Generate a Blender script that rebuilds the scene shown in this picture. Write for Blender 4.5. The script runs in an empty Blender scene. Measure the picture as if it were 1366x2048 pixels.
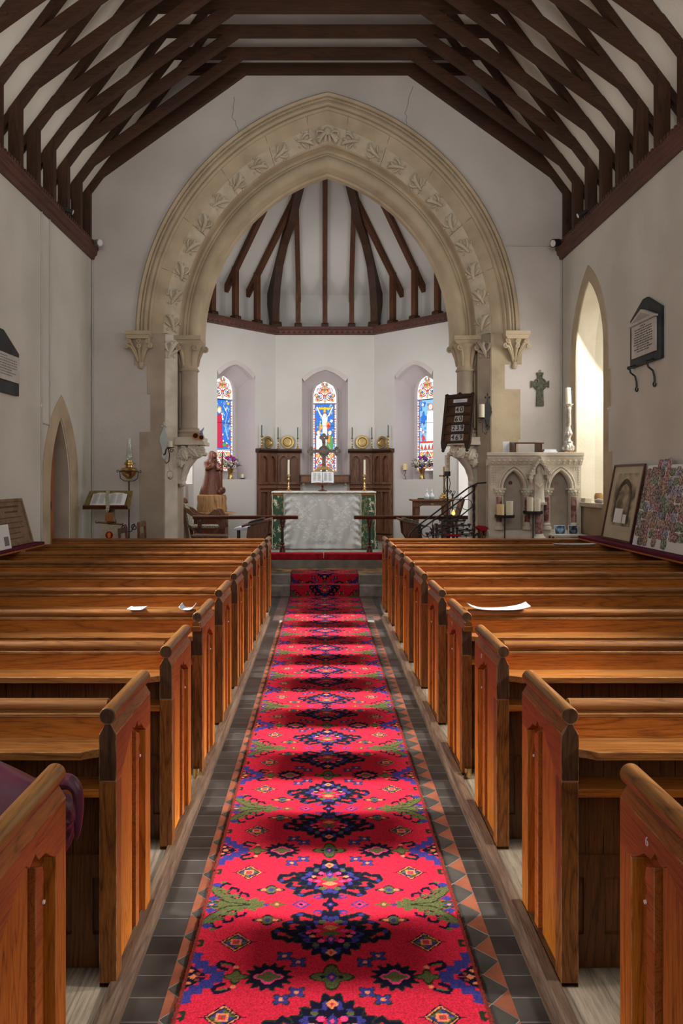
import bpy, math, random
import numpy as np
from mathutils import Vector, Matrix
from mathutils.geometry import tessellate_polygon
random.seed(7); rng = np.random.default_rng(7)
C = bpy.context.scene.collection
PI = math.pi
F = 1450.0; EYE = 1.67; VX = 645.0; VY = 958.0        # measured from the photograph: focal length, eye height, vanishing point
def PX(px, Y): return (px - VX) / F * Y
def PZ(py, Y): return EYE - (py - VY) / F * Y
CX = 0.065                                            # nave axis

# ------------------------------------------------------------------ materials
MATS = {}
def newmat(name):
    m = bpy.data.materials.new(name); m.use_nodes = True
    nt = m.node_tree; b = nt.nodes['Principled BSDF']
    MATS[name] = m
    return m, nt, b
def N(nt, t, **k):
    n = nt.nodes.new(t)
    for a, v in k.items(): setattr(n, a, v)
    return n
def ramp(nt, stops):
    r = N(nt, 'ShaderNodeValToRGB')
    e = r.color_ramp.elements
    while len(e) < len(stops): e.new(0.5)
    for i, (p, c) in enumerate(stops):
        e[i].position = p; e[i].color = (c[0], c[1], c[2], 1)
    return r
def mottled(name, c1, c2, scale=3, rough=0.8, bump=0.2, bscale=60, metal=0, spec=0.3, detail=6, lo=.35, hi=.65):
    m, nt, b = newmat(name)
    tc = N(nt, 'ShaderNodeTexCoord')
    n = N(nt, 'ShaderNodeTexNoise'); n.inputs['Scale'].default_value = scale; n.inputs['Detail'].default_value = detail
    nt.links.new(tc.outputs['Object'], n.inputs['Vector'])
    r = ramp(nt, [(lo, c1), (hi, c2)])
    nt.links.new(n.outputs['Fac'], r.inputs['Fac']); nt.links.new(r.outputs['Color'], b.inputs['Base Color'])
    b.inputs['Roughness'].default_value = rough; b.inputs['Metallic'].default_value = metal
    b.inputs['Specular IOR Level'].default_value = spec
    if bump:
        n2 = N(nt, 'ShaderNodeTexNoise'); n2.inputs['Scale'].default_value = bscale; n2.inputs['Detail'].default_value = 3
        nt.links.new(tc.outputs['Object'], n2.inputs['Vector'])
        bp = N(nt, 'ShaderNodeBump'); bp.inputs['Strength'].default_value = bump; bp.inputs['Distance'].default_value = 0.01
        nt.links.new(n2.outputs['Fac'], bp.inputs['Height']); nt.links.new(bp.outputs['Normal'], b.inputs['Normal'])
    return m
def wood(name, dark, mid, light, axis='x', gs=14.0, rough=0.42, spec=0.4, wear=None, knots=True, edge=None):
    m, nt, b = newmat(name)
    tc = N(nt, 'ShaderNodeTexCoord'); oi = N(nt, 'ShaderNodeObjectInfo')
    add = N(nt, 'ShaderNodeVectorMath', operation='MULTIPLY_ADD')
    add.inputs[1].default_value = (1, 1, 1)
    sc = N(nt, 'ShaderNodeVectorMath', operation='SCALE'); sc.inputs[0].default_value = (7.3, 3.1, 5.7)
    nt.links.new(oi.outputs['Random'], sc.inputs['Scale'])
    nt.links.new(tc.outputs['Object'], add.inputs[0]); nt.links.new(sc.outputs[0], add.inputs[2])
    mp = N(nt, 'ShaderNodeMapping')
    s = {'x': (.07, 1, 1), 'y': (1, .07, 1), 'z': (1, 1, .07)}[axis]
    mp.inputs['Scale'].default_value = s
    nt.links.new(add.outputs[0], mp.inputs['Vector'])
    n0 = N(nt, 'ShaderNodeTexNoise'); n0.inputs['Scale'].default_value = gs * .55; n0.inputs['Detail'].default_value = 2; n0.inputs['Distortion'].default_value = 0.6
    n1 = N(nt, 'ShaderNodeTexNoise'); n1.inputs['Scale'].default_value = gs * 13; n1.inputs['Detail'].default_value = 5; n1.inputs['Roughness'].default_value = .75
    nt.links.new(mp.outputs[0], n0.inputs['Vector']); nt.links.new(mp.outputs[0], n1.inputs['Vector'])
    mul = N(nt, 'ShaderNodeMath', operation='MULTIPLY'); mul.inputs[1].default_value = 52
    nt.links.new(n0.outputs['Fac'], mul.inputs[0])
    sn0 = N(nt, 'ShaderNodeMath', operation='SINE'); nt.links.new(mul.outputs[0], sn0.inputs[0])
    sa = N(nt, 'ShaderNodeMath', operation='ABSOLUTE'); nt.links.new(sn0.outputs[0], sa.inputs[0])
    sp = N(nt, 'ShaderNodeMath', operation='POWER'); sp.inputs[1].default_value = .45; nt.links.new(sa.outputs[0], sp.inputs[0])
    sn = N(nt, 'ShaderNodeMath', operation='MULTIPLY_ADD'); sn.inputs[1].default_value = 2.4; sn.inputs[2].default_value = -1.8; nt.links.new(sp.outputs[0], sn.inputs[0])
    ma = N(nt, 'ShaderNodeMath', operation='MULTIPLY_ADD'); ma.inputs[1].default_value = .12; nt.links.new(sn.outputs[0], ma.inputs[0])
    nt.links.new(n1.outputs['Fac'], ma.inputs[2])
    r = ramp(nt, [(.24, dark), (.5, mid), (.76, light)])
    nt.links.new(ma.outputs[0], r.inputs['Fac'])
    col = r.outputs['Color']
    # broad tone drift + knots
    n3 = N(nt, 'ShaderNodeTexNoise'); n3.inputs['Scale'].default_value = 1.6; nt.links.new(add.outputs[0], n3.inputs['Vector'])
    mr = N(nt, 'ShaderNodeMapRange'); mr.inputs[1].default_value = .3; mr.inputs[2].default_value = .7; mr.inputs[3].default_value = .72; mr.inputs[4].default_value = 1.2
    nt.links.new(n3.outputs['Fac'], mr.inputs[0])
    mx = N(nt, 'ShaderNodeVectorMath', operation='SCALE'); nt.links.new(col, mx.inputs[0]); nt.links.new(mr.outputs[0], mx.inputs['Scale'])
    col = mx.outputs[0]
    if knots:
        vo = N(nt, 'ShaderNodeTexVoronoi'); vo.inputs['Scale'].default_value = 2.2
        m2 = N(nt, 'ShaderNodeMapping'); m2.inputs['Scale'].default_value = {'x': (.5, 1, 1), 'y': (1, .5, 1), 'z': (1, 1, .5)}[axis]
        nt.links.new(add.outputs[0], m2.inputs['Vector']); nt.links.new(m2.outputs[0], vo.inputs['Vector'])
        kr = N(nt, 'ShaderNodeMapRange'); kr.inputs[1].default_value = .02; kr.inputs[2].default_value = .07; kr.inputs[3].default_value = .25; kr.inputs[4].default_value = 1
        nt.links.new(vo.outputs['Distance'], kr.inputs[0])
        m3 = N(nt, 'ShaderNodeVectorMath', operation='SCALE'); nt.links.new(col, m3.inputs[0]); nt.links.new(kr.outputs[0], m3.inputs['Scale'])
        col = m3.outputs[0]
    if wear:
        n4 = N(nt, 'ShaderNodeTexNoise'); n4.inputs['Scale'].default_value = 26; n4.inputs['Detail'].default_value = 8
        nt.links.new(mp.outputs[0], n4.inputs['Vector'])
        wr = N(nt, 'ShaderNodeMapRange'); wr.inputs[1].default_value = .50; wr.inputs[2].default_value = .72; wr.inputs[4].default_value = .7
        nt.links.new(n4.outputs['Fac'], wr.inputs[0])
        mm = N(nt, 'ShaderNodeMix', data_type='RGBA'); nt.links.new(wr.outputs[0], mm.inputs['Factor'])
        nt.links.new(col, mm.inputs[6]); mm.inputs[7].default_value = (*wear, 1)
        col = mm.outputs[2]
    if edge:
        bv = N(nt, 'ShaderNodeBevel'); bv.samples = 4; bv.inputs['Radius'].default_value = .005
        ge = N(nt, 'ShaderNodeNewGeometry'); dt = N(nt, 'ShaderNodeVectorMath', operation='DOT_PRODUCT')
        nt.links.new(bv.outputs[0], dt.inputs[0]); nt.links.new(ge.outputs['Normal'], dt.inputs[1])
        er = N(nt, 'ShaderNodeMapRange'); er.inputs[1].default_value = .985; er.inputs[2].default_value = .90
        nt.links.new(dt.outputs['Value'], er.inputs[0])
        n5 = N(nt, 'ShaderNodeTexNoise'); n5.inputs['Scale'].default_value = 14; n5.inputs['Detail'].default_value = 6; nt.links.new(add.outputs[0], n5.inputs['Vector'])
        e2 = N(nt, 'ShaderNodeMapRange'); e2.inputs[1].default_value = .42; e2.inputs[2].default_value = .58; nt.links.new(n5.outputs['Fac'], e2.inputs[0])
        em = N(nt, 'ShaderNodeMath', operation='MULTIPLY'); nt.links.new(er.outputs[0], em.inputs[0]); nt.links.new(e2.outputs[0], em.inputs[1])
        mm = N(nt, 'ShaderNodeMix', data_type='RGBA'); nt.links.new(em.outputs[0], mm.inputs['Factor'])
        nt.links.new(col, mm.inputs[6]); mm.inputs[7].default_value = (*edge, 1); col = mm.outputs[2]
    nt.links.new(col, b.inputs['Base Color'])
    b.inputs['Roughness'].default_value = rough; b.inputs['Specular IOR Level'].default_value = spec
    bp = N(nt, 'ShaderNodeBump'); bp.inputs['Strength'].default_value = .15; bp.inputs['Distance'].default_value = .004
    nt.links.new(n1.outputs['Fac'], bp.inputs['Height']); nt.links.new(bp.outputs['Normal'], b.inputs['Normal'])
    return m
def flat(name, c, rough=.6, metal=0, spec=.4, emit=None, es=0, alpha=None, trans=0):
    m, nt, b = newmat(name)
    b.inputs['Base Color'].default_value = (*c, 1); b.inputs['Roughness'].default_value = rough
    b.inputs['Metallic'].default_value = metal; b.inputs['Specular IOR Level'].default_value = spec
    if emit: b.inputs['Emission Color'].default_value = (*emit, 1); b.inputs['Emission Strength'].default_value = es
    if trans: b.inputs['Transmission Weight'].default_value = trans
    return m
def vcol(name, rough=.9, emit=0, bump=0, mul=1.0, bscale=400, pile=.15):
    m, nt, b = newmat(name)
    a = N(nt, 'ShaderNodeAttribute', attribute_name='Col')
    b.inputs['Roughness'].default_value = rough; b.inputs['Specular IOR Level'].default_value = .1
    if emit:
        b.inputs['Base Color'].default_value = (.02, .02, .02, 1)
        nt.links.new(a.outputs['Color'], b.inputs['Emission Color']); b.inputs['Emission Strength'].default_value = emit
    else:
        tc = N(nt, 'ShaderNodeTexCoord'); n = N(nt, 'ShaderNodeTexNoise'); n.inputs['Scale'].default_value = bscale; n.inputs['Detail'].default_value = 4
        nt.links.new(tc.outputs['Object'], n.inputs['Vector'])
        mr = N(nt, 'ShaderNodeMapRange'); mr.inputs[1].default_value = .3; mr.inputs[2].default_value = .7; mr.inputs[3].default_value = 1-pile; mr.inputs[4].default_value = 1+pile
        nt.links.new(n.outputs['Fac'], mr.inputs[0])
        sc = N(nt, 'ShaderNodeVectorMath', operation='SCALE'); nt.links.new(a.outputs['Color'], sc.inputs[0]); nt.links.new(mr.outputs[0], sc.inputs['Scale'])
        nt.links.new(sc.outputs[0], b.inputs['Base Color'])
        if bump:
            bp = N(nt, 'ShaderNodeBump'); bp.inputs['Strength'].default_value = bump; bp.inputs['Distance'].default_value = .004
            nt.links.new(n.outputs['Fac'], bp.inputs['Height']); nt.links.new(bp.outputs['Normal'], b.inputs['Normal'])
    return m

def plaster_mat(name, c1, c2):
    m = mottled(name, c1, c2, scale=.9, rough=.92, bump=.35, bscale=22, spec=.1, detail=8)
    return m
PL_NAVE = plaster_mat('plaster_nave', (.57, .555, .50), (.69, .675, .625))
PL_ARCH = plaster_mat('plaster_arch_wall', (.54, .495, .46), (.66, .615, .58))
PL_APSE = plaster_mat('plaster_apse', (.63, .61, .575), (.70, .68, .65))
PL_NICHE = plaster_mat('plaster_niche', (.56, .51, .51), (.62, .57, .57))
PL_ROOF = plaster_mat('plaster_roof', (.82, .82, .74), (.90, .90, .83))
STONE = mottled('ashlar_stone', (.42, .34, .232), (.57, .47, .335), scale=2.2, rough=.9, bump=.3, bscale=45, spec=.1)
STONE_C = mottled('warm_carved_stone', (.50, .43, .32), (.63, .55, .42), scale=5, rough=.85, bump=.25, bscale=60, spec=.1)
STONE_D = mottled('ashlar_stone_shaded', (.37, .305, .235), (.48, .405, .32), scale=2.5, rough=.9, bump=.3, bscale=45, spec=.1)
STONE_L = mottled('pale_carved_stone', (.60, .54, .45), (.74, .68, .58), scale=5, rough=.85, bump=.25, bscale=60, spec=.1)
STEP_ST = mottled('grey_step_stone', (.20, .185, .16), (.33, .31, .275), scale=4, rough=.8, bump=.3, bscale=60, spec=.2)
MARBLE = mottled('red_marble', (.16, .05, .045), (.45, .27, .25), scale=14, rough=.3, bump=0, spec=.5, lo=.42, hi=.6)
PINE = wood('pine_board', (.20, .052, .008), (.45, .135, .014), (.58, .20, .028), 'x')
PINE_Z = wood('pine_upright', (.20, .052, .007), (.48, .142, .012), (.62, .22, .028), 'z', gs=16, edge=(.62, .36, .15))
PINE_R = wood('pine_red_frieze', (.17, .042, .008), (.37, .098, .014), (.48, .14, .022), 'y', gs=18, knots=False, edge=(.60, .34, .15))
PINE_T = wood('pine_worn_rail', (.10, .034, .009), (.25, .088, .018), (.37, .15, .035), 'x', rough=.35, wear=(.40, .18, .055), knots=False, edge=(.55, .32, .14))
PINE_TY = wood('pine_worn_cap', (.12, .040, .010), (.30, .11, .022), (.43, .18, .045), 'y', rough=.35, wear=(.46, .23, .075), knots=False)
PINE_D = wood('pine_end_grain', (.025, .009, .004), (.065, .026, .009), (.10, .044, .016), 'z', knots=False, edge=(.50, .32, .16))
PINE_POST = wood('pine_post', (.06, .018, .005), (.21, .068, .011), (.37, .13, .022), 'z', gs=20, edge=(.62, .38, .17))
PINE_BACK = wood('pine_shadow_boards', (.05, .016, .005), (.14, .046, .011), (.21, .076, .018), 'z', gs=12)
OLDWOOD = wood('worn_kerb_board', (.04, .02, .011), (.095, .052, .030), (.16, .10, .062), 'y', rough=.6, wear=(.20, .14, .095), knots=False)
PLANK = wood('bare_floor_plank', (.09, .065, .045), (.19, .145, .10), (.29, .23, .165), 'y', gs=8, rough=.8, knots=False)
OAK_R = wood('roof_oak', (.026, .010, .004), (.050, .019, .008), (.080, .031, .013), 'x', gs=8, rough=.6)
OAK_RZ = wood('roof_oak_post', (.026, .010, .004), (.056, .022, .009), (.088, .034, .014), 'z', gs=8, rough=.6)
OAK_AP = wood('apse_oak', (.03, .010, .004), (.10, .034, .012), (.16, .058, .020), 'z', gs=8, rough=.6)
CORNICE = wood('cornice_red', (.045, .016, .012), (.095, .033, .024), (.14, .05, .035), 'y', gs=8, rough=.5, knots=False)
WALNUT = wood('walnut_panel', (.05, .019, .010), (.15, .062, .030), (.25, .115, .06), 'z', gs=12, rough=.4, knots=False)
MAHOG = wood('mahogany_rail', (.035, .01, .006), (.10, .028, .016), (.16, .05, .03), 'x', gs=12, rough=.3, knots=False)
CARVED = wood('carved_yew', (.045, .012, .006), (.13, .038, .020), (.21, .07, .038), 'z', gs=9, rough=.3, knots=False)
LOG = wood('log_stump', (.14, .06, .02), (.42, .22, .09), (.58, .34, .15), 'z', gs=7, rough=.5)
BRASS = mottled('brass', (.50, .33, .12), (.68, .48, .20), scale=8, rough=.25, bump=0, metal=1, spec=.5)
BRASS_D = mottled('old_brass', (.30, .21, .09), (.42, .30, .13), scale=8, rough=.38, bump=0, metal=1, spec=.5)
IRON = mottled('black_iron', (.012, .012, .013), (.03, .03, .032), scale=20, rough=.5, bump=.2, spec=.5)
SILVER = mottled('silvered_wood', (.35, .32, .27), (.62, .60, .55), scale=18, rough=.3, bump=.2, metal=.6)
BRONZE = mottled('dark_bronze', (.10, .075, .06), (.20, .16, .135), scale=20, rough=.6, bump=.4, spec=.3)
WAX = flat('ivory_wax', (.82, .76, .60), .5)
WAXY = flat('honey_wax', (.85, .66, .34), .5)
WAXG = flat('dark_green_wax', (.02, .07, .06), .4)
SLATE = mottled('black_slate', (.012, .012, .014), (.035, .035, .038), scale=6, rough=.5, bump=.1)
WHITEM = mottled('white_marble', (.46, .44, .42), (.60, .585, .56), scale=6, rough=.5, bump=.05)
INK = flat('dark_lettering', (.03, .03, .03), .7)
INKG = flat('faded_lettering', (.20, .19, .18), .8)
PAPER = flat('white_paper', (.82, .83, .84), .8)
PAPERB = mottled('pale_blue_paper', (.60, .64, .74), (.78, .80, .86), scale=8, rough=.8, bump=0)
BROWNPAPER = mottled('brown_mount', (.20, .13, .08), (.27, .18, .115), scale=10, rough=.8, bump=0)
SEPIA = mottled('sepia_print', (.10, .075, .045), (.52, .44, .30), scale=5, rough=.25, bump=0, lo=.4, hi=.6)
MOUNT = mottled('cream_mount', (.48, .42, .28), (.56, .50, .35), scale=3, rough=.5, bump=0)
REDCL = mottled('red_velvet', (.28, .012, .02), (.40, .02, .035), scale=14, rough=.95, bump=.3, spec=.05)
PURPLE = mottled('plum_cloth', (.085, .012, .03), (.17, .035, .06), scale=90, rough=.9, bump=.2, spec=.05)
PLUM = mottled('plum_nylon', (.05, .008, .02), (.13, .03, .055), scale=3, rough=.35, bump=.1, spec=.5)
LINEN = mottled('white_linen', (.70, .70, .70), (.80, .80, .80), scale=20, rough=.95, bump=.1, spec=.05)
CREAMROPE = mottled('cream_braid', (.16, .15, .09), (.72, .66, .50), scale=160, rough=.9, bump=.3, lo=.45, hi=.55)
ORANGEB = flat('orange_band', (.50, .20, .06), .8)
TAPES = mottled('floral_tapestry', (.10, .12, .06), (.62, .56, .46), scale=55, rough=.9, bump=.1, lo=.42, hi=.58)
BLACKTILE = None
LEAFG = mottled('leaf_green', (.02, .06, .015), (.09, .17, .05), scale=30, rough=.6, bump=0)
FLP = flat('purple_petals', (.24, .06, .30), .8)
FLPK = flat('magenta_petals', (.36, .05, .28), .8)
FLW = mottled('cream_petals', (.62, .52, .42), (.82, .76, .66), scale=40, rough=.8, bump=0)
SUNP = flat('sunflower_petals', (.75, .25, .01), .7)
SUNC = flat('sunflower_disc', (.03, .012, .006), .9)
CERAM = flat('white_china', (.78, .78, .80), .2)
POT = mottled('honey_pottery', (.50, .30, .12), (.64, .42, .20), scale=6, rough=.3, bump=0)
PEBBLE = mottled('pale_pebble', (.42, .37, .30), (.60, .55, .46), scale=9, rough=.8)
GLASSW = flat('clear_glass', (.9, .93, .93), .05, trans=.95)
DAYL = flat('bright_window_glass', (.9, .9, .9), .5, emit=(1, .99, .97), es=2.2)
DAYW = flat('sunlit_window_glass', (.9, .9, .9), .5, emit=(1, .97, .90), es=1.8)
FLAME = flat('amber_flame', (.8, .3, .08), .3, emit=(1, .30, .06), es=4)
RADW = flat('white_enamel', (.72, .73, .74), .4)
PIPE = mottled('painted_conduit', (.48, .46, .42), (.56, .54, .50), scale=3, rough=.6, bump=0)
BLUEP = mottled('blue_painted_wood', (.10, .16, .35), (.45, .52, .70), scale=30, rough=.6, bump=0)
GREENBR = mottled('verdigris_bronze', (.07, .075, .05), (.16, .16, .115), scale=30, rough=.7, bump=.5)
TURQ = mottled('mosaic_blue', (.18, .26, .28), (.30, .36, .36), scale=9, rough=.5, bump=0)

def tile_mat(name, c1, c2, mortar, bw, bh, ax=(1, 1, 1), rough=.35, rot=0, offset=0.0):
    m, nt, b = newmat(name)
    tc = N(nt, 'ShaderNodeTexCoord'); mp = N(nt, 'ShaderNodeMapping'); mp.inputs['Rotation'].default_value = (0, 0, rot); mp.inputs['Location'].default_value = (bw/2, 0, 0)
    nt.links.new(tc.outputs['Object'], mp.inputs['Vector'])
    br = N(nt, 'ShaderNodeTexBrick'); br.offset = offset
    nt.links.new(mp.outputs[0], br.inputs['Vector'])
    br.inputs['Color1'].default_value = (*c1, 1); br.inputs['Color2'].default_value = (*c2, 1); br.inputs['Mortar'].default_value = (*mortar, 1)
    br.inputs['Scale'].default_value = 1; br.inputs['Mortar Size'].default_value = .0018; br.inputs['Brick Width'].default_value = bw; br.inputs['Row Height'].default_value = bh
    n = N(nt, 'ShaderNodeTexNoise'); n.inputs['Scale'].default_value = 7; n.inputs['Detail'].default_value = 7; nt.links.new(tc.outputs['Object'], n.inputs['Vector'])
    mr = N(nt, 'ShaderNodeMapRange'); mr.inputs[1].default_value = .3; mr.inputs[2].default_value = .7; mr.inputs[3].default_value = .6; mr.inputs[4].default_value = 1.5
    nt.links.new(n.outputs['Fac'], mr.inputs[0])
    sc = N(nt, 'ShaderNodeVectorMath', operation='SCALE'); nt.links.new(br.outputs['Color'], sc.inputs[0]); nt.links.new(mr.outputs[0], sc.inputs['Scale'])
    nt.links.new(sc.outputs[0], b.inputs['Base Color'])
    r2 = N(nt, 'ShaderNodeMapRange'); r2.inputs[3].default_value = rough - .12; r2.inputs[4].default_value = rough + .25
    nt.links.new(n.outputs['Fac'], r2.inputs[0]); nt.links.new(r2.outputs[0], b.inputs['Roughness'])
    bp = N(nt, 'ShaderNodeBump'); bp.inputs['Strength'].default_value = .3; bp.inputs['Distance'].default_value = .003; bp.invert = True
    nt.links.new(br.outputs['Fac'], bp.inputs['Height']); nt.links.new(bp.outputs['Normal'], b.inputs['Normal'])
    return m
BLACKTILE = tile_mat('black_quarry_tile', (.022, .019, .017), (.042, .037, .033), (.13, .12, .11), .5, .105)
REDTILE = mottled('red_quarry_tile', (.17, .052, .028), (.27, .085, .045), scale=9, rough=.45, bump=.1)
BLKTILE2 = mottled('black_diamond_tile', (.035, .032, .028), (.065, .058, .050), scale=9, rough=.45, bump=.1)
MIXTILE = tile_mat('encaustic_tile', (.05, .045, .045), (.17, .07, .05), (.10, .09, .08), .075, .075)
GILTTILE = tile_mat('patterned_chancel_tile', (.42, .22, .06), (.06, .075, .06), (.16, .07, .04), .11, .11, rot=PI/4)
MOSTILE = tile_mat('sanctuary_mosaic', (.24, .32, .33), (.38, .24, .15), (.30, .30, .28), .12, .12)

# ------------------------------------------------------------------ mesh builder
class MB:
    def __init__(s): s.v = []; s.f = []; s.m = []
    def add(s, vs, fs, m=0):
        o = len(s.v); s.v += [tuple(p) for p in vs]
        for f in fs: s.f.append(tuple(i + o for i in f)); s.m.append(m)
        return s
    def box(s, x0, x1, y0, y1, z0, z1, m=0):
        if x0 > x1: x0, x1 = x1, x0
        if y0 > y1: y0, y1 = y1, y0
        vs = [(x0,y0,z0),(x1,y0,z0),(x1,y1,z0),(x0,y1,z0),(x0,y0,z1),(x1,y0,z1),(x1,y1,z1),(x0,y1,z1)]
        return s.add(vs, [(0,3,2,1),(4,5,6,7),(0,1,5,4),(1,2,6,5),(2,3,7,6),(3,0,4,7)], m)
    def prism(s, poly, a, b, mp=None, m=0):
        """poly (u,v) extruded in w from a to b; mp(u,v,w)->xyz, default xz-plane extruded along y"""
        mp = mp or (lambda u, v, w: (u, w, v))
        n = len(poly)
        vs = [mp(u, v, a) for u, v in poly] + [mp(u, v, b) for u, v in poly]
        fs = [(i, (i+1) % n, n + (i+1) % n, n + i) for i in range(n)]
        tri = tessellate_polygon([[Vector((u, v, 0)) for u, v in poly]])
        for t in tri: fs.append(tuple(t)); fs.append(tuple(n + i for i in reversed(t)))
        return s.add(vs, fs, m)
    def holed(s, outer, holes, a, b=None, mp=None, m=0, sides=True):
        mp = mp or (lambda u, v, w: (u, w, v))
        loops = [outer] + list(holes)
        flatp = [p for l in loops for p in l]; n = len(flatp)
        tri = tessellate_polygon([[Vector((u, v, 0)) for u, v in l] for l in loops])
        vs = [mp(u, v, a) for u, v in flatp]; fs = [tuple(t) for t in tri]
        if b is not None:
            vs += [mp(u, v, b) for u, v in flatp]; fs += [tuple(n + i for i in reversed(t)) for t in tri]
            if sides:
                o = 0
                for l in loops:
                    k = len(l)
                    fs += [(o+i, o+(i+1) % k, n+o+(i+1) % k, n+o+i) for i in range(k)]; o += k
        return s.add(vs, fs, m)
    def loftloops(s, loops, closed=True, m=0, caps=False):
        n = len(loops[0]); vs = [p for l in loops for p in l]; fs = []
        for k in range(len(loops)-1):
            for i in range(n if closed else n-1):
                j = (i+1) % n
                fs.append((k*n+i, k*n+j, (k+1)*n+j, (k+1)*n+i))
        if caps: fs.append(tuple(range(n))); fs.append(tuple(reversed(range((len(loops)-1)*n, len(loops)*n))))
        return s.add(vs, fs, m)
    def loft(s, rings, n=16, m=0):
        """rings: (cx,cy,cz,rx,ry)"""
        L = []
        for (cx, cy, cz, rx, ry) in rings:
            L.append([(cx + rx*math.cos(2*PI*i/n), cy + ry*math.sin(2*PI*i/n), cz) for i in range(n)])
        return s.loftloops(L, True, m, True)
    def lathe(s, prof, cx=0, cy=0, cz=0, n=20, m=0, a0=0, a1=2*PI):
        full = abs(a1-a0-2*PI) < 1e-6
        k = n if full else n+1
        L = [[(cx + r*math.cos(a0+(a1-a0)*i/n), cy + r*math.sin(a0+(a1-a0)*i/n), cz+z) for i in range(k)] for r, z in prof]
        return s.loftloops(L, full, m, full)
    def tube(s, pts, r, n=8, m=0, close=False):
        pts = [Vector(p) for p in pts]; L = []; k = len(pts)
        rr = r if isinstance(r, (list, tuple)) else [r]*k
        up = None
        for i, p in enumerate(pts):
            if close: d = pts[(i+1) % k] - pts[i-1]
            else: d = (pts[min(i+1, k-1)] - pts[max(i-1, 0)])
            if d.length < 1e-9: d = Vector((0, 0, 1))
            d.normalize()
            if up is None:
                up = Vector((0, 0, 1)) if abs(d.z) < .9 else Vector((1, 0, 0))
            a = d.cross(up)
            if a.length < 1e-4: a = d.cross(Vector((1, 0, 0)))
            a.normalize(); b = a.cross(d).normalized(); up = b
            L.append([tuple(p + a*rr[i]*math.cos(2*PI*j/n) + b*rr[i]*math.sin(2*PI*j/n)) for j in range(n)])
        if close: L.append(L[0])
        return s.loftloops(L, True, m, not close)
    def cyl(s, p0, p1, r, n=14, m=0, r1=None): return s.tube([p0, p1], [r, r if r1 is None else r1], n, m)
    def sph(s, c, r, m=0, n=10, sc=(1, 1, 1)):
        L = []
        for k in range(n+1):
            t = -PI/2 + PI*k/n; cr = max(math.cos(t), .02)
            L.append([(c[0]+r*sc[0]*cr*math.cos(2*PI*i/(n+2)), c[1]+r*sc[1]*cr*math.sin(2*PI*i/(n+2)), c[2]+r*sc[2]*math.sin(t)) for i in range(n+2)])
        return s.loftloops(L, True, m, True)
    def bar(s, p0, p1, w, d, m=0, up=(0, 0, 1)):
        """rectangular bar, w across, d along 'up'"""
        p0 = Vector(p0); p1 = Vector(p1); t = (p1-p0).normalized(); u = Vector(up)
        a = t.cross(u).normalized(); b = a.cross(t).normalized()
        o = [(-w/2, -d/2), (w/2, -d/2), (w/2, d/2), (-w/2, d/2)]
        vs = [tuple(p0 + a*x + b*y) for x, y in o] + [tuple(p1 + a*x + b*y) for x, y in o]
        return s.add(vs, [(0,3,2,1),(4,5,6,7),(0,1,5,4),(1,2,6,5),(2,3,7,6),(3,0,4,7)], m)
    def xf(s, M): s.v = [tuple(M @ Vector(p)) for p in s.v]; return s
    def build(s, name, mats, parent=None, smooth=False, bevel=0, origin=None):
        if not isinstance(mats, (list, tuple)): mats = [mats]
        if parent is not None: off = wloc(parent)
        elif origin is not None: off = Vector(origin)
        else:
            a = np.array(s.v); off = Vector(((a[:,0].min()+a[:,0].max())/2, (a[:,1].min()+a[:,1].max())/2, a[:,2].min()))
        me = bpy.data.meshes.new(name)
        me.from_pydata([(p[0]-off.x, p[1]-off.y, p[2]-off.z) for p in s.v], [], s.f)
        for mt in mats: me.materials.append(mt)
        me.polygons.foreach_set('material_index', s.m)
        if smooth:
            me.polygons.foreach_set('use_smooth', [True]*len(me.polygons))
        me.validate(); me.update()
        import bmesh
        bm = bmesh.new(); bm.from_mesh(me); bmesh.ops.recalc_face_normals(bm, faces=bm.faces)
        if smooth:
            for e in bm.edges:
                if len(e.link_faces) == 2 and e.calc_face_angle(0) > .7: e.smooth = False
        bm.to_mesh(me); bm.free()
        o = bpy.data.objects.new(name, me); C.objects.link(o)
        if parent is not None: o.parent = parent
        else: o.location = off
        if bevel:
            b = o.modifiers.new('bevel', 'BEVEL'); b.width = bevel; b.segments = 2; b.limit_method = 'ANGLE'
        return o
def wloc(o):
    v = Vector(o.location)
    while o.parent: o = o.parent; v = v + Vector(o.location)
    return v
def tag(o, label=None, cat=None, group=None, kind=None):
    if label: o['label'] = label
    if cat: o['category'] = cat
    if group: o['group'] = group
    if kind: o['kind'] = kind
    return o
def thing(name, label, cat, loc, group=None):
    o = bpy.data.objects.new(name, None); C.objects.link(o); o.location = loc; o.empty_display_size = .1
    return tag(o, label, cat, group)
def struct(o, label=None, cat=None): return tag(o, label, cat, None, 'structure')
def copy_tree(o, parent=None):
    c = o.copy(); C.objects.link(c)
    if parent is not None: c.parent = parent
    for ch in list(o.children): copy_tree(ch, c)
    return c
def text_mesh(s, size, mat, M, parent, name='numeral', bold=.0, label=None):
    cu = bpy.data.curves.new('t', 'FONT'); cu.body = s; cu.size = size; cu.align_x = 'CENTER'; cu.align_y = 'CENTER'; cu.extrude = .0006; cu.offset = bold
    to = bpy.data.objects.new('t', cu); C.objects.link(to)
    bpy.context.view_layer.update()
    me = bpy.data.meshes.new_from_object(to)
    bpy.data.objects.remove(to); bpy.data.curves.remove(cu)
    me.transform(Matrix.Translation(-wloc(parent)) @ M)
    me.materials.clear(); me.materials.append(mat)
    o = bpy.data.objects.new(name, me); C.objects.link(o); o.parent = parent
    if label: o['label'] = label
    return o

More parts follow.
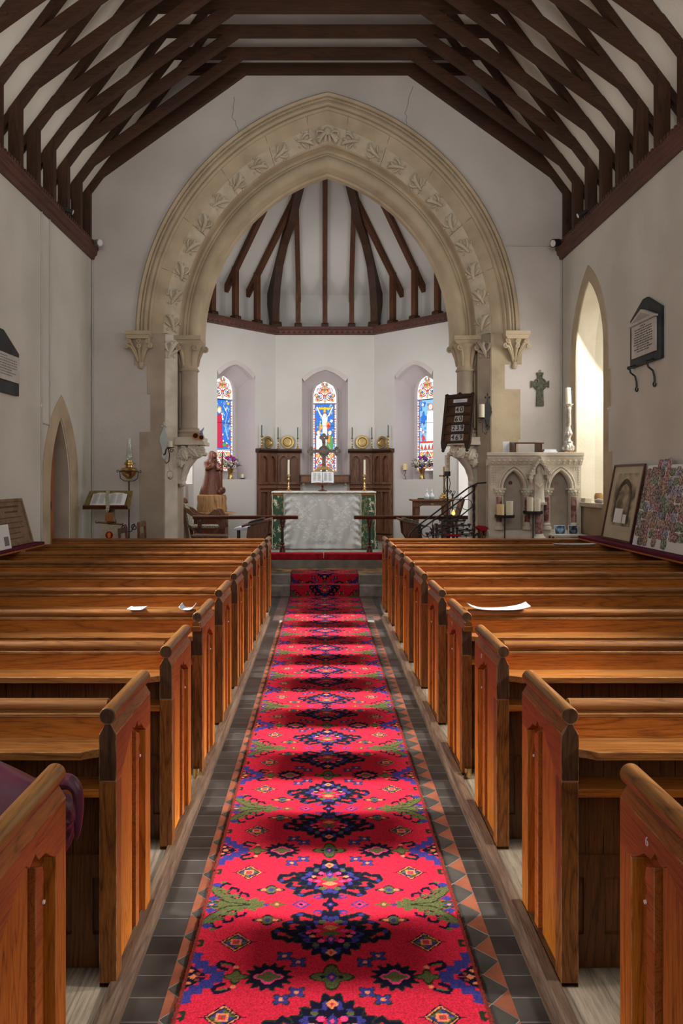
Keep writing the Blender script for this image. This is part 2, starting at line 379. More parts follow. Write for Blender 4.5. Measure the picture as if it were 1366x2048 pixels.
def volute(b, c, r, sgn=1, w=.013):
    pts = []; rr = []
    for k in range(13):
        f = k/12; a = PI/2 - sgn*(-.3+1.35*2*PI*f); q = r*(1-.8*f)
        pts.append((c[0]+q*math.cos(a), c[1]-.012*f, c[2]+q*math.sin(a))); rr.append(w*(1.1-.45*f))
    b.tube(pts, rr, 7); b.sph((c[0], c[1]-.01, c[2]), r*.32, n=5)
def leaf(b, p0, p1, w):
    p0 = Vector(p0); p1 = Vector(p1); d = p1-p0; L = []
    side = d.cross(Vector((0, -1, 0))).normalized(); n = Vector((0, -1, 0))
    for k in range(9):
        f = k/8; c = p0+d*f; ww = w*math.sin(PI*(.12+.80*f))*(1+.18*math.cos(k*PI))
        L.append([tuple(c+side*ww*u + n*(.030*(1-u*u)+.022*math.sin(PI*f)-.010*math.cos(u*9))) for u in np.linspace(-1, 1, 9)] + [tuple(c+side*ww*u - n*.01) for u in (1, -1)])
    b.loftloops(L, True, caps=True)
def arch_loop(hw, z0, zs, za, cx=0.0, n=12, c=None):
    """closed loop of a pointed opening (u,v): up the left jamb, over, down the right"""
    rise = za - zs; R = (rise*rise + hw*hw) / (2*hw); c = R - hw
    tm = math.asin(min(1, rise/R)) if c >= 0 else PI - math.asin(min(1, rise/R))
    L = [(cx-hw, z0)]
    for i in range(n+1):
        t = tm*i/n; L.append((cx + c - R*math.cos(t), zs + R*math.sin(t)))
    Rr = [(2*cx - u, v) for u, v in reversed(L[:-1])]
    return L + Rr
def seg_loop(hw, z0, zs, za, cx=0.0, n=8, bulge=.05):
    L = [(cx-hw, z0)]
    for i in range(n+1):
        t = i/n; L.append((cx - hw + hw*t, zs + (za-zs)*t + bulge*math.sin(PI*t)))
    return L + [(2*cx-u, v) for u, v in reversed(L[:-1])]

# ------------------------------------------------------------------ colour canvas (painted on mesh vertices)
class Canvas:
    def __init__(s, x0, x1, y0, y1, res, bg):
        s.nx = int(round((x1-x0)/res))+1; s.ny = int(round((y1-y0)/res))+1
        s.x = np.linspace(x0, x1, s.nx); s.y = np.linspace(y0, y1, s.ny)
        s.X, s.Y = np.meshgrid(s.x, s.y); s.c = np.zeros((s.ny, s.nx, 3)); s.c[:] = bg
    def fill(s, mask, col): s.c[mask] = col
    def ell(s, cx, cy, rx, ry, col): s.fill(((s.X-cx)/rx)**2 + ((s.Y-cy)/ry)**2 < 1, col)
    def dia(s, cx, cy, rx, ry, col): s.fill(abs(s.X-cx)/rx + abs(s.Y-cy)/ry < 1, col)
    def rect(s, x0, x1, y0, y1, col): s.fill((s.X >= x0) & (s.X <= x1) & (s.Y >= y0) & (s.Y <= y1), col)
    def star(s, cx, cy, rx, ry, n, amp, col, ph=0, p=2.0):
        a = np.arctan2((s.Y-cy)/ry, (s.X-cx)/rx)
        r = (np.abs((s.X-cx)/rx)**p + np.abs((s.Y-cy)/ry)**p)**(1/p)
        s.fill(r < 1 + amp*np.cos(n*a+ph), col)
    def line(s, pts, w, col):
        for (ax, ay), (bx, by) in zip(pts[:-1], pts[1:]):
            dx, dy = bx-ax, by-ay; L = dx*dx+dy*dy+1e-12
            t = np.clip(((s.X-ax)*dx + (s.Y-ay)*dy)/L, 0, 1)
            s.fill((s.X-ax-t*dx)**2 + (s.Y-ay-t*dy)**2 < (w/2)**2, col)
    def poly(s, pts, col):
        ins = np.zeros(s.X.shape, bool); n = len(pts)
        for i in range(n):
            x1, y1 = pts[i]; x2, y2 = pts[(i+1) % n]
            if y1 == y2: continue
            cnd = ((y1 > s.Y) != (y2 > s.Y)) & (s.X < (x2-x1)*(s.Y-y1)/(y2-y1)+x1)
            ins ^= cnd
        s.fill(ins, col)
def grid_mesh(name, P, col, mat, parent=None, keep=None, origin=None, smooth=False):
    """P (ny,nx,3) positions, col (ny,nx,3)"""
    ny, nx = P.shape[:2]
    off = wloc(parent) if parent is not None else Vector(origin if origin is not None else (P[...,0].mean(), P[...,1].mean(), P[...,2].min()))
    v = (P.reshape(-1, 3) - np.array(off)).astype(np.float32)
    idx = np.arange(ny*nx).reshape(ny, nx)
    q = np.stack([idx[:-1,:-1], idx[:-1,1:], idx[1:,1:], idx[1:,:-1]], -1).reshape(-1, 4)
    if keep is not None:
        q = q[keep.reshape(-1)[q].all(1)]
        used = np.unique(q); mapn = -np.ones(ny*nx, int); mapn[used] = np.arange(len(used)); v = v[used]; q = mapn[q]; cc = col.reshape(-1, 3)[used]
    else: cc = col.reshape(-1, 3)
    me = bpy.data.meshes.new(name)
    me.vertices.add(len(v)); me.vertices.foreach_set('co', v.reshape(-1))
    me.loops.add(q.size); me.loops.foreach_set('vertex_index', q.reshape(-1).astype(np.int32))
    me.polygons.add(len(q)); me.polygons.foreach_set('loop_start', np.arange(0, q.size, 4, dtype=np.int32))
    me.polygons.foreach_set('loop_total', np.full(len(q), 4, dtype=np.int32))
    me.update(calc_edges=True)
    at = me.color_attributes.new('Col', 'FLOAT_COLOR', 'POINT')
    rgba = np.ones((len(v), 4), np.float32); rgba[:, :3] = cc
    at.data.foreach_set('color', rgba.reshape(-1))
    if smooth: me.polygons.foreach_set('use_smooth', [True]*len(me.polygons))
    me.materials.append(mat)
    o = bpy.data.objects.new(name, me); C.objects.link(o)
    if parent is not None: o.parent = parent
    else: o.location = off
    return o
def lin(r, g, b):
    f = lambda c: ((c/255+.055)/1.055)**2.4 if c > 10 else c/255/12.92
    return (f(r), f(g), f(b))

RX_ = lambda a: Matrix.Rotation(a, 4, 'X')
RZ_ = lambda a: Matrix.Rotation(a, 4, 'Z')
T = lambda x, y, z: Matrix.Translation((x, y, z))
ORD = ['nearest', 'second', 'third', 'fourth', 'fifth', 'sixth', 'seventh', 'eighth', 'ninth', 'tenth', 'eleventh']

# ================================================================== ROOM SHELL
WL, WR = -3.34, 3.47; WY = 10.5; Y0 = -2.0
Z_CORN = 4.84; Z_PLATE = 5.05
# floor
fb = MB(); fb.box(-3.9, 4.0, Y0, 10.4, -.12, 0); struct(fb.build('floor', MIXTILE))
def strip(n, x0, x1, y0, y1, mat, z=.002, name=None):
    b = MB(); b.box(x0, x1, y0, y1, -.02, z); return struct(b.build('trim_%d' % n, mat))
strip(1, -.66, -.505, Y0, 8.55, BLACKTILE, .003); strip(2, .608, .74, Y0, 8.55, BLACKTILE, .003)
for n, (x0, x1) in ((3, (-.505, -.367)), (4, (.47, .608))):
    b = MB(); p = .137; xm = (x0+x1)/2; hw = (x1-x0)/2
    y = 1.0
    while y < 8.5:
        z = .004; g = .0015
        b.add([(xm-hw+g, y, z), (xm, y-p/2+g, z), (xm+hw-g, y, z), (xm, y+p/2-g, z)], [(0, 1, 2, 3)], 0)
        b.add([(x0, y-p/2-p/2+g*2, z), (x0, y-g*2, z), (xm-g*2, y-p/2, z)], [(0, 1, 2)], 1)
        b.add([(x1, y-p+g*2, z), (xm+g*2, y-p/2, z), (x1, y-g*2, z)], [(0, 1, 2)], 1)
        y += p
    b.box(x0, x1, Y0, 8.55, -.02, .0025, 2)
    struct(b.build('trim_%d' % n, [BLKTILE2, REDTILE, MATS.get('grout') or mottled('grout', (.22, .2, .18), (.3, .28, .26), bump=0)]))
# far crossing floor stripes beyond the kerb ends
strip(5, -1.2, 1.3, 8.55, 10.28, MIXTILE, .004)
b = MB(); b.box(.70, .77, 8.56, 10.27, .002, .007); b.box(-.66, -.59, 8.56, 10.27, .002, .007); struct(b.build('trim_6', BLACKTILE))
# pew platforms with their kerb boards
ZP = .042
for s, xk, xw, nm in ((-1, -.62, WL, 7), (1, .70, WR, 8)):
    b = MB(); b.box(xk + s*.05, xw, Y0, 9.45, .0, ZP-.002)
    struct(b.build('trim_%d' % nm, PLANK, origin=(0, 0, 0)))
    b = MB(); prof = [(xk, 0), (xk, .030), (xk + s*.012, .042), (xk+s*.018, ZP+.018), (xk+s*.062, ZP+.018), (xk+s*.062, .0)]
    b.prism(prof, Y0, 8.62); struct(b.build('trim_%d' % (nm+2), OLDWOOD, bevel=.004))
# side walls (mapping u = depth y, v = z, w outward)
def mapL(u, v, w): return (WL - w, u, v)
def mapR(u, v, w): return (WR + w, u, v)
door_out = arch_loop((9.94-8.62)/2-.10, .0, 1.60, 2.62, 9.25)
door_in = arch_loop(.33, .0, 1.50, 2.44, 9.23)
b = MB()
b.holed([(Y0, 0), (WY+.1, 0), (WY+.1, Z_PLATE), (Y0, Z_PLATE)], [door_in], 0, None, mapL)
struct(b.build('wall_left', PL_NAVE))
b = MB(); b.loftloops([[mapL(u, v, 0) for u, v in door_in], [mapL(u, v, .55) for u, v in door_in]], True)
struct(b.build('wall_left', STONE_D))
bb = MB(); bb.box(WL-1.2, WL-1.15, 8.4, 10.1, 0, 3); bb.box(WL-1.2, WL-.56, 8.4, 8.45, 0, 3); bb.box(WL-1.2, WL-.56, 10.05, 10.1, 0, 3); bb.box(WL-1.2, WL-.56, 8.4, 10.1, 2.9, 3)
struct(bb.build('wall_back', STONE_D))
# stone surround of the little door, toothed outer edge
surround = [(8.62, 0), (8.62, .55), (8.66, .55), (8.66, 1.15), (8.62, 1.15), (8.62, 1.55)]
ao = arch_loop(.63, 0, 1.60, 2.74, 9.26)[1:-1]
surround = [(8.60, 0), (8.60, .35), (8.64, .35), (8.64, .9), (8.60, .9), (8.60, 1.5), (8.63, 1.5)] + ao + [(9.89, 1.3), (9.95, 1.3), (9.95, .8), (9.89, .8), (9.89, .3), (9.95, .3), (9.95, 0)]
b = MB(); b.holed(surround, [[(u, max(v, .001)) for u, v in arch_loop(.36, .001, 1.50, 2.46, 9.23)]], -.012, .02, mapL)
struct(b.build('trim_11', STONE, bevel=.004))
d = thing('wooden_door', 'orange pine door standing ajar in the small pointed doorway', 'door', (WL-.08, 8.95, 0))
b = MB(); b.prism([(0, 0), (.46, 0), (.46, 2.30), (.34, 2.40), (.26, 2.30), (.18, 2.15), (.10, 1.95), (.04, 1.70), (0, 1.48)], 0, .04, lambda u, v, w: (WL-.03-.21*u-w, 8.925+.978*u, v+.002)); dl = b.build('door_leaf', MATS.get('door_pine') or wood('door_pine', (.16, .05, .012), (.36, .12, .02), (.46, .17, .03), 'z'), d, bevel=.003)
b = MB(); b.prism([(.02, 1.28), (.16, 1.30), (.16, 1.38), (.02, 1.40)], -.012, 0, lambda u, v, w: (WL-.03-.21*u-w, 8.925+.978*u, v)); b.build('hinge', IRON, dl)
# right wall with window
win_in = arch_loop(.48, 1.36, 3.30, 4.24, 9.42)
b = MB()
win_off = [(u-3.9, v) for u, v in win_in]; win_off2 = [(u-7.4, v) for u, v in win_in]
b.holed([(Y0, 0), (WY+.1, 0), (WY+.1, Z_PLATE), (Y0, Z_PLATE)], [win_in, win_off, win_off2], 0, None, mapR)
struct(b.build('wall_right', PL_NAVE))
wr = thing('window_1', None, None, (WR, 9.42, 1.36)); struct(wr, 'tall pointed side window with a brightly sunlit stone reveal', 'window')
win_back = arch_loop(.36, 1.50, 3.22, 4.00, 9.46)
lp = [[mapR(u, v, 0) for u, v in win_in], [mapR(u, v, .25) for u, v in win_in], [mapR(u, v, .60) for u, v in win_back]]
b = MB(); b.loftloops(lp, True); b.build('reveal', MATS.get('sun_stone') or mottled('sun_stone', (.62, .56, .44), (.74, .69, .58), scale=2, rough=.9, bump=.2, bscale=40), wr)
b = MB(); b.holed(win_back, [], .60, None, mapR); b.build('glass', DAYW, wr)
for k, du in enumerate((-3.9, -7.4)):
    w2 = thing('window_%d' % (k+5), None, None, (WR, 9.42+du, 1.36)); struct(w2)
    b = MB(); b.loftloops([[(p[0], p[1]+du, p[2]) for p in l] for l in lp], True); b.build('reveal', STONE, w2)
    b = MB(); b.holed([(u+du, v) for u, v in win_back], [], .60, None, mapR); b.build('glass', DAYL, w2)
ao = arch_loop(.65, 1.3, 3.30, 4.46, 9.46)[1:-1]
surround = [(8.74, .95), (8.74, 1.25), (8.68, 1.25), (8.68, 2.0), (8.80, 2.0), (8.80, 2.55), (8.72, 2.55), (8.72, 3.0), (8.80, 3.0), (8.80, 3.3)] + ao + \
           [(10.14, 3.25), (10.14, 2.9), (10.02, 2.9), (10.02, 2.3), (10.14, 2.3), (10.14, 1.9), (10.02, 1.9), (10.02, .95)]
b = MB(); b.holed(surround, [arch_loop(.485, 1.355, 3.30, 4.245, 9.42)], -.012, .02, mapR); struct(b.build('trim_12', STONE, bevel=.004))
# window sill ledge with things on it
b = MB(); b.box(WR-.06, WR+.34, 8.95, 9.9, 1.31, 1.365); struct(b.build('trim_13', STONE_L, bevel=.006))
# cornices (wall plate moulding with dentils)
for s, xw, nm in ((-1, WL, 14), (1, WR, 15)):
    b = MB()
    prof = [(0, Z_CORN), (.035, Z_CORN), (.05, Z_CORN+.05), (.075, Z_CORN+.07), (.085, Z_CORN+.13), (.10, Z_CORN+.14), (.10, Z_CORN+.175), (.06, Z_CORN+.18), (.06, Z_PLATE), (-.02, Z_PLATE), (-.02, Z_CORN)]
    b.prism([(xw - s*u, v) for u, v in prof], Y0, WY)
    y = 5.6
    while y < WY-.03:
        b.box(xw - s*.055, xw - s*.098, y, y+.035, Z_PLATE-.03, Z_PLATE+.005); y += .07
    struct(b.build('trim_%d' % nm, CORNICE))
    b = MB(); b.box(xw, xw+s*.65, Y0, WY+.5, Z_PLATE-.2, Z_PLATE); struct(b.build('wall_%s' % ('left' if s < 0 else 'right'), PL_ROOF))
# nave ceiling plaster planes (above the rafters)
PITCH = 1.34; HWN = 3.405; Z_COL = 7.50
def raf(hx): return Z_COL - (hx-2.13)*PITCH            # underside of the rafters at half width hx
b = MB()
for s in (-1, 1):
    top = (CX, raf(0)+.14); ft = (CX+s*4.15, raf(4.15)+.14)
    b.add([(top[0], Y0, top[1]), (ft[0], Y0, ft[1]), (ft[0], WY+.4, ft[1]), (top[0], WY+.4, top[1])], [(0, 1, 2, 3)])
struct(b.build('ceiling', PL_ROOF))
# arch wall: gable with hole for the chancel arch
ZS = 3.765
def arc_c(h): return .738 + (h-1.9)*(.80-.738)/(2.755-1.9)
def arch_line(h, n=28):
    c = arc_c(h); R = h+c; tm = math.acos(c/R)
    L = [(CX+.008 + c - R*math.cos(tm*i/n), ZS + R*math.sin(tm*i/n)) for i in range(n+1)]
    return L + [(2*(CX+.008)-u, v) for u, v in reversed(L[:-1])]
hole = [(CX-2.36, 0.0)] + [(CX-2.36, ZS-.02)] + arch_line(2.60) + [(CX+2.376, ZS-.02)] + [(CX+2.376, 0.0)]
b = MB()
outer = [(CX-2.36, 0.0), (-4.3, 0), (-4.3, 4.6), (CX, raf(0)+.3), (4.4, 4.6), (4.4, 0), (CX+2.376, 0.0), (CX+2.376, ZS-.02)] + list(reversed(arch_line(2.60))) + [(CX-2.36, ZS-.02)]
b.prism(outer, WY, WY+.30); struct(b.build('wall_front', PL_ARCH))

# ================================================================== CHANCEL ARCH
ARX = CX+.008
arch = thing('chancel_arch', 'carved cream stone pointed chancel arch with clustered mouldings on short shafts', 'arch', (ARX, WY, 0))
def sweep(prof, n=28, close=False):
    """prof: (hw, y) points, each swept along its own arch line"""
    lines = [[(u, y, v) for u, v in arch_line(h, n)] for h, y in prof]
    b = MB(); b.loftloops(lines + ([lines[0]] if close else []), False); return b
sweep([(2.60, 10.52), (2.60, 10.45), (2.625, 10.42), (2.65, 10.43), (2.66, 10.45), (2.70, 10.45), (2.705, 10.40), (2.74, 10.39), (2.765, 10.42), (2.765, 10.52)]).build('hood_mould', STONE, arch, smooth=True)
sweep([(2.60, 10.50), (2.60, 10.475), (2.575, 10.455), (2.55, 10.475), (2.545, 10.50), (2.40, 10.53), (2.385, 10.545)]).build('outer_order', STONE, arch, smooth=True)
sweep([(2.385, 10.545), (2.19, 10.67)]).build('carved_band', STONE_C, arch, smooth=False)
rl = [(1.985 + .085*math.cos(a), 10.80 - .085*math.sin(a)) for a in np.linspace(.35, PI-.1, 9)]
sweep([(2.19, 10.67), (2.17, 10.69), (2.165, 10.74), (2.14, 10.79), (2.11, 10.80), (2.09, 10.775), (2.075, 10.775)] + rl + [(1.897, 10.83), (1.885, 10.86), (1.885, 10.95), (1.86, 10.97), (1.86, 11.08), (1.885, 11.10), (2.5, 11.10)]).build('inner_order', STONE, arch, smooth=True)
# fine beads on the hood
b = MB()
L = arch_line(2.68, 90)
for i in range(len(L)-1):
    (u0, v0), (u1, v1) = L[i], L[i+1]
    for t in (.25, .75):
        u = u0+(u1-u0)*t; v = v0+(v1-v0)*t
        b.sph((u, 10.437, v), .021, n=4)
tag(b.build('bead_row', STONE, arch, smooth=True), kind='stuff')
# carved foliage bosses on the chamfer band
def boss_mb(c, tang, nrm, side, s=.128):
    """leaf boss: curling leaf with lobes, in local frame"""
    t = Vector(tang).normalized(); n = Vector(nrm).normalized(); a = n.cross(t).normalized()
    b = MB()
    def P(p): v = Vector(c) + t*p[0]*s + a*p[1]*s*side + n*p[2]*s; return tuple(v)
    b.tube([P(p) for p in [(-1, -.3, .05), (-.3, -.15, .25), (.35, .1, .45), (.75, .45, .45), (.8, .8, .2)]], [s*.12, s*.22, s*.3, s*.25, s*.1], 6)
    b.tube([P(p) for p in [(-.4, -.2, .1), (.1, -.65, .3), (.55, -.75, .35), (.7, -.4, .3)]], [s*.1, s*.18, s*.16, s*.08], 6)
    b.tube([P(p) for p in [(-.5, 0, .1), (-.15, .55, .3), (.05, .85, .2)]], [s*.1, s*.18, s*.1], 6)
    b.tube([P(p) for p in [(.2, .1, .5), (.7, -.1, .5), (.95, .1, .3)]], [s*.15, s*.2, s*.1], 6)
    for q in ((-.85, -.55, .1), (-.75, .4, .1), (.05, -.95, .1)): b.sph(P(q), s*.15, n=5)
    return b
hm = 2.287; c = arc_c(hm); R = hm+c; tm = math.acos(c/R)
for side in (-1, 1):
    for k in range(10):
        th = tm*(.045 + .925*k/9.6)
        u = c - R*math.cos(th); v = R*math.sin(th); ct = Vector((ARX + (u if side < 0 else -u), 10.60, ZS+v))
        tg = Vector((math.sin(th)*(1 if side < 0 else -1), 0, math.cos(th)))
        rad = Vector((-math.cos(th)*(1 if side < 0 else -1), 0, math.sin(th)))
        nr = (-rad*.54 + Vector((0, -1, 0))*.84)
        o = boss_mb(ct, tg, nr, side if k % 2 else -side).build('carved_leaf', STONE_C, arch, smooth=True); m_ = o.modifiers.new('s', 'SUBSURF'); m_.levels = 1; m_.render_levels = 1
b = boss_mb((ARX-.07, 10.58, ZS+math.sqrt(R*R-c*c)-.03), (-1, 0, -.5), (0, -.84, -.54), 1, .11)
b2 = boss_mb((ARX+.07, 10.58, ZS+math.sqrt(R*R-c*c)-.03), (1, 0, -.5), (0, -.84, -.54), -1, .11); b.add(b2.v, b2.f)
b.sph((ARX, 10.57, ZS+math.sqrt(R*R-c*c)+.02), .06, n=7); b.build('apex_leaf', STONE_C, arch, smooth=True)
for side in (-1, 1):
    for th in (.22, .40, .60, .78, .93):
        p_ = []
        for hh, yy in ((2.545, 10.497), (2.39, 10.538), (2.38, 10.545), (2.19, 10.668), (2.165, 10.735)):
            c_ = arc_c(hh); R_ = hh+c_; tt = math.acos(c_/R_)*th; u_ = c_-R_*math.cos(tt); p_.append((ARX+(u_ if side < 0 else -u_), yy-.001, ZS+R_*math.sin(tt)))
        b = MB(); b.tube(p_, .0028, 4); b.build('mortar_joint', mottled('dark_joint%d%d' % (side+1, int(th*100)), (.10, .08, .055), (.2, .16, .11), bump=0), arch)  # thin dark mortar lines across the arch mouldings
# jambs
for s in (-1, 1):
    X = lambda h: ARX + s*h
    b = MB()   # pier: front face, chamfer, reveal
    b.prism([(X(2.36), 10.49), (X(2.385), 10.49), (X(2.385), 10.53), (X(2.22), 10.67), (X(2.22), 10.93), (X(2.20), 10.95), (X(2.20), 11.10), (X(2.6), 11.10), (X(2.6), 10.80), (X(2.36), 10.80)], 0, ZS+.02, lambda u, v, w: (u, v, w))
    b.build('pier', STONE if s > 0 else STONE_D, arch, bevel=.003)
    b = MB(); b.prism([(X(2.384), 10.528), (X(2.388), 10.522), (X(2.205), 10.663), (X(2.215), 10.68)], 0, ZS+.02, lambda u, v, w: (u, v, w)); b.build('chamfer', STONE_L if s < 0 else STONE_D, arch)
    # toothed quoins flush on the wall
    q = [(2.37, 0), (2.60, 0), (2.60, .75), (2.72, .75), (2.72, 2.35), (2.56, 2.35), (2.56, 2.9), (2.61, 2.9), (2.61, 3.32), (2.80, 3.32), (2.80, ZS), (2.37, ZS)] if s < 0 else \
        [(2.37, 0), (2.63, 0), (2.63, 1.9), (2.76, 1.9), (2.76, 2.25), (2.79, 2.25), (2.79, 2.97), (2.565, 2.97), (2.565, 3.33), (2.81, 3.33), (2.81, ZS), (2.37, ZS)]
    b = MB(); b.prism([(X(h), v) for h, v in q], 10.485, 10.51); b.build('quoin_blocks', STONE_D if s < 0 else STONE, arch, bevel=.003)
    # jamb leaf
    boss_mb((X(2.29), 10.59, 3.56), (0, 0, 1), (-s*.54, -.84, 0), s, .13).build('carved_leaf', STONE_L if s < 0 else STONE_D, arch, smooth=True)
    # hood corbel capital
    xc = X(2.70); b = MB()
    b.box(xc-.175, xc+.175, 10.27, 10.5, ZS-.045, ZS+.01); b.prism([(xc-.175, ZS-.045), (xc+.175, ZS-.045), (xc+.145, ZS-.10), (xc-.145, ZS-.10)], 10.29, 10.5)
    b.lathe([(.03, -.50), (.045, -.47), (.035, -.44), (.05, -.36), (.085, -.24), (.14, -.13), (.155, -.10)], xc, 10.49, ZS, 18, a0=PI, a1=2*PI)
    for t in (-1, 0, 1):
        b.tube([(xc+t*.03, 10.45, ZS-.40), (xc+t*.06, 10.41, ZS-.30), (xc+t*.11, 10.37, ZS-.20), (xc+t*.16, 10.34, ZS-.19)], [.015, .022, .03, .022], 6)
        volute(b, (xc+t*.160, 10.335, ZS-.195), .036, 1 if t >= 0 else -1); volute(b, (xc+t*.125, 10.325, ZS-.125), .038, 1 if t >= 0 else -1)
    for t in (-.5, .5): b.tube([(xc+t*.04, 10.44, ZS-.38), (xc+t*.12, 10.38, ZS-.24), (xc+t*.25, 10.33, ZS-.12)], [.012, .018, .024], 6)
    b.build('hood_corbel', STONE, arch, smooth=True)
    # nook shaft with capital, base and corbel
    xs = X(2.06); ys = 10.82
    ax0, ax1 = X(2.25), X(1.86)
    b = MB(); b.box(ax0, ax1, 10.62, 11.10, ZS-.05, ZS+.01); b.prism([(ax0, ZS-.05), (ax1, ZS-.05), (X(1.91), ZS-.11), (ax0, ZS-.11)], 10.65, 11.10)
    b.lathe([(.135, -.50), (.150, -.485), (.135, -.46), (.125, -.45), (.130, -.35), (.15, -.24), (.20, -.13), (.21, -.11)], xs, ys, ZS, 20)
    for a in np.linspace(PI*1.0, PI*2.0, 4):
        dx, dy = math.cos(a), math.sin(a)
        b.tube([(xs+dx*.13, ys+dy*.13, ZS-.42), (xs+dx*.145, ys+dy*.145, ZS-.3), (xs+dx*.19, ys+dy*.19, ZS-.18), (xs+dx*.235, ys+dy*.235, ZS-.16), (xs+dx*.24, ys+dy*.24, ZS-.20)], [.015, .025, .032, .03, .022], 6)
        volute(b, (xs+dx*.235, ys+dy*.235-.01, ZS-.175), .045, 1 if dx >= 0 else -1, .017)
    b.build('capital', STONE, arch, smooth=True)
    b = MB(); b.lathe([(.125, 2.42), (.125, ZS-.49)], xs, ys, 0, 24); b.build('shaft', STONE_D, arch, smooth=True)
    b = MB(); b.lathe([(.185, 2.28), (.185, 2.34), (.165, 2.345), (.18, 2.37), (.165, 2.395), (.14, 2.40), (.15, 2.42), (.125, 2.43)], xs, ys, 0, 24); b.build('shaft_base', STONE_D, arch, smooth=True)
    b = MB()
    b.box(X(2.23), X(1.83), 10.60, 11.08, 2.215, 2.285); b.box(X(2.23), X(1.80), 10.57, 11.08, 2.17, 2.22)
    # bracket body: curved from pier up to the slab
    pts = [(2.22, 1.60), (2.16, 1.60), (2.13, 1.66), (2.12, 1.78), (2.07, 1.92), (1.98, 2.02), (1.88, 2.07), (1.86, 2.17), (2.22, 2.17)]
    b.prism([(X(h), v) for h, v in pts], 10.72, 10.98)
    b.sph((X(2.17), 10.84, 1.60), .06, n=8, sc=(1, 1.5, .8))
    for k in range(3):
        yy = 10.72 + .13*k
        b.tube([(X(2.16), yy, 1.66), (X(2.10), yy-.02, 1.85), (X(2.0), yy-.03, 2.0), (X(1.87), yy-.03, 2.07), (X(1.82), yy-.02, 2.03)], [.02, .035, .05, .05, .03], 7)
    for (h, zz, r) in ((2.13, 2.08, .06), (2.17, 2.02, .055), (2.10, 2.0, .055), (2.13, 1.93, .045), (1.92, 2.12, .055), (1.84, 2.10, .05), (1.99, 2.13, .05), (1.88, 2.03, .045)):
        volute(b, (X(h), 10.66, zz), r*1.1, -s if h > 2.0 else s, .024)
    leaf(b, (X(2.13), 10.64, 2.10), (X(2.06), 10.60, 1.95), .075); leaf(b, (X(2.06), 10.66, 2.13), (X(1.90), 10.62, 1.99), .075); leaf(b, (X(2.17), 10.67, 2.0), (X(2.14), 10.63, 1.84), .05)
    b.build('foliage_corbel', STONE_L, arch, smooth=True)

# ================================================================== NAVE ROOF TRUSSES
def truss(y, w=.10):
    parts = []
    t = thing('roof_truss', 'x', 'roof truss', (CX, y, Z_PLATE))
    y0, y1 = y-w/2, y+w/2
    for s in (-1, 1):
        X = lambda h: CX + s*h
        b = MB(); b.prism([(X(HWN), Z_PLATE), (X(HWN+.13), Z_PLATE), (X(HWN+.13), 5.97), (X(HWN), 5.91)], y0, y1); b.build('ashlar_post', OAK_RZ, t)
        b = MB(); b.prism([(X(HWN), 5.905), (X(1.17), Z_COL), (X(1.13), Z_COL+.11), (X(1.22), Z_COL+.11), (X(HWN-.02), 6.05), (X(HWN+.13), 5.98), (X(HWN+.13), 5.95)], y0, y1); br_ = b.build('brace', OAK_R, t)
        b = MB(); b.prism([(X(4.12), raf(4.12)), (X(0), raf(0)), (X(0), raf(0)+.13), (X(4.12), raf(4.12)+.13)], y0+.005, y1-.005); b.build('rafter', OAK_R, t)
        pg = MB(); pg.cyl((X(HWN-.28), y0-.008, 6.17), (X(HWN-.28), y0+.01, 6.17), .018, 8); pg.build('peg', OAK_RZ, br_)
    b = MB(); b.prism([(CX-1.19, Z_COL), (CX+1.19, Z_COL), (CX+2.2, Z_COL+.005), (CX+2.1, Z_COL+.13), (CX-2.1, Z_COL+.13), (CX-2.2, Z_COL+.005)], y0+.002, y1-.002); b.build('collar', OAK_R, t)
    return t
t0 = truss(10.05)
trs = [t0] + [copy_tree(t0) for _ in range(9)]
for i, t in enumerate(trs):
    y = 10.05 - .5*i; t.location.y = y
    w = ['first', 'second', 'third', 'fourth', 'fifth', 'sixth', 'seventh', 'eighth', 'ninth', 'tenth'][i]
    t['label'] = 'dark oak collar-braced roof truss, %s out from the arch wall' % w; t['group'] = 'dark oak trusses of the nave roof'
# wall-plate frame against the gable
t = thing('gable_frame', 'dark oak half frame fixed against the chancel arch wall', 'roof truss', (CX, WY-.03, Z_PLATE))
for s in (-1, 1):
    X = lambda h: CX + s*h
    b = MB(); b.prism([(X(HWN), Z_PLATE), (X(HWN+.14), Z_PLATE), (X(HWN+.14), 5.97), (X(HWN), 5.91)], WY-.08, WY-.002); b.build('ashlar_post', OAK_RZ, t)
    b = MB(); b.prism([(X(HWN), 5.905), (X(1.17), Z_COL+.01), (X(1.13), Z_COL+.15), (X(1.3), Z_COL+.15), (X(HWN+.13), 6.12)], WY-.08, WY-.002); b.build('brace', OAK_R, t)
    b = MB(); b.prism([(X(4.12), raf(4.12)), (X(0), raf(0)), (X(0), raf(0)+.13), (X(4.12), raf(4.12)+.13)], WY-.07, WY-.01); b.build('rafter', OAK_R, t)
b = MB(); b.box(CX-2.1, CX+2.1, WY-.084, WY-.004, Z_COL+.01, Z_COL+.15); b.build('collar', OAK_R, t)

# ================================================================== CHANCEL / APSE
AX = .05; YA = 15.0; SD = 2.04; AP = 2.46; ZF = .402
APC = (AX, YA-AP)                                   # centre of the octagon
